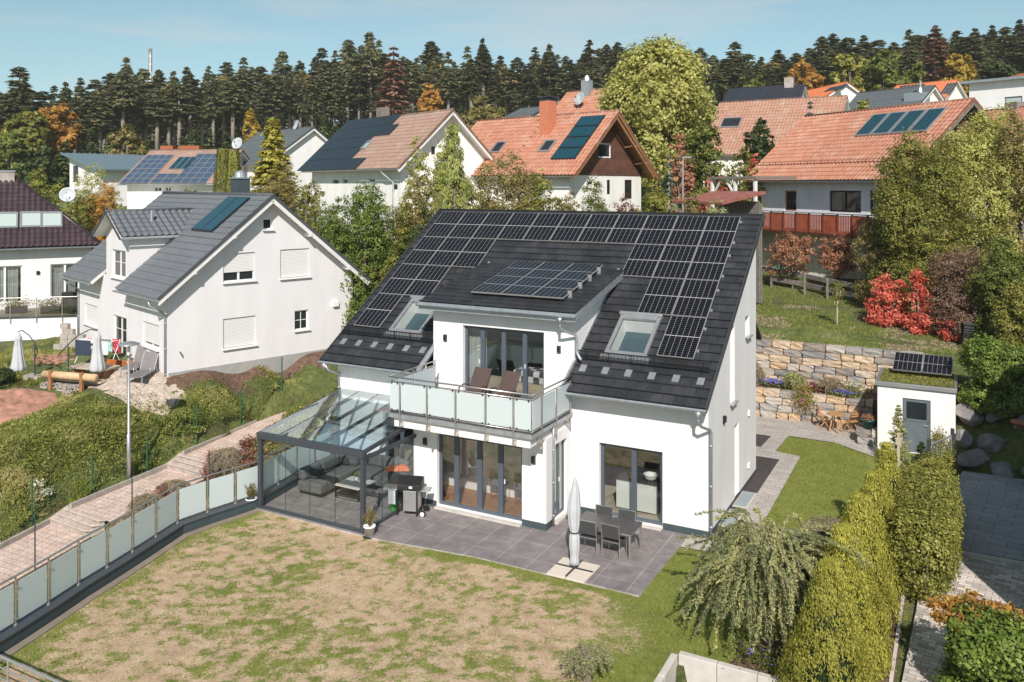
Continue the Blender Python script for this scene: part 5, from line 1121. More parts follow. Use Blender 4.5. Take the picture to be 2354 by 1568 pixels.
# ---- fences along the path
GP = [(t[0], t[1], z, top) for t, z, top in (((74, 1222), -.75, 1134), ((212, 1143), -.35, 1066), ((338, 1088), -.3, 1013), ((452, 1026), .0, 958), ((553, 980), .1, 912), ((648, 925), .45, 867))]
gp = [onground(a, b) for a, b, z, t in GP]
NF = thing('green_wire_fence', 'low green wire netting fence with green posts along the grassy slope', 'fence', tuple(gp[0]))
def rel(t): return Matrix.Translation(-t.location)
def nrel(t, name, mat, fn, **k): mb = MB(rel(t)); fn(mb); return mb.build(name, M[mat], t, **k)
for p in gp: nrel(NF, 'post', 'net_green', lambda m: m.tube([(p[0], p[1], p[2]-.3), (p[0], p[1], p[2]+1.15)], .028, 6))
def net(m, pts, h, z0=.05, step=.10, r=.0022, slope=True):
    for a, b in zip(pts, pts[1:]):
        a = V3(a); b = V3(b); n = int((b-a).length/step)
        for k in range(n+1):
            p = a.lerp(b, k/n); m.beam(p+V3((0, 0, z0)), p+V3((0, 0, h)), r*2, r*2)
        for j in range(int(h/step)+1): m.beam(a+V3((0, 0, z0+j*step)), b+V3((0, 0, z0+j*step)), r*2, r*2)
nrel(NF, 'netting', 'net_green', lambda m: net(m, gp, .8, step=.16))
mp_ = [atz(147/1, 1255, -.55), atz(292, 1175, -.3), atz(423, 1110, -.2), atz(538, 1040, .05)]
MF = thing('grey_mesh_fence', 'tall thin grey wire mesh fence between the glass fence and the path', 'fence', (mp_[0][0], mp_[0][1], 0))
for (x, yt, yb) in ((147, 1087, 1250), (293, 1045, 1170), (424, 1030, 1103), (538, 970, 1030)):
    pass
mpw = [(-15.55, -9.3), (-15.6, -6.3), (-15.6, -3.4), (-15.6, -.8)]
for (x, y) in mpw: z = gz(x, y); nrel(MF, 'post', 'anthracite', lambda m: m.tube([(x, y, z-.3), (x, y, 1.05)], .02, 6))
nrel(MF, 'mesh', 'chrome', lambda m: net(m, [(x, y, gz(x, y)) for x, y in [(-15.5, -13)]+mpw], 1.4, step=.2, r=.0014))
# ---- left garden
Z0L = 1.78
def leftp(px, py, Z=None): return V3(onground(px, py))
def cant(label, pxpole, pybase, pxcan, zt, flip):
    b = leftp(pxpole, pybase); d = depth_of(b.x, b.y); top = atd(pxcan, zt, d); T0 = thing('cantilever_parasol', label, 'parasol', tuple(b), 0, 'closed cantilever parasols by the log benches')
    c = V3(top)-b; h = c.z; side = V3((c.x, c.y, 0)); 
    lp(T0, 'pole', 'anthracite', lambda m: m.tube([(0, 0, -.2), (0, 0, h*.72)], .03, 8))
    e = side*-.35 if not flip else side*-.18
    lp(T0, 'arm', 'anthracite', lambda m: m.tube([tuple(e+V3((0, 0, h*.56))), tuple(side*.0+V3((0, 0, h*.76))), tuple(side*.35+V3((0, 0, h*.92))), tuple(side*.75+V3((0, 0, h*1.02))), tuple(side+V3((0, 0, h)))], .025, 6), smooth=True)
    lp(T0, 'brace', 'anthracite', lambda m: m.tube([tuple(e+V3((0, 0, h*.56))), (0, 0, h*.42)], .02, 6))
    folded_parasol(T0, side.x, side.y, 0, h-.02, h-1.62, .27, waist=lambda f: np.interp(f, [0, .08, .3, .7, .78, .84, .96, 1], [.95, 1., .78, .5, .45, .5, .14, .05]), lobes=8)
    for dx in (-.35, 0, .35): lp(T0, 'ballast_block', 'block', lambda m: m.box((dx-.14, -.2, -.06), (dx+.14, .2, .16)))
    return T0
cant('closed grey cantilever parasol farthest left, with its pole on its right', 80, 872, 42, 762, True)
cant('closed grey cantilever parasol in front of the laundry rack, with its pole on its left', 157, 892, 224, 760, False)
def loc_at(px, py, Z=Z0L, sc=1): return leftp(px, py, Z)
bq = leftp(165, 893); uq = (leftp(225, 893)-leftp(105, 893)); Lb = uq.length; ang = atan2(uq.y, uq.x)
LBn = thing('log_bench', 'pale log bench with a thick round log backrest, nearest to the grass slope', 'bench', tuple(bq), ang)
lp(LBn, 'backrest', 'log', lambda m: m.tube([(-Lb/2, -.1, .52), (Lb/2, -.1, .52)], .15, 14), smooth=True); lp(LBn, 'seat', 'oak', lambda m: m.box((-Lb/2, .0, .26), (Lb/2+.1, .4, .33)), bevel=.02)
for x in (-.85, .68): lp(LBn, 'leg', 'wood', lambda m: m.box((x-.07, -.28, -.1), (x+.07, -.14, .72)), bevel=.02)
lp(LBn, 'brace', 'wood', lambda m: m.box((-.85, .1, .05), (.68, .2, .13)))
n_ = V3((-sin(ang), cos(ang), 0))
tb = bq+n_*1.0+V3((cos(ang), sin(ang), 0))*.15
LT = thing('log_table', 'rough pale wooden plank table between the two log benches', 'table', tuple(tb), ang)
lp(LT, 'table_top', 'oak', lambda m: [m.box((-.95, -.42+.17*k, .64), (.95, -.26+.17*k, .70)) for k in range(5)]); lp(LT, 'trestle', 'wood', lambda m: [m.box((x-.06, -.3, -.1), (x+.06, .3, .64)) for x in (-.7, .7)])
rb = bq+n_*2.0+V3((cos(ang), sin(ang), 0))*.85
RB = thing('orange_bench', 'orange-brown stained bench behind the log table', 'bench', tuple(rb), ang+.03)
lp(RB, 'backrest', 'redwood', lambda m: m.box((-1., .1, .42), (1., .16, .74)), bevel=.02); lp(RB, 'seat', 'oak', lambda m: m.box((-1., -.3, .36), (1., .1, .42)))
for x in (-.8, .8): lp(RB, 'leg', 'wood', lambda m: m.box((x-.05, -.2, -.1), (x+.05, .16, .44)))
L2 = lounger('garden_lounger', 'grey sling lounger beside the house wall, the one nearer the downpipe', tuple(leftp(332, 872)), radians(28), 'mesh_grey', 'chrome', 'grey loungers by the left house')
copy_tree(L2, tuple(leftp(302, 858)+V3((0, .3, 0))), radians(30), 'grey sling lounger beside the glass door, the one behind the street lamp')
DRk = thing('drying_rack', 'laundry drying rack hung with white, dark and coloured clothes by the left house', 'drying rack', tuple(leftp(225, 836)), ang)
lp(DRk, 'frame', 'white_pvc', lambda m: (m.tube([(-.95, -.3, 0), (-.9, .3, 1.0)], .015, 6), m.tube([(.95, -.3, 0), (.9, .3, 1.0)], .015, 6), m.tube([(-.95, .3, 0), (-.9, -.3, 1.0)], .015, 6), m.tube([(.95, .3, 0), (.9, -.3, 1.0)], .015, 6), [m.tube([(-.95, y, 1.0), (.95, y, 1.0)], .01, 5) for y in (-.3, -.1, .1, .3)]))
for x0, x1, mt, y, d in ((-.9, -.1, 'bluecloth', -.31, .65), (.25, .8, 'whitecloth', -.31, .55), (.82, .95, 'mintcloth', -.31, .4), (-.9, .0, 'whitecloth', -.1, .25), (.1, .6, 'bluecloth', .1, .3), (.5, .9, 'redcloth', .3, .6), (-.85, -.6, 'redcloth', .31, .35)):
    lp(DRk, 'garment', mt, lambda m: m.box((x0, y-.012, 1.01-d), (x1, y+.012, 1.015)))
for k, (px, py, r) in enumerate(((104, 893, 0), (118, 886, .4), (127, 893, 1.2), (148, 901, .2), (160, 903, 1.5), (170, 899, .1), (180, 898, .6), (156, 911, .3), (143, 897, 0.9))):
    qthing('concrete_block', ['grey hollow concrete block lying near the parasol pole', 'grey hollow concrete block standing by the log bench'][k % 2]+['', ', at the red earth edge', ' beside the left bench leg', ', half in the grass', ' tipped on its side', ', the one under the pole', ', between the bench legs', ', lowest on the slope', ', next to the pole foot'][k], 'concrete block', tuple(leftp(px, py, gz(*leftp(px, py)[:2])+.02)), 'block', lambda m: (m.box((-.2, -.1, 0), (.2, .1, .06)), m.box((-.2, -.1, .06), (-.14, .1, .2)), m.box((.14, -.1, .06), (.2, .1, .2)), m.box((-.03, -.1, .06), (.03, .1, .2)), m.box((-.2, -.1, .14), (.2, -.07, .2)), m.box((-.2, .07, .14), (.2, .1, .2))), 'loose concrete blocks by the log benches', bevel=.008).rotation_euler = (0, 0, r)
# block wall heap
bw = leftp(152, 806, 1.95)
BW = thing('block_wall', 'unfinished stepped grey concrete block wall in front of the white terrace wall', 'wall', tuple(bw), ang+.1)
for r, (a, b) in enumerate(((-.7, .95), (-.55, .95), (-.35, .9), (-.45, .35), (-.35, .1))):
    lp(BW, 'block_course', 'block', lambda m: [m.box((x+.008, 0, r*.25+.005), (min(x+.42, b)-.008, .24, (r+1)*.25)) for x in np.arange(a+.2*(r % 2), b-.15, .42)], bevel=.01)
qthing('rubble_heap', 'heap of broken tiles and rubble in front of the block wall', 'rubble', tuple(leftp(130, 826)), 'redsoil', lambda m: [m.box((cos(k*2.4)*.09*k**.7, sin(k*2.4)*.09*k**.7, 0), (cos(k*2.4)*.09*k**.7+.22, sin(k*2.4)*.09*k**.7+.16, .05+.02*(k % 5))) for k in range(40)], bevel=.01)['kind'] = 'stuff'
sm = MB(); sp_ = leftp(20, 925, 1.3)
def mound(name, px, py, Z, rx, ry, h, mat, label=None):
    p = onground(px, py); n = 44; vs = []; fs = []
    for i in range(n+1):
        for j in range(n+1):
            u = -1+2*i/n; v = -1+2*j/n; r = sqrt(u*u+v*v); x = p[0]+u*rx; y = p[1]+v*ry
            vs.append((x, y, gz(x, y)+max(-.25, h*(1-r*r))+(float(vnoise(np.array([x]), np.array([y]), 2.5)[0])-.5)*.34*max(0, 1.2-r)+(float(vnoise(np.array([x]), np.array([y]), 7., 9)[0])-.5)*.16*max(0, 1.2-r)))
    for i in range(n):
        for j in range(n): fs.append((i*(n+1)+j, (i+1)*(n+1)+j, (i+1)*(n+1)+j+1, i*(n+1)+j+1))
    mb = MB(); mb.add(vs, fs); return tag(mb.build(name, M[mat], smooth=True), kind='structure')
mound('earth_mound', 15, 935, 1.25, 2.1, 1.5, .28, 'redsoil'); mound('sandy_ground', 325, 888, 1.75, 2.0, 1.2, .10, 'sand'); mound('sandy_ground', 255, 868, 1.8, 1.6, .9, .09, 'sand'); mb = MB(); n_ = 40; V_ = [( -21.94+s_*cos(-.312)-t_*sin(-.312), .21+s_*sin(-.312)+t_*cos(-.312)) for t_ in np.linspace(-.3, 9.5, n_) for s_ in (.02, .35+.12*sin(t_*5), .75+.25*sin(t_*3.1))]; mb.add([(x, y, gz(x, y)+(.05 if i % 3 < 2 else -.03)) for i, (x, y) in enumerate(V_)], [(3*i+j, 3*i+j+1, 3*i+j+4, 3*i+j+3) for i in range(n_-1) for j in (0, 1)]); tag(mb.build('bare_soil', M['soil'], smooth=True), kind='structure')
# ---- upper garden: wooden fence, tarp, stake tree
p0, p1, p2 = onground(1700, 640), onground(1845, 668), onground(1995, 702)
WF = thing('wooden_rail_fence', 'weathered two-rail wooden fence across the upper lawn', 'fence', tuple(p0))
for a, b in ((p0, p1), (p1, p2)):
    for h in (.35, .85): nrel(WF, 'rail', 'greywood', lambda m: m.beam((a[0], a[1], a[2]+h), (b[0], b[1], b[2]+h), .08, .30), bevel=.03)
for f in (.0, .28, .55, .72, 1.): 
    q_ = V3(p0).lerp(V3(p2), f); nrel(WF, 'post', 'greywood', lambda m: m.box((q_.x-.06, q_.y+.05, q_.z-.4), (q_.x+.06, q_.y+.17, q_.z+1.02)))
tq = onground(1800, 625); bm = bmesh.new(); bmesh.ops.create_icosphere(bm, subdivisions=3, radius=1)
for v in bm.verts: v.co = V3((v.co.x*.8, v.co.y*.5, max(-.1, v.co.z)*.45+.06*sin(v.co.x*9)*cos(v.co.y*11)))
me = bpy.data.meshes.new('tarp'); bm.to_mesh(me); bm.free(); me.materials.append(M['tarp']); o = bpy.data.objects.new('green_tarp', me); COL.objects.link(o); o.location = tuple(tq); tag(o, 'crumpled green tarpaulin heap under the copper-leaved trees', 'tarpaulin')
# ================================================================= OTHER HOUSES
class House:
    def __init__(s, name, label, x0, y0, z0, yaw, L, W, ze, zr_, wallm, tilem, oh=.6, og=.5, bot=-1.5, far=False, style='pan', course=.36, side_ops=(), front_ops=(), left_ops=(), verge='white_wood', wall_h=None, roofcut=None, amp=.03, tilt=.0):
        s.x0, s.y0, s.z0, s.yaw, s.L, s.W, s.ze, s.zr = x0, y0, z0, yaw, L, W, ze-z0, zr_-z0
        s.c, s.sn = cos(yaw), sin(yaw); s.oh, s.og = oh, og
        s.root = thing(name, label, 'house', (x0, y0, z0), yaw)
        s.k = (s.zr-s.ze)/(W/2+oh); s.V = V3((0, 1, s.k)).normalized(); s.lipf = .02
        rz = lambda t: s.ze+s.k*(t+oh)
        s.rz = rz; h0 = rz(0)-.14; hm = rz(W/2)-.14
        mb = MB()
        wall(mb, (-L, 0, 0), (1, 0, 0), [(0, h0), (L, h0)], [(a+L, b+L, c, d) for a, b, c, d in front_ops], .10, bot)
        wall(mb, (0, 0, 0), (0, 1, 0), [(0, h0), (W/2, hm), (W, h0)], list(side_ops), .10, bot)
        wall(mb, (0, W, 0), (-1, 0, 0), [(0, h0), (L, h0)], [], .1, bot); wall(mb, (-L, W, 0), (0, -1, 0), [(0, h0), (W/2, hm), (W, h0)], [], .1, bot)
        s.wall = mb.build('wall', M[wallm], s.root)
        lw = (W/2+oh)/s.V.y; s.lw = lw
        segs = roofcut or [(-L-og, og, -oh, W/2)]
        mb = MB()
        for a, b, t0, t1 in segs: mb.slab([(a, t0, rz(t0)), (b, t0, rz(t0)), (b, t1, rz(t1)), (a, t1, rz(t1))], .14)
        mb.slab([(og, W+oh, s.ze), (-L-og, W+oh, s.ze), (-L-og, W/2, s.zr), (og, W/2, s.zr)], .14)
        s.roof = mb.build('roof', M[verge], s.root)
        for a, b, t0, t1 in segs:
            l = (t1-t0)/s.V.y; o = tiles('roof_tiles', M[tilem], s.roof, (a, t0-.02, rz(t0-.02)+.006), (1, 0, 0), s.V, b-a, l, course=course, amp=amp, style=style)
            n_ = len(o.data.loops); u = np.zeros(n_*2); o.data.uv_layers[0].data.foreach_get('uv', u); u[0::2] += a; u[1::2] += t0; o.data.uv_layers[0].data.foreach_set('uv', u)
        tiles('roof_tiles', M[tilem], s.roof, (og, W+oh+.02, rz(-oh-.02)+.006), (-1, 0, 0), V3((0, -1, s.k)).normalized(), L+2*og, lw, course=course, amp=amp, style=style)
        mb = MB(); mb.tube([(-L-og, W/2, s.zr+.02), (og, W/2, s.zr+.02)], .10, 8); mb.build('ridge_tiles', M[tilem], s.roof, smooth=True)
        mb = MB()
        for t0, t1 in ((-oh, W/2), (W+oh, W/2)):
            z0_, z1_ = s.ze, s.zr
            mb.beam((og+.012, t0, z0_-.02), (og+.012, t1, z1_-.02), .03, .13)
        mb.build('verge_tiles', M[tilem], s.roof)
        mb = MB()
        for t0, t1 in ((-oh, W/2), (W+oh, W/2)): mb.beam((og-.02, t0, s.ze-.19), (og-.02, t1, s.zr-.19), .035, .20)
        mb.build('verge_board', M[verge], s.roof)
    def w2l(s, p): dx, dy = p[0]-s.x0, p[1]-s.y0; return V3((dx*s.c+dy*s.sn, -dx*s.sn+dy*s.c, p[2]-s.z0))
    def hit(s, px, py, p0, n):      # local plane
        r = ray(px, py); o = s.w2l(CAM); d = V3((r[0]*s.c+r[1]*s.sn, -r[0]*s.sn+r[1]*s.c, r[2])); n = V3(n)
        return o+d*((V3(p0)-o).dot(n)/d.dot(n))
    def front(s, px, py, t=0): return s.hit(px, py, (0, t, 0), (0, 1, 0))
    def side(s, px, py, q=0): return s.hit(px, py, (q, 0, 0), (1, 0, 0))
    def onroof(s, px, py, off=0.): n = V3((0, -s.V.z, s.V.y)); return s.hit(px, py, V3((0, -s.oh, s.ze))+n*off, n)
    def gut(s, a=None, b=None): return gutter(s.roof, (a if a is not None else -s.L-s.og, -s.oh-.07, s.ze-.06), (b if b is not None else s.og, -s.oh-.07, s.ze-.06))
def Z1(a, b): return (a*.37527, 367.81+b*.37527)
def Z3(a, b): return (1593.9+.35192*a, 183.9+.35192*b)
def Z7(a, b): return (a*.36458, 61.302+b*.36458)
def Z8(a, b): return ((1100+a*.67969)*.61302, (100+b*.67969)*.61302)
def inrect(h, pts, fn):
    q = [fn(*p) for p in pts]; i = 0 if fn == h.front else 1; u = [v[i] for v in q]; z = [v[2] for v in q]
    return (min(u[0], u[1]), max(u[0], u[1]), (z[0]+z[1])/2 if 0 else min(z), max(z))
# ---- A : left white house
def boxA(h, fn, tl, br):
    a = fn(*tl); b = fn(*br); i = 0 if fn == h.front else 1
    return (min(a[i], b[i]), max(a[i], b[i]), min(a[2], b[2]), max(a[2], b[2]))
AP = dict(x0=-21.94, y0=.21, z0=1.92, yaw=-.312, L=11.03, W=8.71, ze=5.28, zr_=9.30)
class _T(House):
    def __init__(s): s.x0, s.y0, s.z0, s.yaw = AP['x0'], AP['y0'], AP['z0'], AP['yaw']; s.c, s.sn = cos(s.yaw), sin(s.yaw)
tA = _T()
sops = [boxA(tA, tA.side, Z1(*a), Z1(*b)) for a, b in (((1367, 575), (1562, 735)), ((1717, 550), (1895, 712)), ((1367, 975), (1567, 1130)), ((1805, 925), (1890, 1035)), ((1612, 358), (1670, 425)))]
fops = [boxA(tA, tA.front, Z1(*a), Z1(*b)) for a, b in (((520, 875), (598, 1025)), ((695, 945), (775, 1215)), ((875, 985), (975, 1165)))]
dsa, dsb = tA.front(*Z1(652, 600))[0], tA.front(*Z1(795, 600))[0]
dwin = boxA(tA, tA.front, Z1(688, 545), Z1(770, 730))
apex = tA.front(*Z1(680, 322), t=-.5); dez = tA.front(*Z1(785, 480), t=-.3)[2]
rzA = lambda t: 3.36+.811*(t+.6); tm = (dez-3.36)/.811-.6
A = House('gabled_house', 'white gabled house with blue-grey pantile roof and closed white shutters, left of the main house', wallm='render_b', tilem='tile_grey', side_ops=sops, front_ops=fops,
          roofcut=[(-11.53, dsa-.35, -.6, tm), (dsb+.05, .5, -.6, tm), (-11.53, .5, tm, 8.71/2)], amp=.022, course=.37, **AP)
R_ = A.root
A.gut(-11.6, dsa-.3); A.gut(dsb+.0, .55)
for w_, kind in zip(sops, ('part', 'full', 'full', 'bars', 'small')):
    a, b, c, d = w_
    f = frame_window(R_, (0, a, c), (0, 1, 0), b-a, d-c, 2 if kind == 'part' else 1, mat='white_pvc', gmat='dglass', inset=.09, fw=.06, name='window', bars=(('h', .5), ('v', .5)) if kind == 'bars' else ())
    if kind in ('full', 'part'):
        q = MB(); z0_ = c+.03 if kind == 'full' else c+(d-c)*.33
        q.quad([(-.055, a+.01, z0_), (-.055, b-.01, z0_), (-.055, b-.01, d), (-.055, a+.01, d)], [(a, z0_), (b, z0_), (b, d), (a, d)]); q.build('roller_shutter', M['shutter'], f)
    q = MB(); q.box((.002, a-.05, c-.05), (.11, b+.05, c-.01)); q.build('window_sill', M['white_pvc'], f)
for w_, kind in zip(fops, ('full', 'door', 'part')):
    a, b, c, d = w_
    f = frame_window(R_, (a, 0, c), (1, 0, 0), b-a, d-c, 2, mat='white_pvc', gmat='dglass', inset=.09, fw=.07, name='window' if kind != 'door' else 'glass_door', bars=(('h', .33), ('h', .66)) if kind == 'door' else ())
    if kind != 'door':
        q = MB(); z0_ = c+.06 if kind == 'full' else c+(d-c)*.16
        q.quad([(a+.01, .055, z0_), (b-.01, .055, z0_), (b-.01, .055, d), (a+.01, .055, d)], [(a, z0_), (b, z0_), (b, d), (a, d)]); q.build('roller_shutter', M['shutter'], f)
        q = MB(); q.box((a-.05, -.11, c-.05), (b+.05, -.002, c-.01)); q.build('window_sill', M['white_pvc'], f)
mid = (dsa+dsb)/2; ddd = (apex[2]-dez)/((dsb-dsa)/2+.3)
q = MB(); wall(q, (dsa, -.004, 0), (1, 0, 0), [(0, dez+.3*ddd-.1), (mid-dsa, apex[2]-.12), (dsb-dsa, dez+.3*ddd-.1)], [(dwin[0]-dsa, dwin[1]-dsa, dwin[2], dwin[3])], .1, 3.2)
q.quad([(dsb, -.003, 3.2), (dsb, tm+1.2, 3.2), (dsb, tm+1.2, dez+.3*ddd-.1), (dsb, -.003, dez+.3*ddd-.1)]); q.quad([(dsa, tm+1.2, 3.2), (dsa, 0, 3.2), (dsa, 0, dez+.3*ddd-.1), (dsa, tm+1.2, dez+.3*ddd-.1)])
q.build('dormer_wall', M['render_b'], R_)
f = frame_window(R_, (dwin[0], -.004, dwin[2]), (1, 0, 0), dwin[1]-dwin[0], dwin[3]-dwin[2], 2, mat='white_pvc', gmat='dglass', inset=.09, fw=.08, name='window', bars=(('h', .55),))
q = MB(); q.box((dwin[0]-.05, -.12, dwin[2]-.05), (dwin[1]+.05, -.006, dwin[2]-.01)); q.build('window_sill', M['white_pvc'], f)
tr_ = (apex[2]-3.36)/.811-.6; hw = (dsb-dsa)/2+.3; Vr = V3((-hw, 0, apex[2]-dez)).normalized(); Vl = V3((hw, 0, apex[2]-dez)).normalized(); sl_ = sqrt(hw*hw+(apex[2]-dez)**2)
q = MB()
te_ = (dez-3.36)/.811-.6
q.slab([(mid+hw, -.5, dez), (mid+hw, te_, dez), (mid, tr_, apex[2]), (mid, -.5, apex[2])], .1); q.slab([(mid, -.5, apex[2]), (mid, tr_, apex[2]), (mid-hw, te_, dez), (mid-hw, -.5, dez)], .1)
dmr = q.build('dormer_roof', M['white_wood'], R_)
clipA = [((0, -.6, 3.36), (0, .811, -1))]
tiles('roof_tiles', M['tile_grey'], dmr, (mid+hw, -.52, dez+.006), (0, 1, 0), Vr, tr_+.9, sl_, course=.33, amp=.045, clips=clipA)
tiles('roof_tiles', M['tile_grey'], dmr, (mid-hw, tr_+.4, dez+.006), (0, -1, 0), Vl, tr_+.9, sl_, course=.33, amp=.045, clips=clipA)
q = MB(); q.tube([(mid, -.55, apex[2]+.03), (mid, tr_+.1, apex[2]+.03)], .09, 8); q.build('ridge_tiles', M['tile_grey'], dmr, smooth=True)
q = MB(); q.beam((mid+hw+.02, -.53, dez-.03), (mid-.0, -.53, apex[2]+.0), .03, .12); q.beam((mid-hw-.02, -.53, dez-.03), (mid, -.53, apex[2]), .03, .12); q.build('verge_tiles', M['tile_grey'], dmr)
gutter(dmr, (mid+hw+.06, -.5, dez-.05), (mid+hw+.06, te_+.1, dez-.05), .05, out=(1, 0, 0))
q = MB(); q.tube([(mid+hw*.45, 1.2, dez+(apex[2]-dez)*.55), (mid+hw*.45, 1.2, dez+(apex[2]-dez)*.55+.55)], .07, 10); q.build('vent_pipe', M['zinc'], dmr)
# collectors on roof A
a, b, c, d = [A.onroof(*Z1(*p), off=.15) for p in ((1182, 412), (1305, 425), (1410, 215), (1540, 218))]
Uc = V3((1, 0, 0)); lenc = (c-a).length; wc = (b-a).length/2
for k in range(2): pv(R_, V3((a.x+k*wc+.01, a.y, A.rz(a.y))), Uc, A.V, wc-.02, lenc, .16, 'blackpv', 'collector', 'solar_collector', .10, .03)
q = MB(); cz = A.onroof(*Z1(1290, 205)); q.box((cz.x-.35, 5.6, 5.2), (cz.x+.35, 6.3, 8.15)); ch = q.build('chimney', M['plinth'], A.roof); q = MB(); q.box((cz.x-.40, 5.55, 8.15), (cz.x+.40, 6.35, 8.22)); q.lathe([(.3, 0), (.25, .25), (.05, .36)], (cz.x, 5.95, 8.22), 12); q.build('chimney_cap', M['zinc'], ch)
downpipe(R_, [(-.35, -.66, 3.25), (-.3, -.6, 3.0), (-.12, -.2, 2.75), (-.1, -.07, 2.6), (-.1, -.07, -.1)], .045); downpipe(R_, [(-11.2, -.66, 3.25), (-11.1, -.5, 3.0), (-10.95, -.07, 2.7), (-10.95, -.07, 0)], .045)
q = MB(); q.box((-.02, .02, -.6), (.02, 8.7, .28)); q.build('plinth', M['plinth_b'], R_)
q = MB()
for t_ in (.9, 2.6, 6.2, 8.2): z_ = (A.rz(t_) if t_ < 4.35 else A.rz(8.71-t_))-.26; q.box((.003, t_-.07, z_-.09), (.52, t_+.07, z_+.07))
q.build('purlin_end', M['white_wood'], R_)
vp = A.side(*Z1(2050, 880)); q = MB(); q.box((.002, vp.y-.14, vp.z-.12), (.14, vp.y+.14, vp.z+.12)); q.build('vent_cover', M['white_pvc'], R_)
vp = A.side(*Z1(1108, 1188)); q = MB(); q.tube([(.01, vp.y-.05, vp.z+.1), (.05, vp.y, vp.z), (.02, vp.y+.08, vp.z-.14)], .025, 6); q.build('outdoor_tap', M['black'], R_)
# ---- B : dark hipped house with terrace
class Fr: pass
eB0 = atd(0, 573, 47.5); eB1 = atd(232, 562, 50.0); zB = float((eB0[2]+eB1[2])/2)
uB = V3((eB1[0]-eB0[0], eB1[1]-eB0[1], 0)).normalized(); yawB = atan2(uB.y, uB.x)
TB = House.__new__(House); TB.x0, TB.y0, TB.z0, TB.yaw = eB1[0], eB1[1], 2.95, yawB; TB.c, TB.sn = cos(yawB), sin(yawB)
Rb = thing('hip_roofed_house', 'white bungalow with glossy aubergine hipped roof and three roof windows at the left edge', 'house', (TB.x0, TB.y0, 2.95), yawB)
_c, _s = cos(yawB), sin(yawB); best = None
for a_ in np.arange(2.5, 9, .05):
    X_ = TB.x0-_c*a_-_s*a_; Y_ = TB.y0-_s*a_+_c*a_; d_ = depth_of(X_, Y_); px_ = CXP+FP*((X_-CAM[0])*RT[0]+(Y_-CAM[1])*RT[1])/d_
    if best is None or abs(px_-36) < best[0]: best = (abs(px_-36), a_, zat(410, d_))
zeB = zB-2.95; WB = 2*best[1]; LBh = WB+5.; hr = best[2]-zB
q = MB(); wall(q, (-LBh+.5, .55, 0), (1, 0, 0), [(0, zeB-.08), (LBh-1., zeB-.08)], [], .1, -1)
def bx_(tl, br): a = TB.front(*tl, t=.55); b = TB.front(*br, t=.55); return (a[0], b[0], min(a[2], b[2]), max(a[2], b[2]))
bo = [bx_((-30, 612), (51, 688)), bx_((116, 608), (182, 680))]; bo = [(a, b, .05, c if 0 else 2.15) for a, b, c, d in bo]
q = MB(); wall(q, (-LBh+.5, .55, 0), (1, 0, 0), [(0, zeB-.08), (LBh-1., zeB-.08)], [(a+LBh-.5, b+LBh-.5, c, d) for a, b, c, d in bo], .15, -1); wall(q, (-.5, .55, 0), (0, 1, 0), [(0, zeB-.08), (WB-1, zeB-.08)], [], .1, -1)
wall(q, (-.5, WB-.5, 0), (-1, 0, 0), [(0, zeB-.08), (LBh-1, zeB-.08)], [], .1, -1); q.build('wall', M['render'], Rb)
for a, b, c, d in bo:
    f = frame_window(Rb, (a, .55, c), (1, 0, 0), b-a, d-c, 2, mat='white_pvc', gmat='glass', inset=.1, name='terrace_door'); q = MB()
    [q.box((a+.1+k*.11, .80+.03*(k % 2), c), (a+.2+k*.11, .84+.03*(k % 2), d-.05)) for k in range(int((b-a-.2)/.11))]; q.build('curtain', M['curtain'], f)
room(Rb, -LBh+.6, -.6, .8, 4, .02, 2.5, 'oak', 'interior_dark')
tB = TB.hit(232, 562, (0, 0, zeB), (0, 0, 1)); zp = zeB+hr
q = MB(); P = [(-LBh, 0, zeB), (0, 0, zeB), (0, WB, zeB), (-LBh, WB, zeB), (-LBh+WB/2, WB/2, zp), (-WB/2, WB/2, zp)]
q.add([V3(p)-V3((0, 0, .05)) for p in P], [(0, 1, 5, 4), (1, 2, 5), (2, 3, 4, 5), (3, 0, 4), (3, 2, 1, 0)]); rf = q.build('roof', M['anthracite'], Rb)
kv = hr/(WB/2); Vf = V3((0, 1, kv)).normalized(); lf = (WB/2)/Vf.y
tiles('roof_tiles', M['tile_dark'], rf, (-LBh, 0, zeB), (1, 0, 0), Vf, LBh, lf, amp=.05, course=.36, tw=.3, clips=[((0, 0, 0), (1, 1, 0)), ((-LBh, 0, 0), (-1, 1, 0))])
tiles('roof_tiles', M['tile_dark'], rf, (0, 0, zeB), (0, 1, 0), V3((-1, 0, kv)).normalized(), WB, lf, amp=.05, clips=[((0, 0, 0), (-1, -1, 0)), ((0, WB, 0), (-1, 1, 0))])
q = MB(); q.tube([(0, 0, zeB+.05), (-WB/2, WB/2, zp+.05)], .1, 8); q.tube([(-WB/2, WB/2, zp+.05), (-LBh+WB/2, WB/2, zp+.05)], .1, 8); q.build('hip_tiles', M['tile_pink'] if 0 else M['tile_dark'], rf, smooth=True)
gutter(rf, (-LBh, -.06, zeB-.05), (.05, -.06, zeB-.05))
nB = V3((0, -Vf.z, Vf.y))
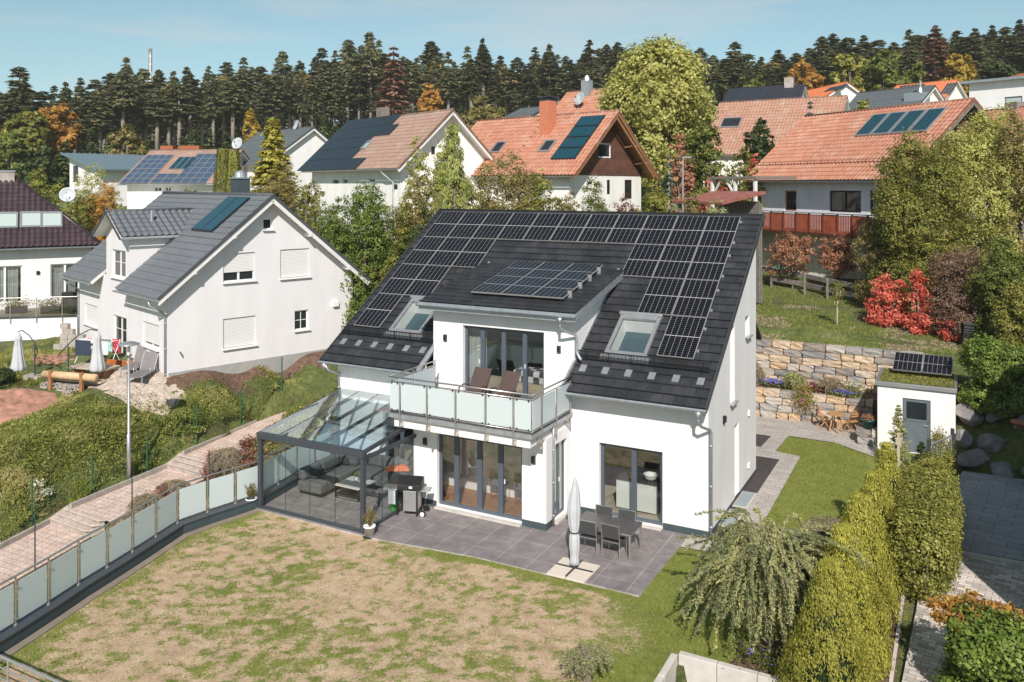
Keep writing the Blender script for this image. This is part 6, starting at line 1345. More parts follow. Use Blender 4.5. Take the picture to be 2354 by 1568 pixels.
for k, (a, b) in enumerate((((-12, 576-24), (42, 500)), ((45, 526), (92, 494)), ((93, 524), (142, 492)))):
    lo = TB.hit((a[0]), 527 if k else 529, V3((0, 0, zeB)), nB); hi = TB.hit(b[0]-2, 493, V3((0, 0, zeB)), nB)
    T = Matrix.Identity(4)
    for i in range(3): T[i][0] = (1, 0, 0)[i]; T[i][1] = Vf[i]; T[i][2] = nB[i]; T[i][3] = (lo.x, lo.y, lo.z)[i]
    w_ = 1.15; h_ = 1.3; g = MB(T); [g.box(p, q_) for p, q_ in (((0, 0, 0), (.1, h_, .20)), ((w_-.1, 0, 0), (w_, h_, .20)), ((.1, 0, 0), (w_-.1, .12, .20)), ((.1, h_-.12, 0), (w_-.1, h_, .22)))]
    f = g.build('roof_window', M['chrome'], rf, bevel=.01); g = MB(T); g.box((.1, .12, .12), (w_-.1, h_-.12, .15)); g.build('pane', M['blindglass'], f)
cb = TB.front(14, 395, t=WB/2); q = MB(); q.box((cb.x-.45, WB/2-.3, zp-1), (cb.x+.45, WB/2+.3, cb.z)); c_ = q.build('chimney', M['block'], rf); q = MB(); q.box((cb.x-.5, WB/2-.35, cb.z), (cb.x+.5, WB/2+.35, cb.z+.08)); q.build('chimney_cap', M['zinc'], c_)
def dish(parent, loc, r, label=None, face=(-.2, -1, .35), mark=False):
    f = V3(face).normalized(); rot = f.to_track_quat('Z', 'Y').to_matrix().to_4x4(); rot.translation = V3(loc); q = MB(rot)
    q.lathe([(.01, 0), (r*.5, r*.06), (r*.85, r*.17), (r, r*.25), (r*.99, r*.27), (r*.84, r*.20), (r*.5, r*.09), (.01, .03)], (0, 0, 0), 24); d = q.build('satellite_dish', M['dish'], parent, smooth=True)
    q = MB(rot); q.tube([(0, -r*.9, r*.2), (0, -r*.1, r*.95)], .012, 5); q.box((-.04, -r*.1-.04, r*.9), (.04, -r*.1+.08, r*1.02)); q.build('receiver_arm', M['black'], d)
    if mark: q = MB(rot); q.lathe([(r*.20, r*.085), (r*.26, r*.095)], (0, 0, 0), 16); q.box((r*.02, -.012, r*.09), (r*.35, .012, r*.105)); q.build('ring_mark', M['chrome'], d)
    q = MB(); q.tube([V3(loc), V3(loc)-f*.15-V3((0, 0, r*1.6))], .025, 6); q.build('mast', M['black'], d); return d
db = TB.hit(*Z1(415, 215), V3((0, 1.9, 0)), (0, 1, 0)); dish(rf, db, .46, mark=True)
lb_ = TB.front(*Z1(232, 692), t=.55); lamp_box(Rb, (lb_.x, .545, lb_.z), (0, -1, 0), .08)
# terrace of B
tw0 = atd(-60, 750, 44.5); tw1 = atd(184, 728, 45.5)
TW = thing('terrace_wall', 'white terrace wall with steel and glass railing in front of the bungalow', 'wall', (tw1[0], tw1[1], 0), atan2(tw1[1]-tw0[1], tw1[0]-tw0[0])); tl_ = hypot(tw1[0]-tw0[0], tw1[1]-tw0[1]); zt_ = tw1[2]
q = MB(); q.box((-tl_, 0, 0), (1.5, .25, zt_)); q.build('wall', M['render'], TW); q = MB(); q.box((-tl_, -.04, zt_), (1.5, .30, zt_+.05)); q.build('coping', M['anthracite'], TW); q = MB(); q.box((-tl_, .26, zt_-.6), (1.5, 6, zt_-.02)); q.build('terrace_floor', M['paver'], TW)
q = MB(); q.tube([(-tl_, -.06, zt_+1.1), (1.5, -.06, zt_+1.1)], .022, 6); q.build('handrail', M['steel'], TW)
for k in range(6): x = -tl_+.5+k*1.28; q = MB(); q.box((x-.02, -.09, zt_-.25), (x+.02, -.045, zt_+1.1)); q.build('post', M['steel'], TW); q = MB(); q.box((x+.06, -.065, zt_+.12), (x+1.2, -.055, zt_+1.0)); q.build('glass_panel', M['glass'], TW)
for k, (px, l_) in enumerate(((38, 'low grass'), (118, 'bushy'))):
    p = atd(px, 735, 46.8); t = thing('planter_box', 'dark planter box with %s plants on the bungalow terrace' % l_, 'planter', (p[0], p[1], zt_), TW.rotation_euler[2]); lp(t, 'box', 'black', lambda m: m.box((-.5, -.2, 0), (.5, .2, .38))); P = RNG.normal(0, 1, (500, 3))*[.35, .15, .16]+[0, 0, .5]; leafobj('foliage', leafquads(P, P*0+[0, 0, 1], .12), LM['brownish'], t)
p = atd(163, 700, 46.9); qthing('covered_grill', 'black draped cover over a grill on the bungalow terrace', 'grill cover', (p[0], p[1], zt_), 'black', lambda m: m.add([(-.55, -.3, 0), (.55, -.3, 0), (.55, .3, 0), (-.55, .3, 0), (-.5, -.25, 1.15), (.5, -.25, 1.2), (.5, .25, 1.2), (-.5, .25, 1.15)], [(0, 3, 2, 1), (4, 5, 6, 7), (0, 1, 5, 4), (1, 2, 6, 5), (2, 3, 7, 6), (3, 0, 4, 7)]), bevel=.06)
# ---- J : big terracotta right
kx = 1.4; sc_ = lambda v, i: CAM[i]+(v-CAM[i])*kx
AJ = dict(x0=sc_(4.05, 0), y0=sc_(13.57, 1), z0=sc_(6.04, 2), yaw=-.68, L=8.33*kx, W=6.61*kx, ze=sc_(9.97, 2), zr_=sc_(13.23, 2))
class _T2(House):
    def __init__(s, d): s.x0, s.y0, s.z0, s.yaw = d['x0'], d['y0'], d['z0'], d['yaw']; s.c, s.sn = cos(s.yaw), sin(s.yaw)
tj = _T2(AJ); JO = [boxA(tj, tj.front, Z3(*a), Z3(*b)) for a, b in (((597, 722), (673, 855)), ((888, 722), (1095, 868)), ((1153, 722), (1230, 880)), ((690, 1025), (772, 1140)), ((890, 1035), (945, 1190)))]
JO = [(min(a, b), max(a, b), c, d) for a, b, c, d in JO]
J = House('large_tiled_house', 'large house with broad terracotta roof, four solar collectors and red-brown balcony', wallm='render_d', tilem='tile_terra', oh=.8, og=.9, verge='greywood', front_ops=JO, amp=.035, course=.40, **AJ)
J.gut()
for i, (a, b, c, d) in enumerate(JO): frame_window(J.root, (a, 0, c), (1, 0, 0), b-a, d-c, 2 if i == 1 else 1, mat='brownclad' if i else 'wood', gmat='dglass', inset=.08, fw=.1, name='window')
q = MB(); wall(q, (.03, 0, 0), (0, 1, 0), [(0, J.rz(0)-.15), (J.W/2, J.rz(J.W/2)-.15), (J.W, J.rz(0)-.15)], [], .08, J.rz(0)-.3); uvbox(q.build('board_cladding', M['brownclad'], J.root))
zlo = J.front(*Z3(600, 975))[2]
q = MB(); q.box((-J.L+.02, -.02, -1.5), (0, -.003, zlo)); q.build('ground_floor_render', M['render_c'], J.root)
a = J.onroof(*Z3(1052, 357), off=.15); b = J.onroof(*Z3(1530, 330), off=.15); c = J.onroof(*Z3(1195, 213), off=.15); w_ = (b.x-a.x)/4; l_ = (c-V3((c.x, a.y, a.z))).length
for k in range(4): pv(J.root, V3((a.x+k*w_+.06, a.y, J.rz(a.y))), (1, 0, 0), J.V, w_-.12, l_*.97, .18, 'chrome', 'collector', 'solar_collector', .12, .09)
# balcony
ba = J.front(*Z3(330, 850), t=-1.3); bb = J.front(*Z3(1170, 890), t=-1.3); zb1 = (ba.z+bb.z)/2; zb0 = zb1-1.05
bal = MB(); bal.box((-J.L-.9, -1.25, zb0-.15), (-.5, -.002, zb0)); bal = bal.build('balcony', M['greywood'], J.root)
q = MB(); q.box((-J.L-.9, -1.38, zb1), (-.5, -1.22, zb1+.05)); q.build('handrail', M['greywood'], bal)
x = -J.L-.9; i = 0
while x < -.6:
    w_ = 1.15; q = MB(); 
    if i % 2 == 1: q.box((x+.05, -1.32, zb0-.2), (x+w_-.02, -1.29, zb1-.04)); o = uvbox(q.build('solid_board_panel', M['redboard'], bal))
    else: [q.box((x+.05+k*.13, -1.32, zb0-.12), (x+.13+k*.13, -1.29, zb1-.06)) for k in range(int((w_-.1)/.13))]; uvbox(q.build('baluster_panel', M['redboard'], bal))
    q = MB(); q.box((x-.05, -1.36, zb0-.3), (x+.04, -1.27, zb1)); q.build('post', M['redboard'], bal); x += w_; i += 1
q = MB(); q.box((-J.L-.9, -1.36, zb0-.22), (-.5, -1.33, zb0-.1)); q.build('fascia', M['redboard'], bal)
q = MB(); zs = J.rz(.35); tt_ = .55; q.beam((-J.L-.4, tt_, J.rz(tt_)+.18), (-.2, tt_, J.rz(tt_)+.18), .06, .05)
tt_ = -.8+1.15; q = MB(); [q.beam((-J.L-.8, tt_, J.rz(tt_)+h), (.8, tt_, J.rz(tt_)+h), .03, .03) for h in (.12, .26)]; [q.beam((xx, tt_, J.rz(tt_)+.02), (xx, tt_, J.rz(tt_)+.28), .03, .03) for xx in np.arange(-J.L-.8, .8, .6)]; q.build('snow_guard', M['redroof'], J.roof)
tz = J.front(*Z3(773, 745), t=-.3); q = MB(); q.tube([(tz.x-.32, -.3, tz.z-.2), (tz.x, -.3, tz.z+.35), (tz.x+.32, -.3, tz.z-.2), (tz.x-.32, -.3, tz.z-.2)], .03, 6); q.build('hanging_triangle', M['white_wood'], J.root)
# ---- G chalet
AG = dict(x0=-16.22, y0=26.66, z0=6.0, yaw=-.25, L=11.34, W=8.29, ze=10.38, zr_=14.74); tg = _T2(AG)
GOp = [boxA(tg, tg.side, Z8(1680, 640), Z8(1750, 725)), boxA(tg, tg.side, Z8(1730, 845), Z8(1748, 925)), boxA(tg, tg.side, Z8(1828, 845), Z8(1868, 950))]
G = House('chalet_house', 'terracotta-roofed house with dark brown boarded gable and orange brick chimney, centre background', wallm='render_c', tilem='tile_terra', oh=.7, og=1.0, verge='wood', side_ops=GOp, amp=.035, course=.4, **AG)
G.gut()
for a, b, c, d in GOp: frame_window(G.root, (0, a, c), (0, 1, 0), b-a, d-c, 1, mat='white_pvc' if c > 3.5 else 'brownclad', gmat='dglass', inset=.03, fw=.09, name='window')
zc_ = G.side(*Z8(1700, 820))[2]; q = MB(); wq = [(0, G.rz(0)-.15), (G.W/2, G.rz(G.W/2)-.15), (G.W, G.rz(0)-.15)]
wall(q, (.05, 0, 0), (0, 1, 0), wq, [GOp[0]], .08, zc_); o = uvbox(q.build('board_cladding', M['brownclad'], G.root))
q = MB(); 
for t_, z_ in ((6.3, G.rz(G.W-6.3)-.35), (7.6, G.rz(G.W-7.6)-.35)): q.box((.05, t_-.1, z_-.12), (.98, t_+.1, z_+.06))
q.beam((.9, G.W/2-.1, G.zr-.5), (.9, G.W+.3, G.ze-.1), .12, .18); q.build('purlin_end', M['wood'], G.root)
a, b, c, d = [G.onroof(*Z8(*p), off=.15) for p in ((1422, 722), (1555, 722), (1590, 487), (1720, 485))]
w_ = (b.x-a.x); n_ = 4; l_ = (c.y-a.y)/G.V.y/n_
for k in range(n_): pv(G.root, V3((a.x, a.y+k*(c.y-a.y)/n_, G.rz(a.y+k*(c.y-a.y)/n_))), (1, 0, 0), G.V, w_, l_-.05, .15, 'blackpv', 'collector', 'solar_collector', .1, .05)
def roofwin2(h, px, py, w_=1.0, hh=1.2, pane='dglass'):
    lo = h.onroof(px, py); T = Matrix.Identity(4); nn = V3((1, 0, 0)).cross(h.V)
    for i in range(3): T[i][0] = (1, 0, 0)[i]; T[i][1] = h.V[i]; T[i][2] = nn[i]; T[i][3] = lo[i]
    g = MB(T); [g.box(p, q_) for p, q_ in (((0, 0, 0), (.1, hh, .16)), ((w_-.1, 0, 0), (w_, hh, .16)), ((.1, 0, 0), (w_-.1, .12, .16)), ((.1, hh-.14, 0), (w_-.1, hh, .2)))]
    f = g.build('roof_window', M['chrome'], h.roof); g = MB(T); g.box((.1, .12, .05), (w_-.1, hh-.14, .10)); g.build('pane', M[pane], f)
roofwin2(G, *Z8(1082, 703)); roofwin2(G, *Z8(1350, 697))
cz = G.onroof(*Z8(1405, 580)); q = MB(); q.box((cz.x-.45, cz.y-.4, cz.z-1), (cz.x+.45, cz.y+.4, G.zr+.9)); c_ = q.build('chimney', M['orangebrick'], G.roof); q = MB(); q.box((cz.x-.42, cz.y-.36, G.zr+.9), (cz.x+.42, cz.y+.36, G.zr+1.1)); q.box((cz.x-.6, cz.y-.5, G.zr+1.15), (cz.x+.6, cz.y+.5, G.zr+1.22)); q.build('chimney_cap', M['slate_roof'], c_)
q = MB(); rng = random.Random(3)
for k in range(7):
    p = G.onroof(*Z8(1245+k*19, 690-k*26)); q.box((p.x, p.y-.05, p.z+.03), (p.x+.28, p.y+.14, p.z+.10))
q.build('vent_tile', M['tile_terra'], G.roof)
# ---- F brown roof with black array
kf_ = 1.15; sf = lambda v, i: CAM[i]+(v-CAM[i])*kf_
AF = dict(x0=sf(-22.47, 0), y0=sf(16.85, 1), z0=sf(6., 2), yaw=-.42, L=12.14*kf_, W=6.47*kf_, ze=sf(10.71, 2), zr_=sf(14.24, 2)); tf = _T2(AF)
FO = [boxA(tf, tf.front, Z8(215, 842), Z8(250, 868)), boxA(tf, tf.front, Z8(272, 840), Z8(300, 866)), boxA(tf, tf.front, Z8(415, 838), Z8(452, 862)), boxA(tf, tf.front, Z8(545, 868), Z8(575, 905))]
FS = [boxA(tf, tf.side, Z8(760, 655), Z8(790, 712))]
Fh = House('brown_roofed_house', 'white house with pinkish-brown roof mostly covered by a black solar array', wallm='render_c', tilem='tile_pink', oh=.6, og=.7, front_ops=FO, side_ops=FS, course=.4, **AF)
Fh.gut()
for a, b, c, d in FO: frame_window(Fh.root, (a, 0, c), (1, 0, 0), b-a, d-c, 1, mat='white_pvc', gmat='dglass', inset=.08, name='window')
for a, b, c, d in FS: frame_window(Fh.root, (0, a, c), (0, 1, 0), b-a, d-c, 1, mat='white_pvc', gmat='dglass', inset=.08, name='window')
poly = [Z8(*p) for p in ((42, 792), (350, 792), (415, 718), (335, 715), (460, 583), (565, 580), (615, 513), (305, 525))]
pq = [Fh.onroof(*p) for p in poly]; pq = [(v.x, (v.y+Fh.oh)/Fh.V.y) for v in pq]
def inside(x, y, P):
    c = False
    for (x1, y1), (x2, y2) in zip(P, P[1:]+P[:1]):
        if (y1 > y) != (y2 > y) and x < (x2-x1)*(y-y1)/(y2-y1)+x1: c = not c
    return c
x0 = min(p[0] for p in pq); x1 = max(p[0] for p in pq); v0 = min(p[1] for p in pq); v1 = max(p[1] for p in pq)
mw, mh = 1.12, (v1-v0)/5
for i in range(int((x1-x0)/mw)+1):
    for j in range(5):
        if inside(x0+(i+.5)*mw, v0+(j+.5)*mh, pq):
            t_ = (v0+j*mh)*Fh.V.y-Fh.oh; pv(Fh.root, (x0+i*mw, t_, Fh.rz(t_)), (1, 0, 0), Fh.V, mw-.02, mh-.02, .12, 'pvframe_b', 'blackpv', 'solar_panel', .04, .012)
roofwin2(Fh, *Z8(372, 683), .8, .9, 'blindglass')
cz = Fh.onroof(*Z8(482, 490)); q = MB(); q.box((cz.x-.45, Fh.W/2+.2, Fh.zr-1.2), (cz.x+.45, Fh.W/2+.9, Fh.zr+.95)); q.build('chimney', M['greybrick'], Fh.roof); downpipe(Fh.root, [(-1.6, -.66, Fh.ze-.1), (-1.4, -.5, Fh.ze-.4), (-.9, -.07, Fh.ze-.9), (-.9, -.07, 0)], .06, 'dish')
# ---- C blue PV house
AC = dict(x0=-50.62, y0=28.62, z0=6.2, yaw=.37, L=7.94, W=9.29, ze=9.83, zr_=12.91); tc_ = _T2(AC)
CO = [boxA(tc_, tc_.front, Z7(972, 1012), Z7(1018, 1040)), boxA(tc_, tc_.front, Z7(1042, 1012), Z7(1078, 1040))]
Ch = House('blue_panel_house', 'low white house whose brown roof carries blue solar panels with wide silver frames', wallm='render_c', tilem='tile_pink', oh=.6, og=.5, front_ops=CO, course=.4, **AC)
Ch.gut()
for a, b, c, d in CO: frame_window(Ch.root, (a, 0, c), (1, 0, 0), b-a, d-c, 2, mat='white_pvc', gmat='dglass', inset=.08, name='window')
def arr(h, corners, nx, ny, fm, cm, gap=.03, name='solar_panel', lift=.12, fr=.03):
    a, b, c = [h.onroof(*p, off=lift) for p in corners]      # lower-left, lower-right, upper-left
    w_ = (b.x-a.x)/nx; H_ = (c.y-a.y)
    for i in range(nx):
        for j in range(ny):
            t_ = a.y+H_*j/ny; pv(h.root, (a.x+i*w_, t_, h.rz(t_)), (1, 0, 0), h.V, w_-gap, H_/ny/h.V.y-gap, lift, fm, cm, name, .05, fr)
arr(Ch, (Z7(755, 983), Z7(935, 983), Z7(960, 805)), 4, 6, 'pvframe', 'pvblue'); arr(Ch, (Z7(1085, 983), Z7(1300, 983), Z7(1280, 797)), 4, 6, 'pvframe', 'pvblue'); arr(Ch, (Z7(945, 983), Z7(1080, 983), Z7(975, 922)), 2, 2, 'pvframe', 'pvblue'); arr(Ch, (Z7(1062, 895), Z7(1180, 895), Z7(1130, 818)), 3, 1, 'pvframe', 'collector', name='solar_collector')
dish(Ch.roof, Ch.front(*Z7(1500, 738), t=Ch.W/2), .55)
q = MB(); 
for px0, px1 in ((1010, 1090), (1125, 1255)):
    a = Ch.front(*Z7(px0, 785), t=Ch.W/2); b = Ch.front(*Z7(px1, 785), t=Ch.W/2); q.box((a.x, Ch.W/2, Ch.zr+.05), (b.x, Ch.W/2+.6, Ch.zr+.45))
q.build('tile_stack', M['tile_orange'], Ch.roof)
q = MB(); q.box((-7.9, -3.2, 1.0), (-4.4, -.01, 1.15)); q.box((-7.6, -3.0, -1), (-4.6, -.01, 1.0)); q.box((-5.6, -2.6, 1.15), (-3.2, -.02, 1.32)); q.build('flat_roof_annex', M['white_pvc'], Ch.root)
# ---- simple far houses
def farhouse(name, label, d, ridge, eave, W, wallm, tilem, h=5.0, ratio=None, **k):
    """ridge=(px0,py0,px1,py1) left/right ends ; d=(depth left, depth right)"""
    a = atd(ridge[0], ridge[1], d[0]); b = atd(ridge[2], ridge[3], d[1]); yaw = atan2(b[1]-a[1], b[0]-a[0]); L = hypot(b[0]-a[0], b[1]-a[1]); zr_ = (a[2]+b[2])/2
    c, s_ = cos(yaw), sin(yaw); x0 = b[0]+s_*W/2; y0 = b[1]-c*W/2
    ze = zr_-eave; z0 = ze-h; og = k.pop('og', .4); oh = k.pop('oh', .5)
    return House(name, label, x0-c*og, y0-s_*og, z0, yaw, L-2*og, W, ze, zr_, wallm, tilem, oh=oh, og=og, bot=-3, **k)
HH = farhouse('tall_tiled_house', 'terracotta-roofed house with grey chimney and satellite dish behind the chalet', (78, 74), (1305, 209, 1440, 205), 4.2, 9, 'render_c', 'tile_terra', course=.45)
q = MB(); cz = HH.front(*Z8(1635, 300), t=HH.W/2); q.box((cz.x-.4, HH.W/2-.8, HH.zr-1.8), (cz.x+.4, HH.W/2-.1, cz.z)); c_ = q.build('chimney', M['zinc'], HH.roof); q = MB(); q.lathe([(.35, 0), (.2, .4)], (cz.x, HH.W/2-.45, cz.z), 10); q.build('chimney_cap', M['steel'], c_)
dish(HH.roof, HH.hit(*Z8(1583, 400), (0, HH.W*.26, 0), (0, 1, 0)), .6)
farhouse('small_grey_roof_house', 'small dark grey roof just visible between the brown roof and the chalet', (84, 82), (1200, 249, 1262, 247), 1.5, 7, 'render_c', 'tile_slate', 3.)
E_ = farhouse('grey_roofed_house', 'white house with slate grey roof and satellite dish behind the golden conifer', (86, 78), (598, 301, 722, 296), 3.6, 9, 'render', 'tile_slate', 5.)
dish(E_.roof, E_.front(*Z7(1873, 628), t=E_.W/2), .6)
K_ = farhouse('faded_roof_house', 'house with long faded terracotta roof and a small roof window behind the large right house', (80, 74), (1655, 237, 1948, 221), 5.2, 12, 'render_c', 'tile_terra2', 4., course=.45)
roofwin2(K_, *Z3(172, 318), 1.8, 1.5)
Lh = farhouse('black_roofed_house', 'house with glossy black roof and twin chimneys in the right background', (100, 96), (1676, 204, 1852, 196), 2.8, 9, 'render', 'tile_black', 4., course=.45)
for px in (1686, 1815): p = Lh.front(px, 190, t=Lh.W/2); q = MB(); q.box((p.x-.5, Lh.W/2-.6, Lh.zr-1.5), (p.x+.5, Lh.W/2+.1, Lh.zr+(.9 if px > 1700 else -.5))); q.build('chimney', M['block'], Lh.roof)
Mh = farhouse('orange_roofed_house', 'white house with bright orange roof and a black solar array in the right background', (112, 102), (1850, 204, 1948, 195), 3.2, 9, 'render', 'tile_orange', 4.5, course=.45)
arr(Mh, (Z3(855, 75), Z3(940, 75), Z3(870, 52)), 4, 1, 'pvframe_b', 'blackpv')
Nh = farhouse('slate_gable_house', 'house with slate grey roof and pale chimney box behind the large right house', (95, 88), (1975, 213, 2150, 198), 3.8, 10, 'render_c', 'tile_slate', 4., course=.45)
p = Nh.onroof(*Z3(1445, 130)); q = MB(); q.box((p.x-1.0, p.y-.3, p.z-1), (p.x+1.0, p.y+1.2, p.z+.75)); c_ = q.build('dormer_box', M['zinc'], Nh.roof); q = MB(); q.lathe([(.3, 0), (.12, .5), (.12, 1.2), (.2, 1.3)], (p.x+.3, p.y+.6, p.z+.75), 10); q.build('chimney_cap', M['steel'], c_)
Oh = farhouse('red_roofed_house', 'cream house with red roof and rows of solar panels in the right background', (112, 106), (2062, 193, 2203, 188), 3.4, 9, 'render_c', 'tile_orange', 4.5, course=.45)
arr(Oh, (Z3(1345, 50), Z3(1500, 50), Z3(1360, 35)), 7, 1, 'pvframe', 'pv'); arr(Oh, (Z3(1610, 90), Z3(1680, 90), Z3(1650, 20)), 4, 3, 'pvframe', 'pv')
Qh = farhouse('edge_tiled_house', 'terracotta roof with brown chimney at the right edge behind the big house', (58, 52), (2262, 250, 2440, 245), 3.5, 9, 'render_c', 'tile_terra', 4.)
p = Qh.front(2332, 240, t=Qh.W/2); q = MB(); q.box((p.x-.5, Qh.W/2-.3, Qh.zr-1), (p.x+.5, Qh.W/2+.4, Qh.zr+.4)); q.build('chimney', M['greybrick'], Qh.roof)
# modern white house top right
a = atd(2228, 193, 84); b = atd(2420, 182, 78); ya = atan2(b[1]-a[1], b[0]-a[0]); Lp = hypot(b[0]-a[0], b[1]-a[1])
PH = thing('modern_white_house', 'modern white flat-fronted house with grey roof edge and a red roof behind, top right', 'house', (a[0], a[1], a[2]-7), ya)
pw = [(3.3, 4.9, 3.1, 5.4), (6.6, 9.5, 3.1, 5.6)]
q = MB(); wall(q, (0, 0, 0), (1, 0, 0), [(0, 7), (Lp, 7)], pw, .15, -4); wall(q, (0, 8, 0), (0, -1, 0), [(0, 7), (8, 7)], [], .1, -4); wall(q, (Lp, 0, 0), (0, 1, 0), [(0, 7), (8, 7)], [], .1, -4); wall(q, (Lp, 8, 0), (-1, 0, 0), [(0, 7), (Lp, 7)], [], .1, -4); q.build('wall', M['render'], PH)
q = MB(); q.box((-.6, -.6, 7), (Lp+.6, 8.6, 7.25)); r_ = q.build('roof', M['zinc'], PH)
q = MB(); q.quad([(1.5, 2, 7.26), (Lp, 2, 7.26), (Lp, 6, 8.3), (2.4, 6, 8.3)]); q.build('red_roof', M['tile_orange'], PH)
for i, (a_, b_, c_, d_) in enumerate(pw): frame_window(PH, (a_, 0, c_), (1, 0, 0), b_-a_, d_-c_, 1+i, mat='anthra_frame', gmat='dglass' if i else 'blindglass', inset=.1, name='window')
q = MB(); q.box((-.2, -1.2, 2.9), (Lp, -.003, 3.02)); b2 = q.build('balcony', M['concrete'], PH); q = MB(); q.box((-.2, -1.2, 3.1), (Lp, -1.18, 4.0)); q.build('balustrade', M['frost'], b2)
# D modern blue mono-pitch
a = atd(160, 352, 92); b = atd(240, 397, 84)
DH = thing('blue_metal_roof_house', 'low pale house with a pale blue shed roof at the forest edge on the left', 'house', (a[0], a[1], a[2]-4.6), radians(-12))
q = MB(); wall(q, (0, 0, 0), (1, 0, 0), [(0, 4.4), (7.2, 2.9)], [(.8, 2.2, 1.4, 3.2)], .1, -2); wall(q, (7.2, 0, 0), (0, 1, 0), [(0, 2.9), (8, 2.9)], [], .1, -2); wall(q, (0, 8, 0), (0, -1, 0), [(0, 4.4), (8, 4.4)], [], .1, -2); q.build('wall', M['render'], DH)
q = MB(); q.slab([(-.6, -.7, 4.62), (8.2, -.7, 2.75), (8.2, 8.6, 2.75), (-.6, 8.6, 4.62)], .15); q.m = 0; q.build('roof', M['metal_blue'], DH)
q = MB(); [q.beam((-.6, y, 4.66), (8.2, y, 2.79), .04, .06) for y in np.arange(-.6, 8.6, .6)]; q.build('roof_seams', M['metal_blue'], DH)
frame_window(DH, (.8, 0, 1.4), (1, 0, 0), 1.4, 1.8, 1, mat='anthra_frame', gmat='dglass', inset=.06, name='window')
# carport by the big house
a = atd(1560, 462, 47); 
CPt = thing('red_felt_roof_shelter', 'small wooden shelter with reddish felt roof left of the big terracotta house', 'shelter', (a[0], a[1], gz(a[0], a[1])), -.55); hz = a[2]-CPt.location[2]
q = MB(); q.slab([(-.3, -.2, hz), (3.6, -.2, hz), (3.6, 3, hz+.55), (-.3, 3, hz+.55)], .14); q.build('roof', M['redroof'], CPt); q = MB(); [q.box((x, y, -.5), (x+.12, y+.12, hz-.1)) for x in (0, 3.3) for y in (0, 2.8)]; q.build('support_post', M['greywood'], CPt); q = MB(); q.box((.1, 2.7, -.5), (3.4, 2.78, hz)); q.build('back_boards', M['greywood'], CPt)
a = atd(1632, 412, 50)
C2 = thing('white_timber_carport', 'flat-roofed carport with white timber posts joined to the big terracotta house', 'carport', (a[0], a[1], gz(a[0], a[1])), -.6); hz = a[2]-C2.location[2]
q = MB(); q.box((0, -.1, hz), (3.9, 3, hz+.14)); q.build('roof', M['greywood'], C2); q = MB(); [q.box((x, 0, -.5), (x+.16, .16, hz-.002)) for x in (.05, 2.0, 3.6)]; q.beam((.15, .08, hz-1.), (.9, .08, hz-.05), .1, .1); q.beam((2.1, .08, hz-1.), (1.3, .08, hz-.05), .1, .1); q.build('support_post', M['white_wood'], C2)
# mast, background lamp
mp0 = atd(346, 400, 230); mtop = zat(122, 230)
AM = thing('antenna_mast', 'tall slender white antenna mast rising above the forest on the left', 'mast', (mp0[0], mp0[1], gz(mp0[0], mp0[1])))
hm = mtop-AM.location[2]; lp(AM, 'mast', 'white_wood', lambda m: m.tube([(0, 0, 0), (0, 0, hm)], [.5, .32], 8)); lp(AM, 'antenna_panel', 'chrome', lambda m: [m.box((.3*cos(a)-.2, .3*sin(a)-.2, hm-5+k*2.2), (.3*cos(a)+.2, .3*sin(a)+.2, hm-3.2+k*2.2)) for a in (0, 2.1, 4.2) for k in (0, 1, 2)])
b2 = atd(1570, 450, 52); zt2 = zat(362, 52)
BL = thing('background_street_lamp', 'slim grey lamp post with side arm between the chalet and the big terracotta house', 'street lamp', (b2[0], b2[1], gz(b2[0], b2[1]))); hb = zt2-BL.location[2]
lp(BL, 'pole', 'chrome', lambda m: m.tube([(0, 0, 0), (0, 0, hb)], [.07, .05], 8)); lp(BL, 'lamp_head', 'chrome', lambda m: m.box((-.05, -.08, hb-.05), (.55, .08, hb+.06)))
# ================================================================= PLANTS
def clumps(blobs, ncl, lpc, cr, shell=.55, squash=.75, bottom=None):
    """blobs [(cx,cy,cz,rx,ry,rz,weight)] -> leaf centres, normals, rnd"""
    w = np.array([b[6] if len(b) > 6 else b[3]*b[4]+b[4]*b[5] for b in blobs], float); w /= w.sum()
    k = RNG.choice(len(blobs), ncl, p=w); B = np.array([b[:6] for b in blobs])[k]
    d = RNG.normal(0, 1, (ncl, 3)); d /= np.linalg.norm(d, axis=1, keepdims=True); r = RNG.uniform(shell, 1.0, ncl)**.7
    C = B[:, :3]+d*B[:, 3:6]*r[:, None]
    n = ncl*lpc; idx = np.repeat(np.arange(ncl), lpc)
    off = RNG.normal(0, 1, (n, 3)); off /= np.linalg.norm(off, axis=1, keepdims=True); off *= (RNG.uniform(0, 1, n)**.5)[:, None]*(cr*RNG.uniform(.6, 1.3, ncl)[idx])[:, None]; off[:, 2] *= squash
    P = C[idx]+off; Nn = d[idx]*.8+off/(cr+1e-6)*.7+[0, 0, .35]
    rnd = np.clip(RNG.uniform(0, 1, ncl)[idx]*.6+RNG.uniform(0, 1, n)*.4, 0, 1)
    if bottom is not None: m_ = P[:, 2] > bottom; P, Nn, rnd = P[m_], Nn[m_], rnd[m_]
    return P, Nn, rnd
def limbs(mb, base, targets, r0, fork=.35):
    for t in targets:
        b = V3(base); t = V3(t); mid = b.lerp(t, .5)+V3((random.uniform(-.1, .1), random.uniform(-.1, .1), .12*(t-b).length))
        mb.tube([b, mid, t], [r0, r0*.6, r0*.2], 6)
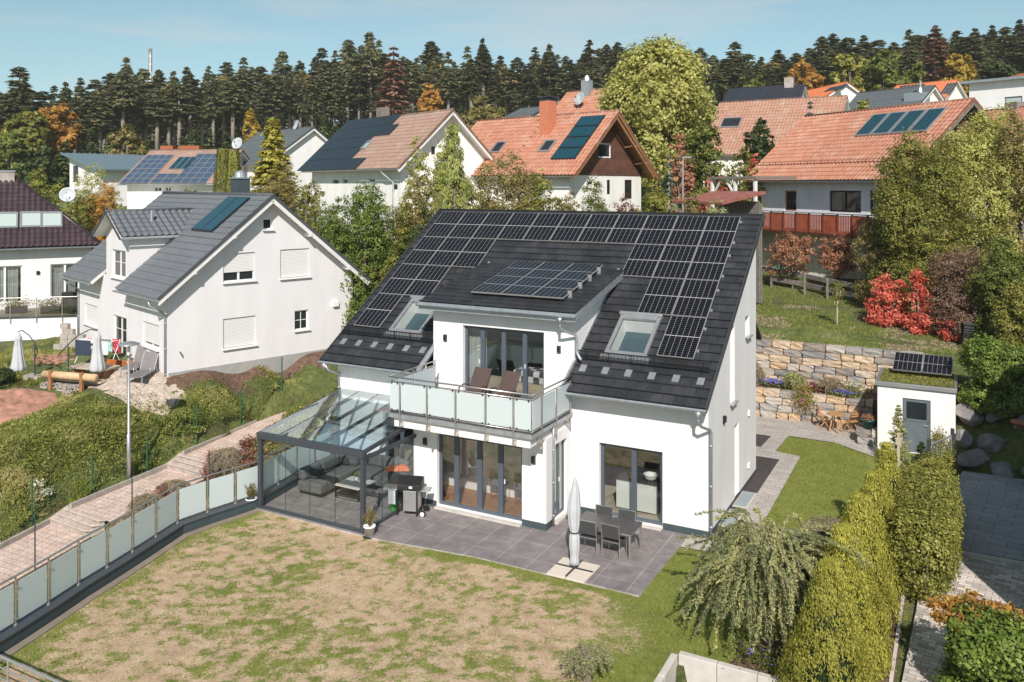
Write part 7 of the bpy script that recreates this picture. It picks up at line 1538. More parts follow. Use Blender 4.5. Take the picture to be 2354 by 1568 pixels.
def broadleaf(name, label, cat, loc, H, W, mat, leaf=.12, n=18000, trunk=.3, group=None, lobes=None, D=None, shrub=False, bark='bark', shell=.55, cr=None, seed=None, fill=1., pile=None):
    """deciduous tree or shrub, root at loc"""
    t = thing(name, label, cat, tuple(loc), random.uniform(0, 6), group); D = D or W
    cb = H*trunk; ch = H-cb; bl = []
    nl = lobes or (9 if not shrub else 7)
    bl.append((0, 0, cb+ch*.5, W*.36, D*.36, ch*.42, 2.0))
    for i in range(nl):
        a = 2*pi*i/nl+random.uniform(-.3, .3); e = random.uniform(.25, .82); rr = sin(pi*min(.95, e*.85+.1))
        q = random.uniform(.16, .24); bl.append((W*.30*rr*cos(a), D*.30*rr*sin(a), cb+ch*e, W*q, D*q, ch*q*.95, 1.))
    bl.append((random.uniform(-.1, .1)*W, random.uniform(-.1, .1)*W, cb+ch*.84, W*.17, D*.17, ch*.16, .7))
    if shrub or trunk < .12:
        for i in range(6): a = i*1.05+.3; bl.append((W*.27*cos(a), D*.27*sin(a), cb+ch*.16, W*.2, D*.2, ch*.16, 1.3))
    cr = cr or max(.22, W*.075); n = int(n*(1.5 if shrub else 1.35)); lpc = 26; ncl = max(20, int(n/lpc))
    P, Nn, rnd = clumps(bl, ncl, lpc, cr, shell, bottom=.03 if shrub else cb*.7)
    mb = MB(); tr = max(.03, H*.018)
    if shrub:
        for i in range(7): b = bl[i % len(bl)]; mb.tube([(0, 0, -.2), (b[0]*.5, b[1]*.5, b[2]*.5), (b[0], b[1], b[2])], [tr, tr*.7, tr*.3], 5)
    else:
        mb.tube([(0, 0, -.4), (.02*H*random.uniform(-1, 1), 0, cb*.6), (0, 0, cb+ch*.35), (0, 0, cb+ch*.8)], [tr*1.3, tr, tr*.7, tr*.2], 8)
        limbs(mb, (0, 0, cb+ch*.08), [(b[0], b[1], b[2]) for b in bl[1:]], tr*.5)
    mb.build('trunk' if not shrub else 'stems', M[bark], t, smooth=True)
    leafobj('crown', leafquads(P, Nn, leaf, .62, spread=.55), LM[mat] if isinstance(mat, str) else mat, t, rnd); CH_OF[t.name] = children(t); return t
def conifer(name, label, cat, loc, H, R, mat, base=.1, whorls=26, per=9, n_per=16, leaf=.5, droop=.25, group=None, tip=.0, bark='barkpale', power=.85, asp=.38, gap=0.):
    t = thing(name, label, cat, tuple(loc), 0, group); P, Nn, rn = [], [], []; up = []
    br = MB(); br.tube([(0, 0, -.5), (0, 0, H*.5), (0, 0, H*.985)], [H*(.021 if base > .45 else .015), H*(.016 if base > .45 else .010), H*.002], 7)
    for w_ in range(whorls):
        f = (w_+random.uniform(-.3, .3)*(3 if base > .06 and H > 20 else 1))/whorls; f = min(max(f, 0), 1); z = H*(base+(1-base)*f*.985); rad = R*(1-f)**power*(.35 if f < .04 and base > .2 else 1)+R*.03
        if base > .25: rad *= min(1, .55+f*3)
        if gap and random.random() < gap: continue
        for k in range(per):
            a = random.uniform(0, 2*pi); L_ = rad*random.uniform(.65, 1.15); dr = droop*random.uniform(.6, 1.4); tone = random.random()
            if base > .25 and k < 2 and f < .5: br.tube([(0, 0, z), (L_*.6*cos(a), L_*.6*sin(a), z-L_*.6*dr)], [.05, .02], 3, False)
            u = RNG.uniform(.18, 1, n_per)**.8; zz = z+L_*(.12*u-dr*u*u)*1.0
            s = (RNG.normal(0, .11, n_per))*L_*(1.15-u*.5)
            x = L_*u*cos(a)-s*sin(a); y = L_*u*sin(a)+s*cos(a); P.append(np.stack([x, y, zz+RNG.normal(0, .03*L_, n_per)], 1))
            Nn.append(np.tile([cos(a)*.35, sin(a)*.35, 1.], (n_per, 1))); up.append(np.tile([cos(a), sin(a), -dr*1.2], (n_per, 1))); rn.append(np.clip(tone*.55+RNG.uniform(0, .3, n_per)+u*.2, 0, 1))
    P = np.concatenate(P); Nn = np.concatenate(Nn); rn = np.concatenate(rn); up = np.concatenate(up)
    br.build('trunk', M[bark], t, smooth=True)
    leafobj('crown', leafquads(P, Nn, leaf, asp, spread=.35, updir=up), LM[mat], t, rn); CH_OF[t.name] = children(t); return t
def fitcopy(proto, Hp, Rp, px, d, ytop, R, label, group, rz=None):
    p = atd(px, 0, d); z = gz(p[0], p[1]); H = zat(ytop, d)-z; t = copy_tree(proto, (p[0], p[1], z-.1), rz if rz is not None else random.uniform(0, 6), label, (R/Rp, R/Rp, H/Hp)); t['group'] = group; return t
# ---- forest
FG = 'forest trees behind the houses'
protos = []
for i in range(7):
    b_ = (.38, .55, .5, .42, .08, .6, .2)[i]
    protos.append(conifer('fir_tree', 'x', 'tree', (0, 0, 0), 24, 3.6, 'fir', base=b_, whorls=40, per=5, n_per=18, leaf=.95, droop=(.25, .2, .35, .15, .45, .1, .3)[i], group=FG, power=(.75, .6, .8, .5, .9, .5, .7)[i], asp=.42))
cop = conifer('dying_conifer', 'x', 'tree', (0, 0, 0), 24, 3.6, 'copper', base=.3, whorls=24, per=8, n_per=14, leaf=1.05, droop=.3, group=FG)
SKY = [(-80,190),(0,205),(45,148),(75,205),(100,205),(125,190),(150,185),(185,175),(220,178),(255,165),(290,128),(330,155),(365,158),(400,160),(430,150),(480,148),(520,140),(560,128),(600,150),(650,115),(690,135),(725,128),(740,105),(770,112),(800,88),(850,68),(880,120),(905,102),(945,105),(990,92),(1030,112),(1075,100),(1110,85),(1150,125),(1190,130),(1230,105),(1262,95),(1300,125),(1355,88),(1395,100),(1420,95),(1470,110),(1560,120),(1610,108),(1640,125),(1690,92),(1720,120),(1750,128),(1790,112),(1830,120),(1860,108),(1890,82),(1915,75),(1950,84),(1985,78),(2020,88),(2055,95),(2090,62),(2120,80),(2150,55),(2200,65),(2240,62),(2280,55),(2310,58),(2345,42),(2400,50),(2450,60)]
sk_x = [p[0] for p in SKY]; sk_y = [p[1] for p in SKY]
def lm(px):
    for lim, s in ((60, 'at its far left edge'), (170, 'above the blue metal roof'), (330, 'left of the antenna mast'), (420, 'right of the antenna mast'), (560, 'above the blue solar panel house'), (720, 'above the golden conifer'), (880, 'above the black solar array roof'), (1010, 'beside the coppery dying tree'), (1200, 'above the brown roof ridge'), (1400, 'above the chalet chimney'), (1660, 'behind the big light green tree'), (1850, 'above the glossy black roof'), (2010, 'above the orange roof'), (2180, 'above the slate grey roof'), (2600, 'above the modern white house')):
        if px < lim: return s
first = set()
def forest_tree(px, d, y, R, label, ids=range(7)):
    i = random.choice(list(ids)); pr = protos[i]
    if i not in first:
        first.add(i); p = atd(px, 0, d); z = gz(p[0], p[1]); pr.location = (p[0], p[1], z-.1); pr.scale = (R/3.6, R/3.6, (zat(y, d)-z)/24); pr['label'] = label; return
    fitcopy(pr, 24, 3.6, px, d, y, R, label, FG)
def dep(px): return float(np.interp(px, [-100, 150, 500, 1200, 2400], [125, 150, 168, 178, 150]))
for k, (px, y) in enumerate(SKY):
    if 895 < px < 950: continue
    forest_tree(px, dep(px)+random.uniform(-4, 6), y, random.uniform(2.6, 3.7), 'tall dark fir with its tip against the sky %s' % lm(px), (0, 1, 2, 3, 5, 6))
px = -90
while px < 2440:
    y = np.interp(px, sk_x, sk_y)
    forest_tree(px, dep(px)-8+random.uniform(-4, 4), y+random.uniform(15, 50), random.uniform(2.5, 3.3), 'dark fir in the front row of the forest %s' % lm(px), (0, 1, 2, 3, 5))
    forest_tree(px+random.uniform(8, 20), dep(px)+16+random.uniform(-5, 5), y+random.uniform(12, 40), random.uniform(3, 4.2), 'dark fir deeper in the forest %s' % lm(px), (4, 6, 0, 3)); px += random.uniform(21, 31)
px = -90
while px < 2440:
    y = np.interp(px, sk_x, sk_y); forest_tree(px, dep(px)+36, y+random.uniform(20, 45), random.uniform(4.5, 6), 'dark fir at the back of the forest %s' % lm(px), (4, 6)); px += random.uniform(26, 36)
for p_, l in ((905, 'tall coppery brown dying fir in the forest above the brown roof'), (2148, 'tall purplish brown dying fir in the forest above the red solar roof')):
    y = 100 if p_ < 1000 else 58; d = 158 if p_ < 1000 else 138; R = 4.3
    if p_ < 1000: p = atd(p_, 0, d); z = gz(p[0], p[1]); cop.location = (p[0], p[1], z); cop.scale = (R/3.6, R/3.6, (zat(y, d)-z)/24); cop['label'] = l
    else: fitcopy(cop, 24, 3.6, p_, d, y, R, l, FG)
mixed = None
for px, dy, m_ in ((70, 40, 0), (240, 25, 0), (385, 30, 0), (515, 22, 0), (620, 30, 0), (705, 26, 0), (830, 45, 0), (1000, 40, 0), (1165, 22, 0), (1245, 30, 0), (1440, 22, 0), (1665, 25, 0), (1770, 18, 0), (1880, 35, 0), (2000, 28, 0), (2075, 35, 0), (2225, 25, 0), (2325, 30, 0)):
    y = np.interp(px, sk_x, sk_y)+dy; d = dep(px)-2; l = 'rounder olive-green tree between the dark firs %s' % lm(px); R = random.uniform(3.2, 4.8)
    if mixed is None:
        p = atd(px, 0, d); z = gz(p[0], p[1]); mixed = broadleaf('forest_tree', l, 'tree', (p[0], p[1], z), 20, 8, 'brownish', .8, 5200, .3, group=FG, bark='barkpale'); mixed.scale = (R/4, R/4, (zat(y, d)-z)/20)
    else: fitcopy(mixed, 20, 4, px, d, y, R, l, FG)
# understorey conifers and deciduous trees at the forest edge
und = conifer('young_fir', 'x', 'tree', (0, 0, 0), 8, 2.2, 'spruce', base=.05, whorls=16, per=9, n_per=12, leaf=.8, droop=.3, group='young firs at the forest edge', power=.9); und_f = True
for px, y, d, R in ((445, 300, 130, 2.3), (480, 292, 132, 2), (520, 300, 128, 2.4), (600, 305, 128, 2.2), (640, 270, 132, 2.2), (665, 300, 126, 2.4), (700, 288, 130, 2.1), (745, 262, 138, 2), (770, 285, 132, 2.4), (820, 268, 138, 2.2), (860, 262, 140, 2.3), (420, 310, 126, 2.4), (255, 300, 115, 2.3), (150, 320, 105, 2.6), (210, 290, 118, 2.4), (1060, 240, 138, 2.2), (1145, 245, 136, 2.4), (1290, 240, 138, 2.3), (1330, 235, 140, 2.5), (1640, 190, 136, 2.3), (380, 325, 120, 2.4), (340, 318, 120, 2.2)):
    l = 'small green young fir at the forest edge %s' % lm(px)
    if und_f: p = atd(px, 0, d); z = gz(p[0], p[1]); und.location = (p[0], p[1], z); und.scale = (R/2.2, R/2.2, (zat(y, d)-z)/8); und['label'] = l; und_f = False
    else: fitcopy(und, 8, 2.2, px, d, y, R, l, 'young firs at the forest edge')
def tree(px, d, ytop, wpx, mat, label, name='leafy_tree', leaf=.3, n=9000, trunk=.25, shrub=False, cat=None, ybot=None, **k):
    if d is None: g_ = onground(px, ybot); d = depth_of(g_[0], g_[1]); ybot = None
    p = atd(px, 0, d); z = gz(p[0], p[1])
    if ybot is not None: z = min(z, zat(ybot, d))
    H = zat(ytop, d)-z; W = wpx/FP*d
    return broadleaf(name, label, cat or ('shrub' if shrub else 'tree'), (p[0], p[1], z), H, W, mat, leaf, n, trunk, shrub=shrub, **k)
T_ = tree
T_(292, 108, 283, 85, 'brownish', 'pale olive birch-like tree in front of the forest above the blue solar panels', leaf=.45, n=6000, trunk=.1)
T_(577, 128, 250, 40, 'yellow', 'small yellow tree against the dark forest left of the golden conifer', leaf=.5, n=2500, trunk=.35)
T_(990, 132, 192, 62, 'orange', 'yellow-orange autumn tree in front of the forest above the brown roof', leaf=.6, n=4500)
T_(1110, 92, 215, 135, 'brownish', 'round olive and orange autumn tree above the gap between brown roof and chalet', leaf=.4, n=8000, trunk=.1)
T_(1150, 98, 225, 90, 'greeny', 'green autumn tree beside the round olive one above the chalet roof', leaf=.45, n=4000, trunk=.1)
T_(1848, 128, 128, 95, 'orange', 'broad orange and green autumn tree above the orange roof', leaf=.6, n=6000, trunk=.1)
T_(1955, 122, 120, 100, 'greeny', 'broad green deciduous tree in the forest edge above the slate roof', leaf=.6, n=6500, trunk=.1)
T_(2030, 118, 118, 100, 'green', 'dense mid green deciduous tree above the cream house with red roof', leaf=.6, n=6500, trunk=.1)
T_(1740, 122, 165, 90, 'green', 'green deciduous tree above the glossy black roof', leaf=.6, n=5000, trunk=.1)
T_(2198, 116, 122, 85, 'yellow', 'yellow-gold autumn tree between dark firs above the red solar roof', leaf=.6, n=5000, trunk=.15)
T_(2105, 120, 140, 80, 'green', 'dark green tree left of the yellow-gold tree on the right', leaf=.6, n=4500, trunk=.1)
T_(2290, 112, 140, 110, 'dark', 'dark green bushy tree behind the modern white house', leaf=.6, n=5500, trunk=.1)
T_(60, 112, 250, 120, 'greeny', 'yellow-green deciduous tree at the left forest edge', leaf=.6, n=7000, trunk=.15)
T_(130, 118, 235, 110, 'orange', 'orange-brown deciduous tree at the left forest edge', leaf=.6, n=5000, trunk=.15)
T_(15, 106, 300, 110, 'green', 'green bushy tree at the left image edge below the firs', leaf=.5, n=5500, trunk=.1)
T_(105, 104, 330, 110, 'dark', 'dark green bushy tree behind the blue metal roof house', leaf=.5, n=5500, trunk=.1)
T_(1700, 90, 240, 80, 'green', 'green tree between the big light tree and the faded roof', leaf=.4, n=4000, trunk=.1)
# big light green tree and neighbours
T_(1512, 68, 96, 265, 'light', 'very large light yellow-green tree rising behind the chalet', leaf=.30, n=46000, trunk=.12, lobes=16, ybot=420, cr=.75, shell=.45)
T_(1622, 57, 282, 150, 'green', 'dark green layered tree at the right foot of the large light green tree', leaf=.22, n=16000, trunk=.05)
T_(1700, 58, 330, 120, 'greeny', 'yellow-green bushy tree left of the big terracotta roof', leaf=.2, n=9000, trunk=.05)
T_(1566, 56, 300, 66, 'copperleaf', 'slender rust-red tree right of the chalet gable', leaf=.2, n=4500, trunk=.1)
T_(1752, 66, 270, 95, 'dark', 'dark green round bush in front of the faded terracotta roof', leaf=.26, n=20000, lobes=14, trunk=.02, shrub=True, name='round_shrub')
T_(1733, 60, 338, 50, 'red', 'scarlet shrub left of the big terracotta roof', leaf=.2, n=2000, shrub=True, trunk=0, name='red_shrub')
T_(1650, 53, 398, 110, 'red', 'low scarlet creeper behind the white timber carport', leaf=.14, n=2500, shrub=True, trunk=0, name='red_shrub')
conifer('blue_spruce', 'small blue-grey spruce in front of the faded terracotta roof', 'tree', (lambda p: (p[0], p[1], gz(p[0], p[1])))(atd(1863, 0, 62)), zat(222, 62)-gz(*atd(1863, 0, 62)[:2]), 1.1, 'bluefir', base=.05, whorls=30, per=10, n_per=20, leaf=.3)
T_(1985, 60, 216, 60, 'greeny', 'yellow-green treetop behind the ridge of the big terracotta roof', leaf=.25, n=3000, trunk=.2)
conifer('blue_spruce', 'narrow blue-grey conifer right of the chalet beside the lamp post', 'tree', (lambda p: (p[0], p[1], gz(p[0], p[1])))(atd(1538, 0, 50)), zat(348, 50)-gz(*atd(1538, 0, 50)[:2]), .95, 'bluefir', base=.03, whorls=24, per=9, n_per=14, leaf=.22)
# golden conifer, yews, cypress
gp_ = atd(628, 0, 51); conifer('golden_conifer', 'bright golden conical conifer behind the left white house', 'tree', (gp_[0], gp_[1], gz(gp_[0], gp_[1])), zat(262, 51)-gz(gp_[0], gp_[1]), 2.6, 'golden', base=.03, whorls=54, per=14, n_per=26, leaf=.36, droop=.15, power=.8, asp=.6)
for px, y, l in ((512, 343, 'left'), (537, 346, 'right')):
    p = atd(px, 0, 49); z = gz(p[0], p[1]); t = thing('columnar_yew', 'dark green columnar yew, the %s of the pair behind the left white house' % l, 'tree', (p[0], p[1], z)); H = zat(y, 49)-z
    n = 9000; f = RNG.uniform(0, 1, n)**.9; a = RNG.uniform(0, 2*pi, n); r = .72*np.sin(pi*np.clip(f*.52+.40, 0, 1))**.6*(.88+.12*np.cos(a*7+f*3))
    P = np.stack([r*np.cos(a), r*np.sin(a), f*H], 1); leafobj('crown', leafquads(P, np.stack([np.cos(a), np.sin(a), f*0+.5], 1), .16, .4, spread=.4, updir=np.tile([0, 0, 1.], (n, 1))), LM['yew'], t); q = MB(); q.tube([(0, 0, -.3), (0, 0, H*.8)], [.12, .03], 6); q.build('trunk', M['bark'], t)
p = atd(1042, 0, 44); z = gz(p[0], p[1]); H = zat(268, 44)-z
t = thing('weeping_cypress', 'pale yellow-green weeping cypress in front of the chalet', 'tree', (p[0], p[1], z)); P, Nn, U_, rn = [], [], [], []
q = MB(); q.tube([(0, 0, -.3), (.1, 0, H*.5), (0, .05, H)], [.14, .08, .02], 7)
for k in range(95):
    f = random.uniform(.05, .97)**.85; a = random.uniform(0, 2*pi); L_ = 2.3*(1-f)**.75*random.uniform(.5, 1.15)+.12; b0 = V3((0, 0, H*f)); tipp = V3((L_*cos(a), L_*sin(a), H*f+.15*L_-.2)); q.tube([b0, b0.lerp(tipp, .5)+V3((0, 0, .15)), tipp], [.03, .02, .01], 4)
    for j in range(9):
        c0 = b0.lerp(tipp, .25+.75*j/8); hl = random.uniform(.5, 1.25)*(1-f*.5); m_ = 14; u = RNG.uniform(0, 1, m_)
        P.append(np.stack([c0.x+RNG.normal(0, .06, m_), c0.y+RNG.normal(0, .06, m_), c0.z-u*hl], 1)); Nn.append(np.tile([cos(a), sin(a), .2], (m_, 1))); U_.append(np.tile([0, 0, -1.], (m_, 1))); rn.append(np.clip(random.random()*.5+RNG.uniform(0, .5, m_), 0, 1))
q.build('trunk', M['bark'], t); leafobj('crown', leafquads(np.concatenate(P), np.concatenate(Nn), .2, .35, spread=.4, updir=np.concatenate(U_)), LM['nootka'], t, np.concatenate(rn))
S_ = lambda px, d, yt, yb, w, mat, label, n=9000, leaf=.13, **k: tree(px, d, yt, w, mat, label, name=k.pop('name', 'garden_shrub'), leaf=leaf*.82, n=int(n*1.5), trunk=0, shrub=True, ybot=yb, **k)
S_(828, 41, 416, 545, 175, 'glossy', 'large round glossy green bush behind the two white houses', 22000, .13, name='round_shrub')
S_(1165, 45, 345, 500, 210, 'brownish', 'broad brownish-green bush in front of the terracotta chalet roof', 20000, .14)
S_(1240, 44, 380, 500, 120, 'greeny', 'olive bush left of the chalet wall', 9000)
S_(965, 47, 312, 430, 120, 'light', 'yellow-green young tree in front of the brown-roofed house gable', 7000, .16)
S_(1030, 48, 300, 430, 95, 'light', 'second yellow-green young tree, right of the brown-roofed house gable', 9000, .16)
S_(955, 43, 388, 500, 105, 'brownish', 'reddish-brown bush left of the weeping cypress', 8000)
S_(930, 41, 440, 560, 90, 'greeny', 'yellow-green bush right of the glossy round bush', 7000)
S_(975, 40.5, 455, 590, 90, 'dark', 'dark conifer-like bush above the left end of the solar roof', 9000, .11)
S_(1365, 44.5, 402, 500, 140, 'green', 'green bush in front of the chalet wall', 11000)
S_(1300, 43.5, 440, 510, 110, 'brownish', 'brown-green low bush just above the solar roof ridge', 7000)
S_(1440, 44, 440, 510, 110, 'darkred', 'reddish-brown low bush above the solar roof ridge', 5000)
S_(1500, 46, 415, 500, 100, 'greeny', 'pale green bush right of the chalet wall', 8000)
S_(1590, 41, 440, 510, 90, 'brownish', 'olive bush left of the felt-roofed shelter', 6000)
S_(1640, 37, 460, 530, 90, 'silver', 'grey-green bush just behind the right end of the solar roof', 6000, .11)
S_(650, 48, 375, 490, 140, 'brownish', 'brownish bush at the foot of the golden conifer', 9000)
S_(712, 46, 410, 500, 100, 'greeny', 'tall olive bush right of the golden conifer', 8000)
S_(590, 50, 400, 470, 80, 'silver', 'grey-green bush behind the ridge of the left white house', 4500)
S_(205, 66, 370, 480, 140, 'light', 'light green willow-like bush behind the bungalow dish', 9000, .16)
S_(245, 63, 410, 520, 100, 'orange', 'orange-yellow autumn bush left of the pantile dormer', 8000, .14)
S_(185, 62, 430, 510, 90, 'greeny', 'green and yellow bush behind the satellite dish', 6000, .14)
S_(100, 58, 385, 450, 120, 'greeny', 'yellow-green bush behind the hipped roof', 7000, .16)
S_(440, 52, 420, 460, 120, 'brownish', 'brown bush in front of the blue-panel house', 4000, .13)
for k, (px, d, yt, yb, w, m_) in enumerate(((740, 46, 500, 610, 130, 'greeny'), (800, 45, 535, 640, 130, 'brownish'), (870, 42, 545, 640, 120, 'greeny'), (770, 47, 505, 560, 130, 'green'), (900, 43, 505, 600, 130, 'brownish'), (930, 40, 530, 620, 90, 'green'), (858, 43, 580, 680, 70, 'brownish'))):
    S_(px, d, yt, yb, w, m_, ['yellow-green hedge bush on the bank between the two houses', 'brown-flecked bush in the middle of the bank', 'green-yellow bush beside the solar roof verge', 'green bush at the top of the bank below the round glossy bush', 'brown-green bush below the reddish bush', 'green bush touching the solar roof verge', 'small brown bush by the concrete block wall'][k], 7500, .12)
for px, d, yt, yb, w, m_, l in ((705, 50, 455, 520, 90, 'brownish', 'brown bush just above the verge of the left white house'), (770, 44, 560, 660, 110, 'greeny', 'yellow-green bush low on the bank behind the gable'), (905, 38.5, 560, 640, 80, 'greeny', 'small yellow-green bush at the solar roof verge'), (1110, 43, 430, 500, 90, 'greeny', 'olive bush right of the weeping cypress'), (1005, 42, 440, 510, 80, 'brownish', 'brown bush at the foot of the weeping cypress')): S_(px, d, yt, yb, w, m_, l, 6000, .11)
for px, d, yt, yb, w, m_, l in ((760, 44.5, 470, 560, 150, 'glossy', 'round green bush just right of the left white gable verge'), (860, 43.5, 500, 620, 160, 'greeny', 'broad yellow-green bush below the large glossy round bush'), (900, 42.5, 470, 560, 120, 'brownish', 'broad brown-flecked bush between the glossy round bush and the weeping cypress')): S_(px, d, yt, yb, w, m_, l, 9000, .11)
# right side masses
S_(2110, 42, 298, 660, 230, 'greeny', 'big green hazel-like shrub left in the mass beside the terracotta house', 34000, .14, lobes=12)
S_(2255, 42.5, 250, 640, 250, 'light', 'tallest green and yellow shrub in front of the terracotta gable', 40000, .14, lobes=13)
S_(2345, 41, 258, 650, 160, 'brownish', 'brownish-green shrub at the right edge beside the terracotta house', 20000, .14)
S_(2035, None, 500, 702, 150, 'brownish', 'brown-green twiggy shrub in front of the wooden balcony', 13000, .11)
S_(2150, None, 520, 735, 180, 'greeny', 'yellow-green shrub in the middle of the right shrub mass', 17000, .12)
S_(2215, None, 560, 775, 180, 'twiggy', 'reddish-brown twiggy shrub above the compost bin', 16000, .10)
S_(2320, None, 540, 800, 170, 'green', 'green ivy-like shrub at the right edge above the shed', 22000, .12)
S_(2345, None, 640, 830, 120, 'greeny', 'yellow-flecked shrub at the far right edge above the shed', 9000, .12)
S_(2040, None, 628, 748, 100, 'red', 'cascading scarlet creeper on the shrub mass, the left one', 2600, .14, name='red_creeper', lobes=5)
S_(2112, None, 612, 768, 60, 'red', 'cascading scarlet creeper on the shrub mass, the right one', 1500, .14, name='red_creeper', lobes=5)
S_(2192, None, 702, 785, 75, 'red', 'small scarlet creeper patch left of the compost bin', 800, .12, name='red_creeper')
for px, yt, yb, w, l in ((1822, 532, 640, 125, 'pinkish copper-leaved small tree with wide crown below the balcony'), (1925, 540, 650, 95, 'pinkish copper-leaved small tree with narrow crown below the balcony')):
    T_(px, 49.5 if px < 1900 else 48, yt, w, 'copperleaf', l, name='copper_tree', leaf=.14, n=3000, trunk=.12, ybot=yb, cr=.3)
tst = atz(1925, 746, 3.15); broadleaf('staked_sapling', 'thin young sapling tied to a pale stake on the upper lawn', 'tree', tuple(tst), 2.2, .7, 'greeny', .09, 420, .3, bark='oak')
S_(2290, None, 775, 945, 165, 'glossy', 'glossy evergreen bush right behind the white shed', 17000, .11)
S_(2350, None, 800, 930, 110, 'dark', 'dark evergreen bush at the right edge beside the shed', 9000, .11)
# near hedge, thujas
def blob_hedge(name, label, pts, h, w, mat, n, leaf, ctop=.5, mats2=None, cat='hedge'):
    t = thing(name, label, cat, (pts[0][0], pts[0][1], 0)); bl = []
    for i in range(len(pts)-1):
        a = V3((*pts[i], 0)); b = V3((*pts[i+1], 0)); m_ = max(1, int((b-a).length/.6))
        for k in range(m_+1):
            c = a.lerp(b, k/m_)-V3((*pts[0], 0)); bl.append((c.x, c.y, h*.5, w*.5, w*.5, h*.52, 1))
    P, Nn, rnd = clumps(bl, n//22, 22, .2, .78, bottom=.02); leafobj('foliage', leafquads(P, Nn, leaf, .6, spread=.5), LM[mat], t, rnd)
    for b in bl[::2]: q = MB(); q.tube([(b[0], b[1], -.1), (b[0], b[1], h*.7)], [.04, .02], 5); q.build('stem', M['bark'], t)
    return t
blob_hedge('clipped_hedge', 'green clipped hedge with yellowing leaves between the golden thujas and the driveway', [(5.45, -.95), (5.5, 1.6), (5.45, 3.6)], 2.15, 1.25, 'hedge', 64000, .07)
blob_hedge('clipped_hedge', 'yellow autumn-coloured stretch of hedge pressed against the golden thujas', [(4.95, -.9), (4.95, 2.9)], 2.0, .75, 'greeny', 30000, .07)
blob_hedge('hedge_plant', 'yellow-green low shrub between the thuja tips and the garden gate', [(4.7, 4.3), (5.2, 5.6)], 1.3, 1.1, 'greeny', 12000, .08, cat='shrub')
TGp = 'golden thujas along the flower bed'
def thuja(x, y, h, r, label, n):
    n = int(n*2.6)
    t = thing('golden_thuja', label, 'thuja', (x, y, 0), random.uniform(0, 6), TGp); P, Nn, U_, rn = [], [], [], []
    nc = 420
    for k in range(nc):
        f = random.random()**1.1; a = random.uniform(0, 2*pi); rr = r*(1-f)**.95*1.28*random.uniform(.80, 1.05)+.03; c = V3((rr*cos(a), rr*sin(a), h*f)); m_ = n//nc; u = RNG.uniform(-.3, 1, m_); tn = random.random()
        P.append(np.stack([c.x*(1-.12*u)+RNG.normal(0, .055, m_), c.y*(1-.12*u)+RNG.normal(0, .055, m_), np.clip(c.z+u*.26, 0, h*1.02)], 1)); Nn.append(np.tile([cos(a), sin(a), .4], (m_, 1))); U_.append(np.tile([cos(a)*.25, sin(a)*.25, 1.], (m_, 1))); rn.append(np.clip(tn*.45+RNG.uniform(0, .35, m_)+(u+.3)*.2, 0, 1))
    leafobj('foliage', leafquads(np.concatenate(P), np.concatenate(Nn), .062, .38, spread=.45, updir=np.concatenate(U_)), LM['thuja'], t, np.concatenate(rn)); q = MB(); q.tube([(0, 0, -.1), (0, 0, h*.8)], [.08, .02], 6); q.build('stem', M['bark'], t)
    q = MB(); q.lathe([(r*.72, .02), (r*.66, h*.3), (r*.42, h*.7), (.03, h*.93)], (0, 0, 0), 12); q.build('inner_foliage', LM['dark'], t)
for k, (x, y, h, r) in enumerate(((4.42, 1.35, 2.85, .62), (4.32, .45, 2.35, .60), (4.22, -.45, 2.6, .66), (4.14, -1.4, 2.3, .66), (4.06, -2.35, 2.65, .70), (4.0, -3.35, 2.3, .70), (3.95, -4.35, 2.6, .74), (3.9, -5.35, 2.3, .74), (3.92, -6.3, 2.6, .78))):
    thuja(x, y, h, r, 'golden-green thuja, %s of the row between lawn and hedge' % ['farthest', 'second farthest', 'third farthest', 'fourth farthest', 'middle one', 'fourth nearest', 'third nearest', 'second nearest', 'nearest'][k], 7500)
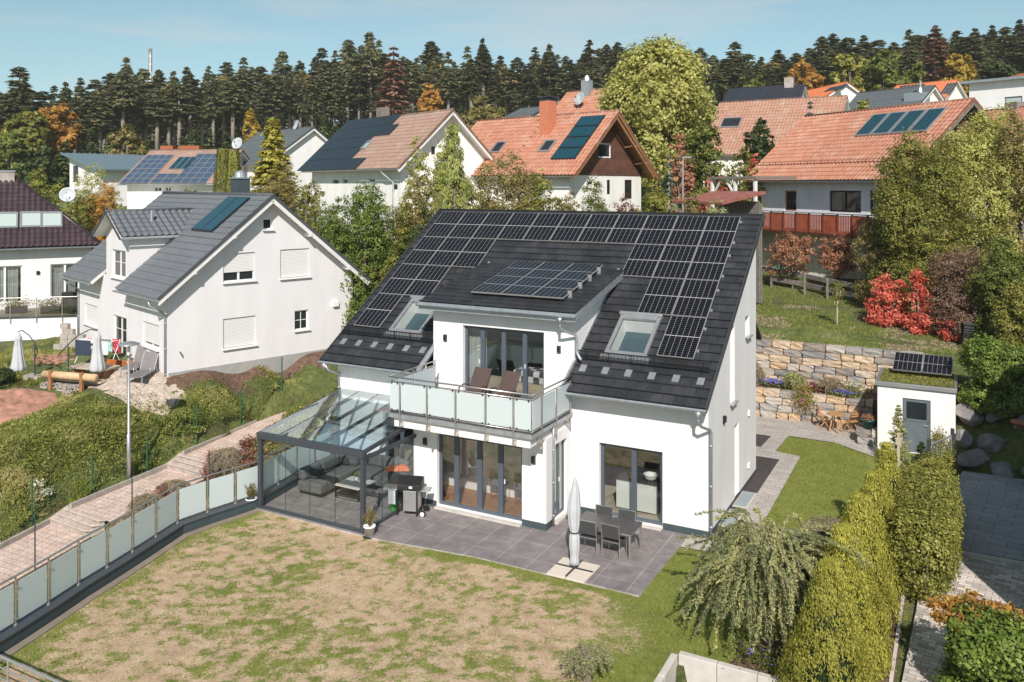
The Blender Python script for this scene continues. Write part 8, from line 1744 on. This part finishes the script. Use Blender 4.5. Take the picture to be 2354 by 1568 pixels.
# weeping shrub
def arching(name, label, loc, nst, H, R, mat, leaf, per, bark='bark', cat='shrub', droop=1.0, tone=.5, aspl=.35, trunk=False):
    t = thing(name, label, cat, tuple(loc)); P, Nn, U_, rn = [], [], [], []; q = MB()
    if trunk: q.tube([(0, 0, -.1), (.02, 0, H*.8)], [.06, .05], 8)
    for k in range(nst):
        a = random.uniform(0, 2*pi); Rr = R*random.uniform(.25, 1.08)**.7; hh = H*(random.uniform(.62, 1.08) if trunk else random.uniform(.78, 1.06)); b0 = V3((0, 0, H*.55 if trunk else 0)); ds = []
        endz = hh*max(.02, 1-droop*random.uniform(.1 if (trunk and random.random() < .25) else .55, 1.2 if trunk else 1.)); tn = random.random()*tone
        if trunk and k % 6 == 0: Rr = R*random.uniform(.55, 1.3); hh = H*random.uniform(.85, 1.2); endz = hh*random.uniform(.62, .97)
        for i in range(9):
            f = i/8; r = Rr*(f**.8); z = b0.z+(hh-b0.z)*min(1, f*2.6)**.6 if f < .4 else hh-(hh-endz)*((f-.4)/.6)**1.6
            wob = .10*sin(f*5+k); ds.append(V3((r*cos(a)+wob*-sin(a), r*sin(a)+wob*cos(a), z)))
        q.tube(ds, [.012*(1-i/9)+.003 for i in range(9)], 3, False)
        ds = np.array([tuple(v) for v in ds]); s = RNG.uniform(.22 if trunk else .05, 1, per)*8; i0 = np.clip(s.astype(int), 0, 7); fr = (s-i0)[:, None]
        C = ds[i0]*(1-fr)+ds[i0+1]*fr; T__ = ds[i0+1]-ds[i0]; T__ /= np.linalg.norm(T__, axis=1, keepdims=True)
        off = RNG.normal(0, .022, (per, 3)); P.append(C+off); Nn.append(off*10+[0, 0, .8]); U_.append(T__*.8+RNG.normal(0, .5, (per, 3))); rn.append(np.clip(tn+RNG.uniform(0, 1-tone, per), 0, 1))
    q.build('branches', M[bark], t); leafobj('foliage', leafquads(np.concatenate(P), np.concatenate(Nn), leaf, aspl, spread=.5, updir=np.concatenate(U_)), LM[mat] if isinstance(mat, str) else mat, t, np.concatenate(rn)); return t
arching('weeping_shrub', 'large grey-green weeping standard shrub with arching branches beside the golden thujas', (2.45, -4.55, 0), 330, 2.15, 1.75, 'silver', .075, 230, trunk=True, droop=.66, tone=.6)
arching('ornamental_grass', 'tall green fountain grass clump behind the weeping shrub', (3.15, .25, 0), 520, .95, .95, 'greeny', .14, 16, aspl=.10, droop=.8)
arching('dark_low_shrub', 'small grey-green spiky shrub at the bottom edge of the dry lawn', (-.35, -7.75, 0), 110, .6, .55, 'silver', .05, 60, droop=.3)
rs_ = (6.95, -4.75, .0)
rbush = broadleaf('red_tipped_bush', 'glossy green bush with orange young leaf tips in the bottom right corner', 'shrub', rs_, 1.75, 2.5, 'glossy', .095, 30000, 0, shrub=True, cr=.22, shell=.7)
P, Nn, rn = clumps([(-.45, .35, 1.45, 1.0, .75, .28, 1)], 130, 16, .13, .4); rbush.rotation_euler = (0, 0, 0); leafobj('orange_tips', leafquads(P, Nn, .12, .4), LM['orange'], rbush, rn)
arching('yellow_flowers', 'low yellow-flecked plant under the left thujas', (3.45, -1.0, 0), 60, .5, .4, 'yellow', .05, 40)
t = thing('violet_cranesbill', 'low green plant with violet flowers under the weeping shrub', 'flowering plant', (2.9, -5.45, 0)); P = RNG.normal(0, 1, (2600, 3))*[.5, .22, .07]+[0, 0, .14]; leafobj('foliage', leafquads(P, P*0+[0, 0, 1], .05), LM['green'], t); P = RNG.normal(0, 1, (60, 3))*[.5, .22, .04]+[0, 0, .26]; leafobj('blossom', leafquads(P, P*0+[0, 0, 1], .055, .9), LM['flower'], t)
# silvery conifer + dark one at the shed
conifer('silvery_conifer', 'narrow silvery green conifer in front of the shed door', 'tree', (4.25, 8.75, 0), 2.25, .5, 'silver', base=.02, whorls=26, per=9, n_per=14, leaf=.12, droop=-.35)
conifer('dwarf_conifer', 'small dark green conical conifer beside the gate', 'tree', (4.95, 9.1, 0), 1.0, .35, 'dark', base=.02, whorls=16, per=9, n_per=14, leaf=.09, droop=-.3)
S_(2160, 28.2, 985, 1050, 60, 'greeny', 'small yellow-green shrub at the foot of the silvery conifer', 3500, .07)
# bed between the stone tiers
def bed(px, mat, r, h, kind, label, nm, n=1200, leaf=.08, y=13.95):
    p = aty(px, 880, y); x = p[0]
    if kind == 'grass': arching(nm, label, (x, y, 1.13), 160, h, r, mat, leaf, 20, aspl=.12, droop=.7)
    else:
        t = thing(nm, label, 'plant', (x, y, 1.12)); P = RNG.normal(0, .5, (n, 3))*[r, .35, h*.45]+[0, 0, h*.45]; leafobj('foliage', leafquads(P, P*0+[0, 0, 1], leaf), LM[mat], t)
        if kind != 'leaf': P = RNG.normal(0, .5, (n//7, 3))*[r, .3, .1]+[0, -.1, h*.8]; leafobj('blossom', leafquads(P, P*0+[0, -.3, 1], .07, .9), LM[kind], t)
bed(1740, 'straw', .35, .75, 'grass', 'straw-coloured grass at the left end of the stone wall bed', 'ornamental_grass', leaf=.13)
bed(1780, 'green', .7, .35, 'flower', 'low green cushion with blue-violet flowers in the stone wall bed', 'violet_flower_cushion')
bed(1825, 'silver', .45, .6, 'grass', 'spiky green yucca in the stone wall bed', 'yucca', leaf=.28); bed(1870, 'darkred', .4, .4, 'leaf', 'small reddish plant right of the yucca', 'small_perennial')
bed(1912, 'straw', .6, .6, 'grass', 'broad straw and green grass clump in the stone wall bed', 'ornamental_grass', leaf=.13); bed(1960, 'silver', .45, .6, 'white', 'white-flecked plant beside the shed in the stone wall bed', 'white_flowered_plant'); bed(1940, 'green', .5, .25, 'flower', 'low violet-flowered plant right of the straw grass', 'violet_flower_cushion', y=13.7)
t = thing('hanging_cushion_plant', 'green trailing cushion with magenta flowers hanging over the lower stone tier', 'flowering plant', tuple(aty(1848, 900, 13.1))); P = RNG.normal(0, .5, (2200, 3))*[.38, .16, .55]+[0, -.05, -.2]; leafobj('foliage', leafquads(P, P*0+[0, -1, .4], .06), LM['greeny'], t); P = RNG.normal(0, .5, (90, 3))*[.6, .16, .7]+[0, -.12, -.2]; leafobj('blossom', leafquads(P, P*0+[0, -1, .4], .06, .9), LM['pink'], t)
# left side: hedge beside patio roof, grasses, bushes on slope
for k, (x, y, h, w, m_, l) in enumerate(((-14.9, -1.2, 1.25, 1.2, 'brownish', 'low brown-green hedge bush left of the patio roof, nearest one'), (-15.1, .4, 1.3, 1.3, 'greeny', 'low yellow-green hedge bush left of the patio roof, second one'), (-15.3, 2.0, 1.4, 1.4, 'brownish', 'low brown-green hedge bush left of the patio roof, third one'), (-15.4, 3.7, 1.5, 1.4, 'green', 'green hedge bush left of the house corner'), (-15.6, 5.4, 1.5, 1.5, 'greeny', 'yellow-green hedge bush behind the left house corner'), (-15.9, 7.2, 1.6, 1.5, 'brownish', 'brown-green hedge bush farthest behind the left house corner'))):
    broadleaf('hedge_shrub', l, 'shrub', (x, y, gz(x, y)), h, w*1.15, m_, .085, 6500, 0, shrub=True)
for px, py, r, h, l in ((520, 1090, .7, .8, 'straw-coloured fountain grass beside the upper steps'), (400, 1150, .6, .55, 'straw-coloured grass clump between path and glass fence below the upper steps'), (335, 1182, .55, .5, 'small dry grass clump near the lower steps'), (600, 1060, .5, .6, 'dry grass clump just left of the patio roof')):
    arching('straw_grass', l, tuple(onground(px, py)), 300, h, r, 'straw', .15, 18, aspl=.10, droop=.75)
for px, py, w_, h_, l in ((370, 1165, .8, .6, 'small dark red shrub between path and glass fence'), (575, 1068, .8, .9, 'dark red shrub left of the patio roof post'), (484, 1108, .35, 1.0, 'upright dark red sapling by the upper steps')): broadleaf('dark_red_shrub', l, 'shrub', tuple(onground(px, py)), h_, w_, 'darkred', .07, 1500, 0, shrub=True)
def slope_bush(px, py, Z, h, w, m_, l, n=4500, leaf=.10):
    p = onground(px, py); z = p[2]; broadleaf('wild_bush', l, 'shrub', (p[0], p[1], z-.1), h, w, m_, leaf, n, 0, shrub=True)
slope_bush(425, 985, .95, .75, 1.5, 'green', 'green wild bush in the middle of the grassy slope', 5000, .08); 
for k, (px, py, h, w, m_, l) in enumerate(((345, 1000, .28, 1.9, 'greeny', 'low yellow-green weed patch left of the dark slope bush'), (60, 1010, .3, 2.4, 'wild', 'low rough grass patch at the left edge under the red earth'), (150, 1050, .28, 2.2, 'wild', 'low rough grass patch in the middle left of the slope'), (40, 1080, .3, 2.0, 'greeny', 'low green weed patch at the left edge of the slope'), (230, 1010, .35, 2.0, 'wild', 'low grassy weed patch left of the street lamp'), (520, 945, .22, 2.0, 'greeny', 'bright weed patch below the right part of the white gable'), (640, 895, .22, 1.8, 'greeny', 'bright weed patch near the solar roof corner'), (250, 985, .25, 2.2, 'wild', 'tall grass patch behind the street lamp'), (130, 965, .3, 1.8, 'wild', 'tall grass patch beside the red earth'))):
    p = onground(px, py); t = thing('weed_patch', l, 'weeds', tuple(p), random.uniform(0, 6)); n_ = 3200; Q = RNG.normal(0, .42, (n_, 2))*w; hz_ = np.clip(vnoise(Q[:, 0], Q[:, 1], 1.6, k)*1.6-.45, 0, 1)*h*1.5*RNG.uniform(.1, 1.1, n_)
    Wx, Wy = p[0]+Q[:, 0]*cos(t.rotation_euler[2])-Q[:, 1]*sin(t.rotation_euler[2]), p[1]+Q[:, 0]*sin(t.rotation_euler[2])+Q[:, 1]*cos(t.rotation_euler[2])
    P = np.stack([Q[:, 0], Q[:, 1], ground(Wx, Wy)-p[2]+hz_], 1); ok_ = Wx < np.interp(Wy, [q_[1] for q_ in PK], [q_[0] for q_ in PK])-.2; P = P[ok_]
    leafobj('foliage', leafquads(P, P*0+[0, 0, 1], .085, .5, spread=.8), LM[m_], t, np.clip(vnoise(P[:, 0], P[:, 1], 2.2, k)*1.6-.4+RNG.uniform(-.2, .2, len(P)), 0, 1))
slope_bush(2, 890, 1.8, .9, 1.0, 'dark', 'dark bush at the left edge beside the closed parasol', 2500); slope_bush(95, 1145, .1, .7, .6, 'white', 'white-blossoming wild plant on the slope by the netting fence', 260, .07)
# grass as stuff
def blades(name, X_, Y_, Z_, h, w, mat, rnd=None, lean=.35):
    n = len(X_); P = np.stack([X_, Y_, Z_+h*.45], 1); a = RNG.uniform(0, 2*pi, n)
    V = leafquads(P, np.stack([np.cos(a), np.sin(a), a*0], 1), 1., 1., spread=.1, updir=np.stack([RNG.normal(0, lean, n), RNG.normal(0, lean, n), np.ones(n)], 1)).reshape(n, 4, 3)
    c = V.mean(1, keepdims=True); up = V[:, 2:3]-V[:, 0:1]; up /= np.linalg.norm(up, axis=2, keepdims=True); sd = V[:, 1:2]-V[:, 3:4]; sd /= np.linalg.norm(sd, axis=2, keepdims=True)
    hh = (h*RNG.uniform(.5, 1.3, n))[:, None, None]; ww = (w*RNG.uniform(.6, 1.3, n))[:, None, None]
    V = np.concatenate([c-up*hh*.5-sd*ww*.5, c-up*hh*.5+sd*ww*.5, c+up*hh*.5+sd*ww*.12, c+up*hh*.5-sd*ww*.12], 1).reshape(-1, 3)
    return tag(leafobj(name, V, LM[mat], None, rnd), kind='stuff')
n = 230000; X_ = RNG.uniform(-13, 4.9, n); Y_ = RNG.uniform(-16, 10.8, n); D = drymask(X_, Y_); fx_ = np.interp(Y_, [p_[1] for p_ in fp[:12]], [p_[0] for p_ in fp[:12]])+.55
ok = (X_ > fx_) & ~((Y_ < -5.8) & (X_ > .8)) & ~((Y_ > -4.0) & (X_ < -.56)) & ~((Y_ > -.9) & (X_ < 1.1) & (Y_ < 8.6)) & ~((Y_ >= 8.5) & (X_ < .25)) & (X_ < np.where(Y_ > 3.4, 4.6, 3.9)) & ~((Y_ > -4.37) & (X_ < -8.2)) & ~((Y_ > 8.6) & (X_ > 3.3)) & ~((X_ > 1.9) & (Y_ < -4.6)) & ((X_+Y_*.12 < 4.3+0*Y_) | (Y_ < 5))
ok &= ((X_ < 3.38-.0) | (Y_ < 9.7)) & ~((Y_ > 10.8)) & ~((Y_ > 9.7+(3.38-X_)*.75) & (X_ > 1.93))
g_ = ok & (RNG.uniform(0, 1, n) > D*1.05+.12); d_ = ok & ~g_ & (RNG.uniform(0, 1, n) < .5)
blades('grass', X_[g_], Y_[g_], X_[g_]*0-.005, .07, .017, 'grassg'); blades('dry_grass', X_[d_], Y_[d_], X_[d_]*0-.008, .035, .012, 'drygrass', lean=1.2)
# slope grass
n = 240000; X_ = RNG.uniform(-34, -18.9, n); Y_ = RNG.uniform(-16, 14, n); ok = (vnoise(X_, Y_, .6, 77, 3) > .36)
kx_ = np.interp(Y_, [p[1] for p in PK], [p[0] for p in PK]); ok &= X_ < kx_-.15
tl = (X_-AP['x0'])*cos(AP['yaw'])+(Y_-AP['y0'])*sin(AP['yaw']); tt = -(X_-AP['x0'])*sin(AP['yaw'])+(Y_-AP['y0'])*cos(AP['yaw']); ok &= ~((tl < .9) & (tt > -2.6) & (tl > -9)) & ~((tl < .3) & (tt > -.2))
for (a, b, r) in [(atz(15, 935, 1.25)[0], atz(15, 935, 1.25)[1], 1.9)]: ok &= ((X_-a)**2+(Y_-b)**2) > r*r
X_, Y_ = X_[ok], Y_[ok]; tl_n = vnoise(X_, Y_, 1.1, 91, 2) > .55; cn = np.clip(vnoise(X_, Y_, .9, 5)*2.4-.6+RNG.uniform(-.3, .3, len(X_)), 0, 1); blades('wild_grass', X_[tl_n], Y_[tl_n], ground(X_[tl_n], Y_[tl_n]), .24, .05, 'wild', rnd=cn[tl_n], lean=.7); tl_n = ~tl_n; blades('short_wild_grass', X_[tl_n], Y_[tl_n], ground(X_[tl_n], Y_[tl_n]), .10, .04, 'wild', rnd=cn[tl_n], lean=.9)
n = 42000; X_ = RNG.uniform(-9, 11, n); Y_ = RNG.uniform(15.4, 34, n); ok = vnoise(X_, Y_, .5, 31, 3) > .42; X_, Y_ = X_[ok], Y_[ok]; blades('upper_lawn_grass', X_, Y_, ground(X_, Y_), .10, .035, 'grassg', lean=.6)
n = 60000; X_ = RNG.uniform(-9, 11, n); Y_ = RNG.uniform(15.4, 34, n); ok = (vnoise(X_, Y_, .5, 31, 3)+.25*vnoise(X_, Y_, 3, 4, 2) < .60-.02*(Y_-15)); X_, Y_ = X_[ok], Y_[ok]; blades('upper_lawn_dry_grass', X_, Y_, ground(X_, Y_)+.02, .05, .05, 'drygrass', lean=1.5)
n = 16000; X_ = RNG.uniform(-17.6, -13.4, n); Y_ = RNG.uniform(-14, 8, n); ok = vnoise(X_, Y_, .9, 31, 3) > .5; X_, Y_ = X_[ok], Y_[ok]; blades('bank_grass', X_, Y_, ground(X_, Y_), .10, .03, 'drygrass', lean=.6)
# ================================================================= LIGHT, SKY, CAMERA
EL = radians(38.5); AZ = radians(26)      # shadows fall towards -X sin(AZ) , +Y cos(AZ)
sd = V3((sin(AZ)*cos(EL), -cos(AZ)*cos(EL), sin(EL)))
sun = bpy.data.lights.new('sun', 'SUN'); sun.energy = 4.5; sun.angle = radians(.55); sun.color = (1, .94, .865)
so = bpy.data.objects.new('sun', sun); COL.objects.link(so); so.rotation_euler = sd.to_track_quat('Z', 'Y').to_euler()
w = bpy.data.worlds.new('World'); SC.world = w; w.use_nodes = True; nt = w.node_tree; N = nt.nodes; L = nt.links
sky = N.new('ShaderNodeTexSky'); sky.sky_type = 'NISHITA'; sky.sun_disc = False; sky.sun_elevation = EL; sky.sun_rotation = atan2(sd.x, sd.y)
sky.air_density = 1.0; sky.dust_density = .6; sky.ozone_density = 1.2; sky.altitude = 500
bg = N['Background']; bg.inputs[1].default_value = .092
tc = N.new('ShaderNodeTexCoord'); mp = N.new('ShaderNodeMapping'); mp.inputs['Scale'].default_value = (1.6, 1.6, 13); L.new(tc.outputs['Generated'], mp.inputs[0])
mp.inputs['Rotation'].default_value = (0, .05, radians(35))
nz = N.new('ShaderNodeTexNoise'); nz.inputs['Scale'].default_value = 1.7; nz.inputs['Detail'].default_value = 7; nz.inputs['Roughness'].default_value = .6; L.new(mp.outputs[0], nz.inputs['Vector'])
cr = N.new('ShaderNodeValToRGB'); cr.color_ramp.elements[0].position = .50; cr.color_ramp.elements[0].color = (0, 0, 0, 1); cr.color_ramp.elements[1].position = .78; cr.color_ramp.elements[1].color = (.5, .5, .5, 1); L.new(nz.outputs['Fac'], cr.inputs[0])
mx = N.new('ShaderNodeMix'); mx.data_type = 'RGBA'; mx.inputs[7].default_value = (6.2, 6.0, 5.8, 1); L.new(cr.outputs[0], mx.inputs[0])
hs = N.new('ShaderNodeHueSaturation'); hs.inputs['Saturation'].default_value = .80; hs.inputs['Hue'].default_value = .475; L.new(sky.outputs[0], hs.inputs['Color']); tn = N.new('ShaderNodeMix'); tn.data_type = 'RGBA'; tn.blend_type = 'MULTIPLY'; tn.inputs[0].default_value = 1; tn.inputs[7].default_value = (.76, .87, .88, 1); L.new(hs.outputs[0], tn.inputs[6]); L.new(tn.outputs[2], mx.inputs[6]); L.new(mx.outputs[2], bg.inputs[0])
hz = MB(); hz.box((-332, -82, ZLO-1.), (332, 332, max(62., ZHI+2))); hz = hz.build('haze', M['glass']); hz.data.materials.clear()
hm_ = bpy.data.materials.new('haze'); hm_.use_nodes = True; hn = hm_.node_tree; hn.nodes.clear(); ho = hn.nodes.new('ShaderNodeOutputMaterial'); hv = hn.nodes.new('ShaderNodeVolumePrincipled')
hv.inputs['Color'].default_value = (.95, .93, .90, 1); hv.inputs['Density'].default_value = .0003; hv.inputs['Anisotropy'].default_value = .1; hn.links.new(hv.outputs[0], ho.inputs['Volume']); hz.data.materials.append(hm_); tag(hz, kind='stuff')
cam = bpy.data.cameras.new('camera'); co = bpy.data.objects.new('camera', cam); COL.objects.link(co); SC.camera = co
co.location = tuple(CAM); co.rotation_euler = (radians(90), 0, TH); cam.sensor_fit = 'HORIZONTAL'; cam.sensor_width = 36; cam.lens = 36*FP/2354; cam.clip_start = .3; cam.clip_end = 2500
cam.shift_y = -(784-YH)/2354
SC.view_settings.view_transform = 'Standard'; SC.view_settings.look = 'None'; SC.view_settings.exposure = .38; SC.view_settings.gamma = 1
SC.render.engine = 'CYCLES'; SC.cycles.max_bounces = 8; SC.cycles.transparent_max_bounces = 16
SC.render.resolution_x = 1024; SC.render.resolution_y = 682
# repeated names take the plain kind name; merge roof tile pieces is not needed

def split_loose(o):
    me = o.data; n = len(me.vertices); par = list(range(n))
    def f(i):
        while par[i] != i: par[i] = par[par[i]]; i = par[i]
        return i
    for e in me.edges:
        a, b = f(e.vertices[0]), f(e.vertices[1])
        if a != b: par[a] = b
    g = {}
    for p in me.polygons: g.setdefault(f(p.vertices[0]), []).append(p.index)
    if len(g) < 2: return
    nm = me.name; mats = list(me.materials)
    for k, fs in enumerate(list(g.values())):
        vi = {}; vs = []; ff = []
        for pi_ in fs:
            q = []
            for v in me.polygons[pi_].vertices:
                if v not in vi: vi[v] = len(vs); vs.append(tuple(me.vertices[v].co))
                q.append(vi[v])
            ff.append(q)
        m2 = bpy.data.meshes.new(o.name.split('.')[0]); m2.from_pydata(vs, [], ff)
        for m_ in mats: m2.materials.append(m_)
        m2.update(); c = o.copy(); c.data = m2; COL.objects.link(c)
    bpy.data.objects.remove(o)
SPLIT = ('mounting_foot', 'module_clamp', 'verge_board', 'verge_flashing', 'verge_tiles', 'plinth', 'side_shelf', 'vent_cover', 'purlin_end', 'tile_stack', 'vent_tile', 'glass_joint', 'glass_clamp', 'door_sill', 'fascia', 'armrest', 'trestle', 'antenna_panel', 'support_post', 'leg', 'vent_tile')
users = {}
for o in bpy.data.objects:
    if o.type == 'MESH': users[o.data.name] = users.get(o.data.name, 0)+1
for o in [o for o in bpy.data.objects if o.type == 'MESH' and o.name.split('.')[0] in SPLIT and not o.children and users[o.data.name] == 1]: split_loose(o)
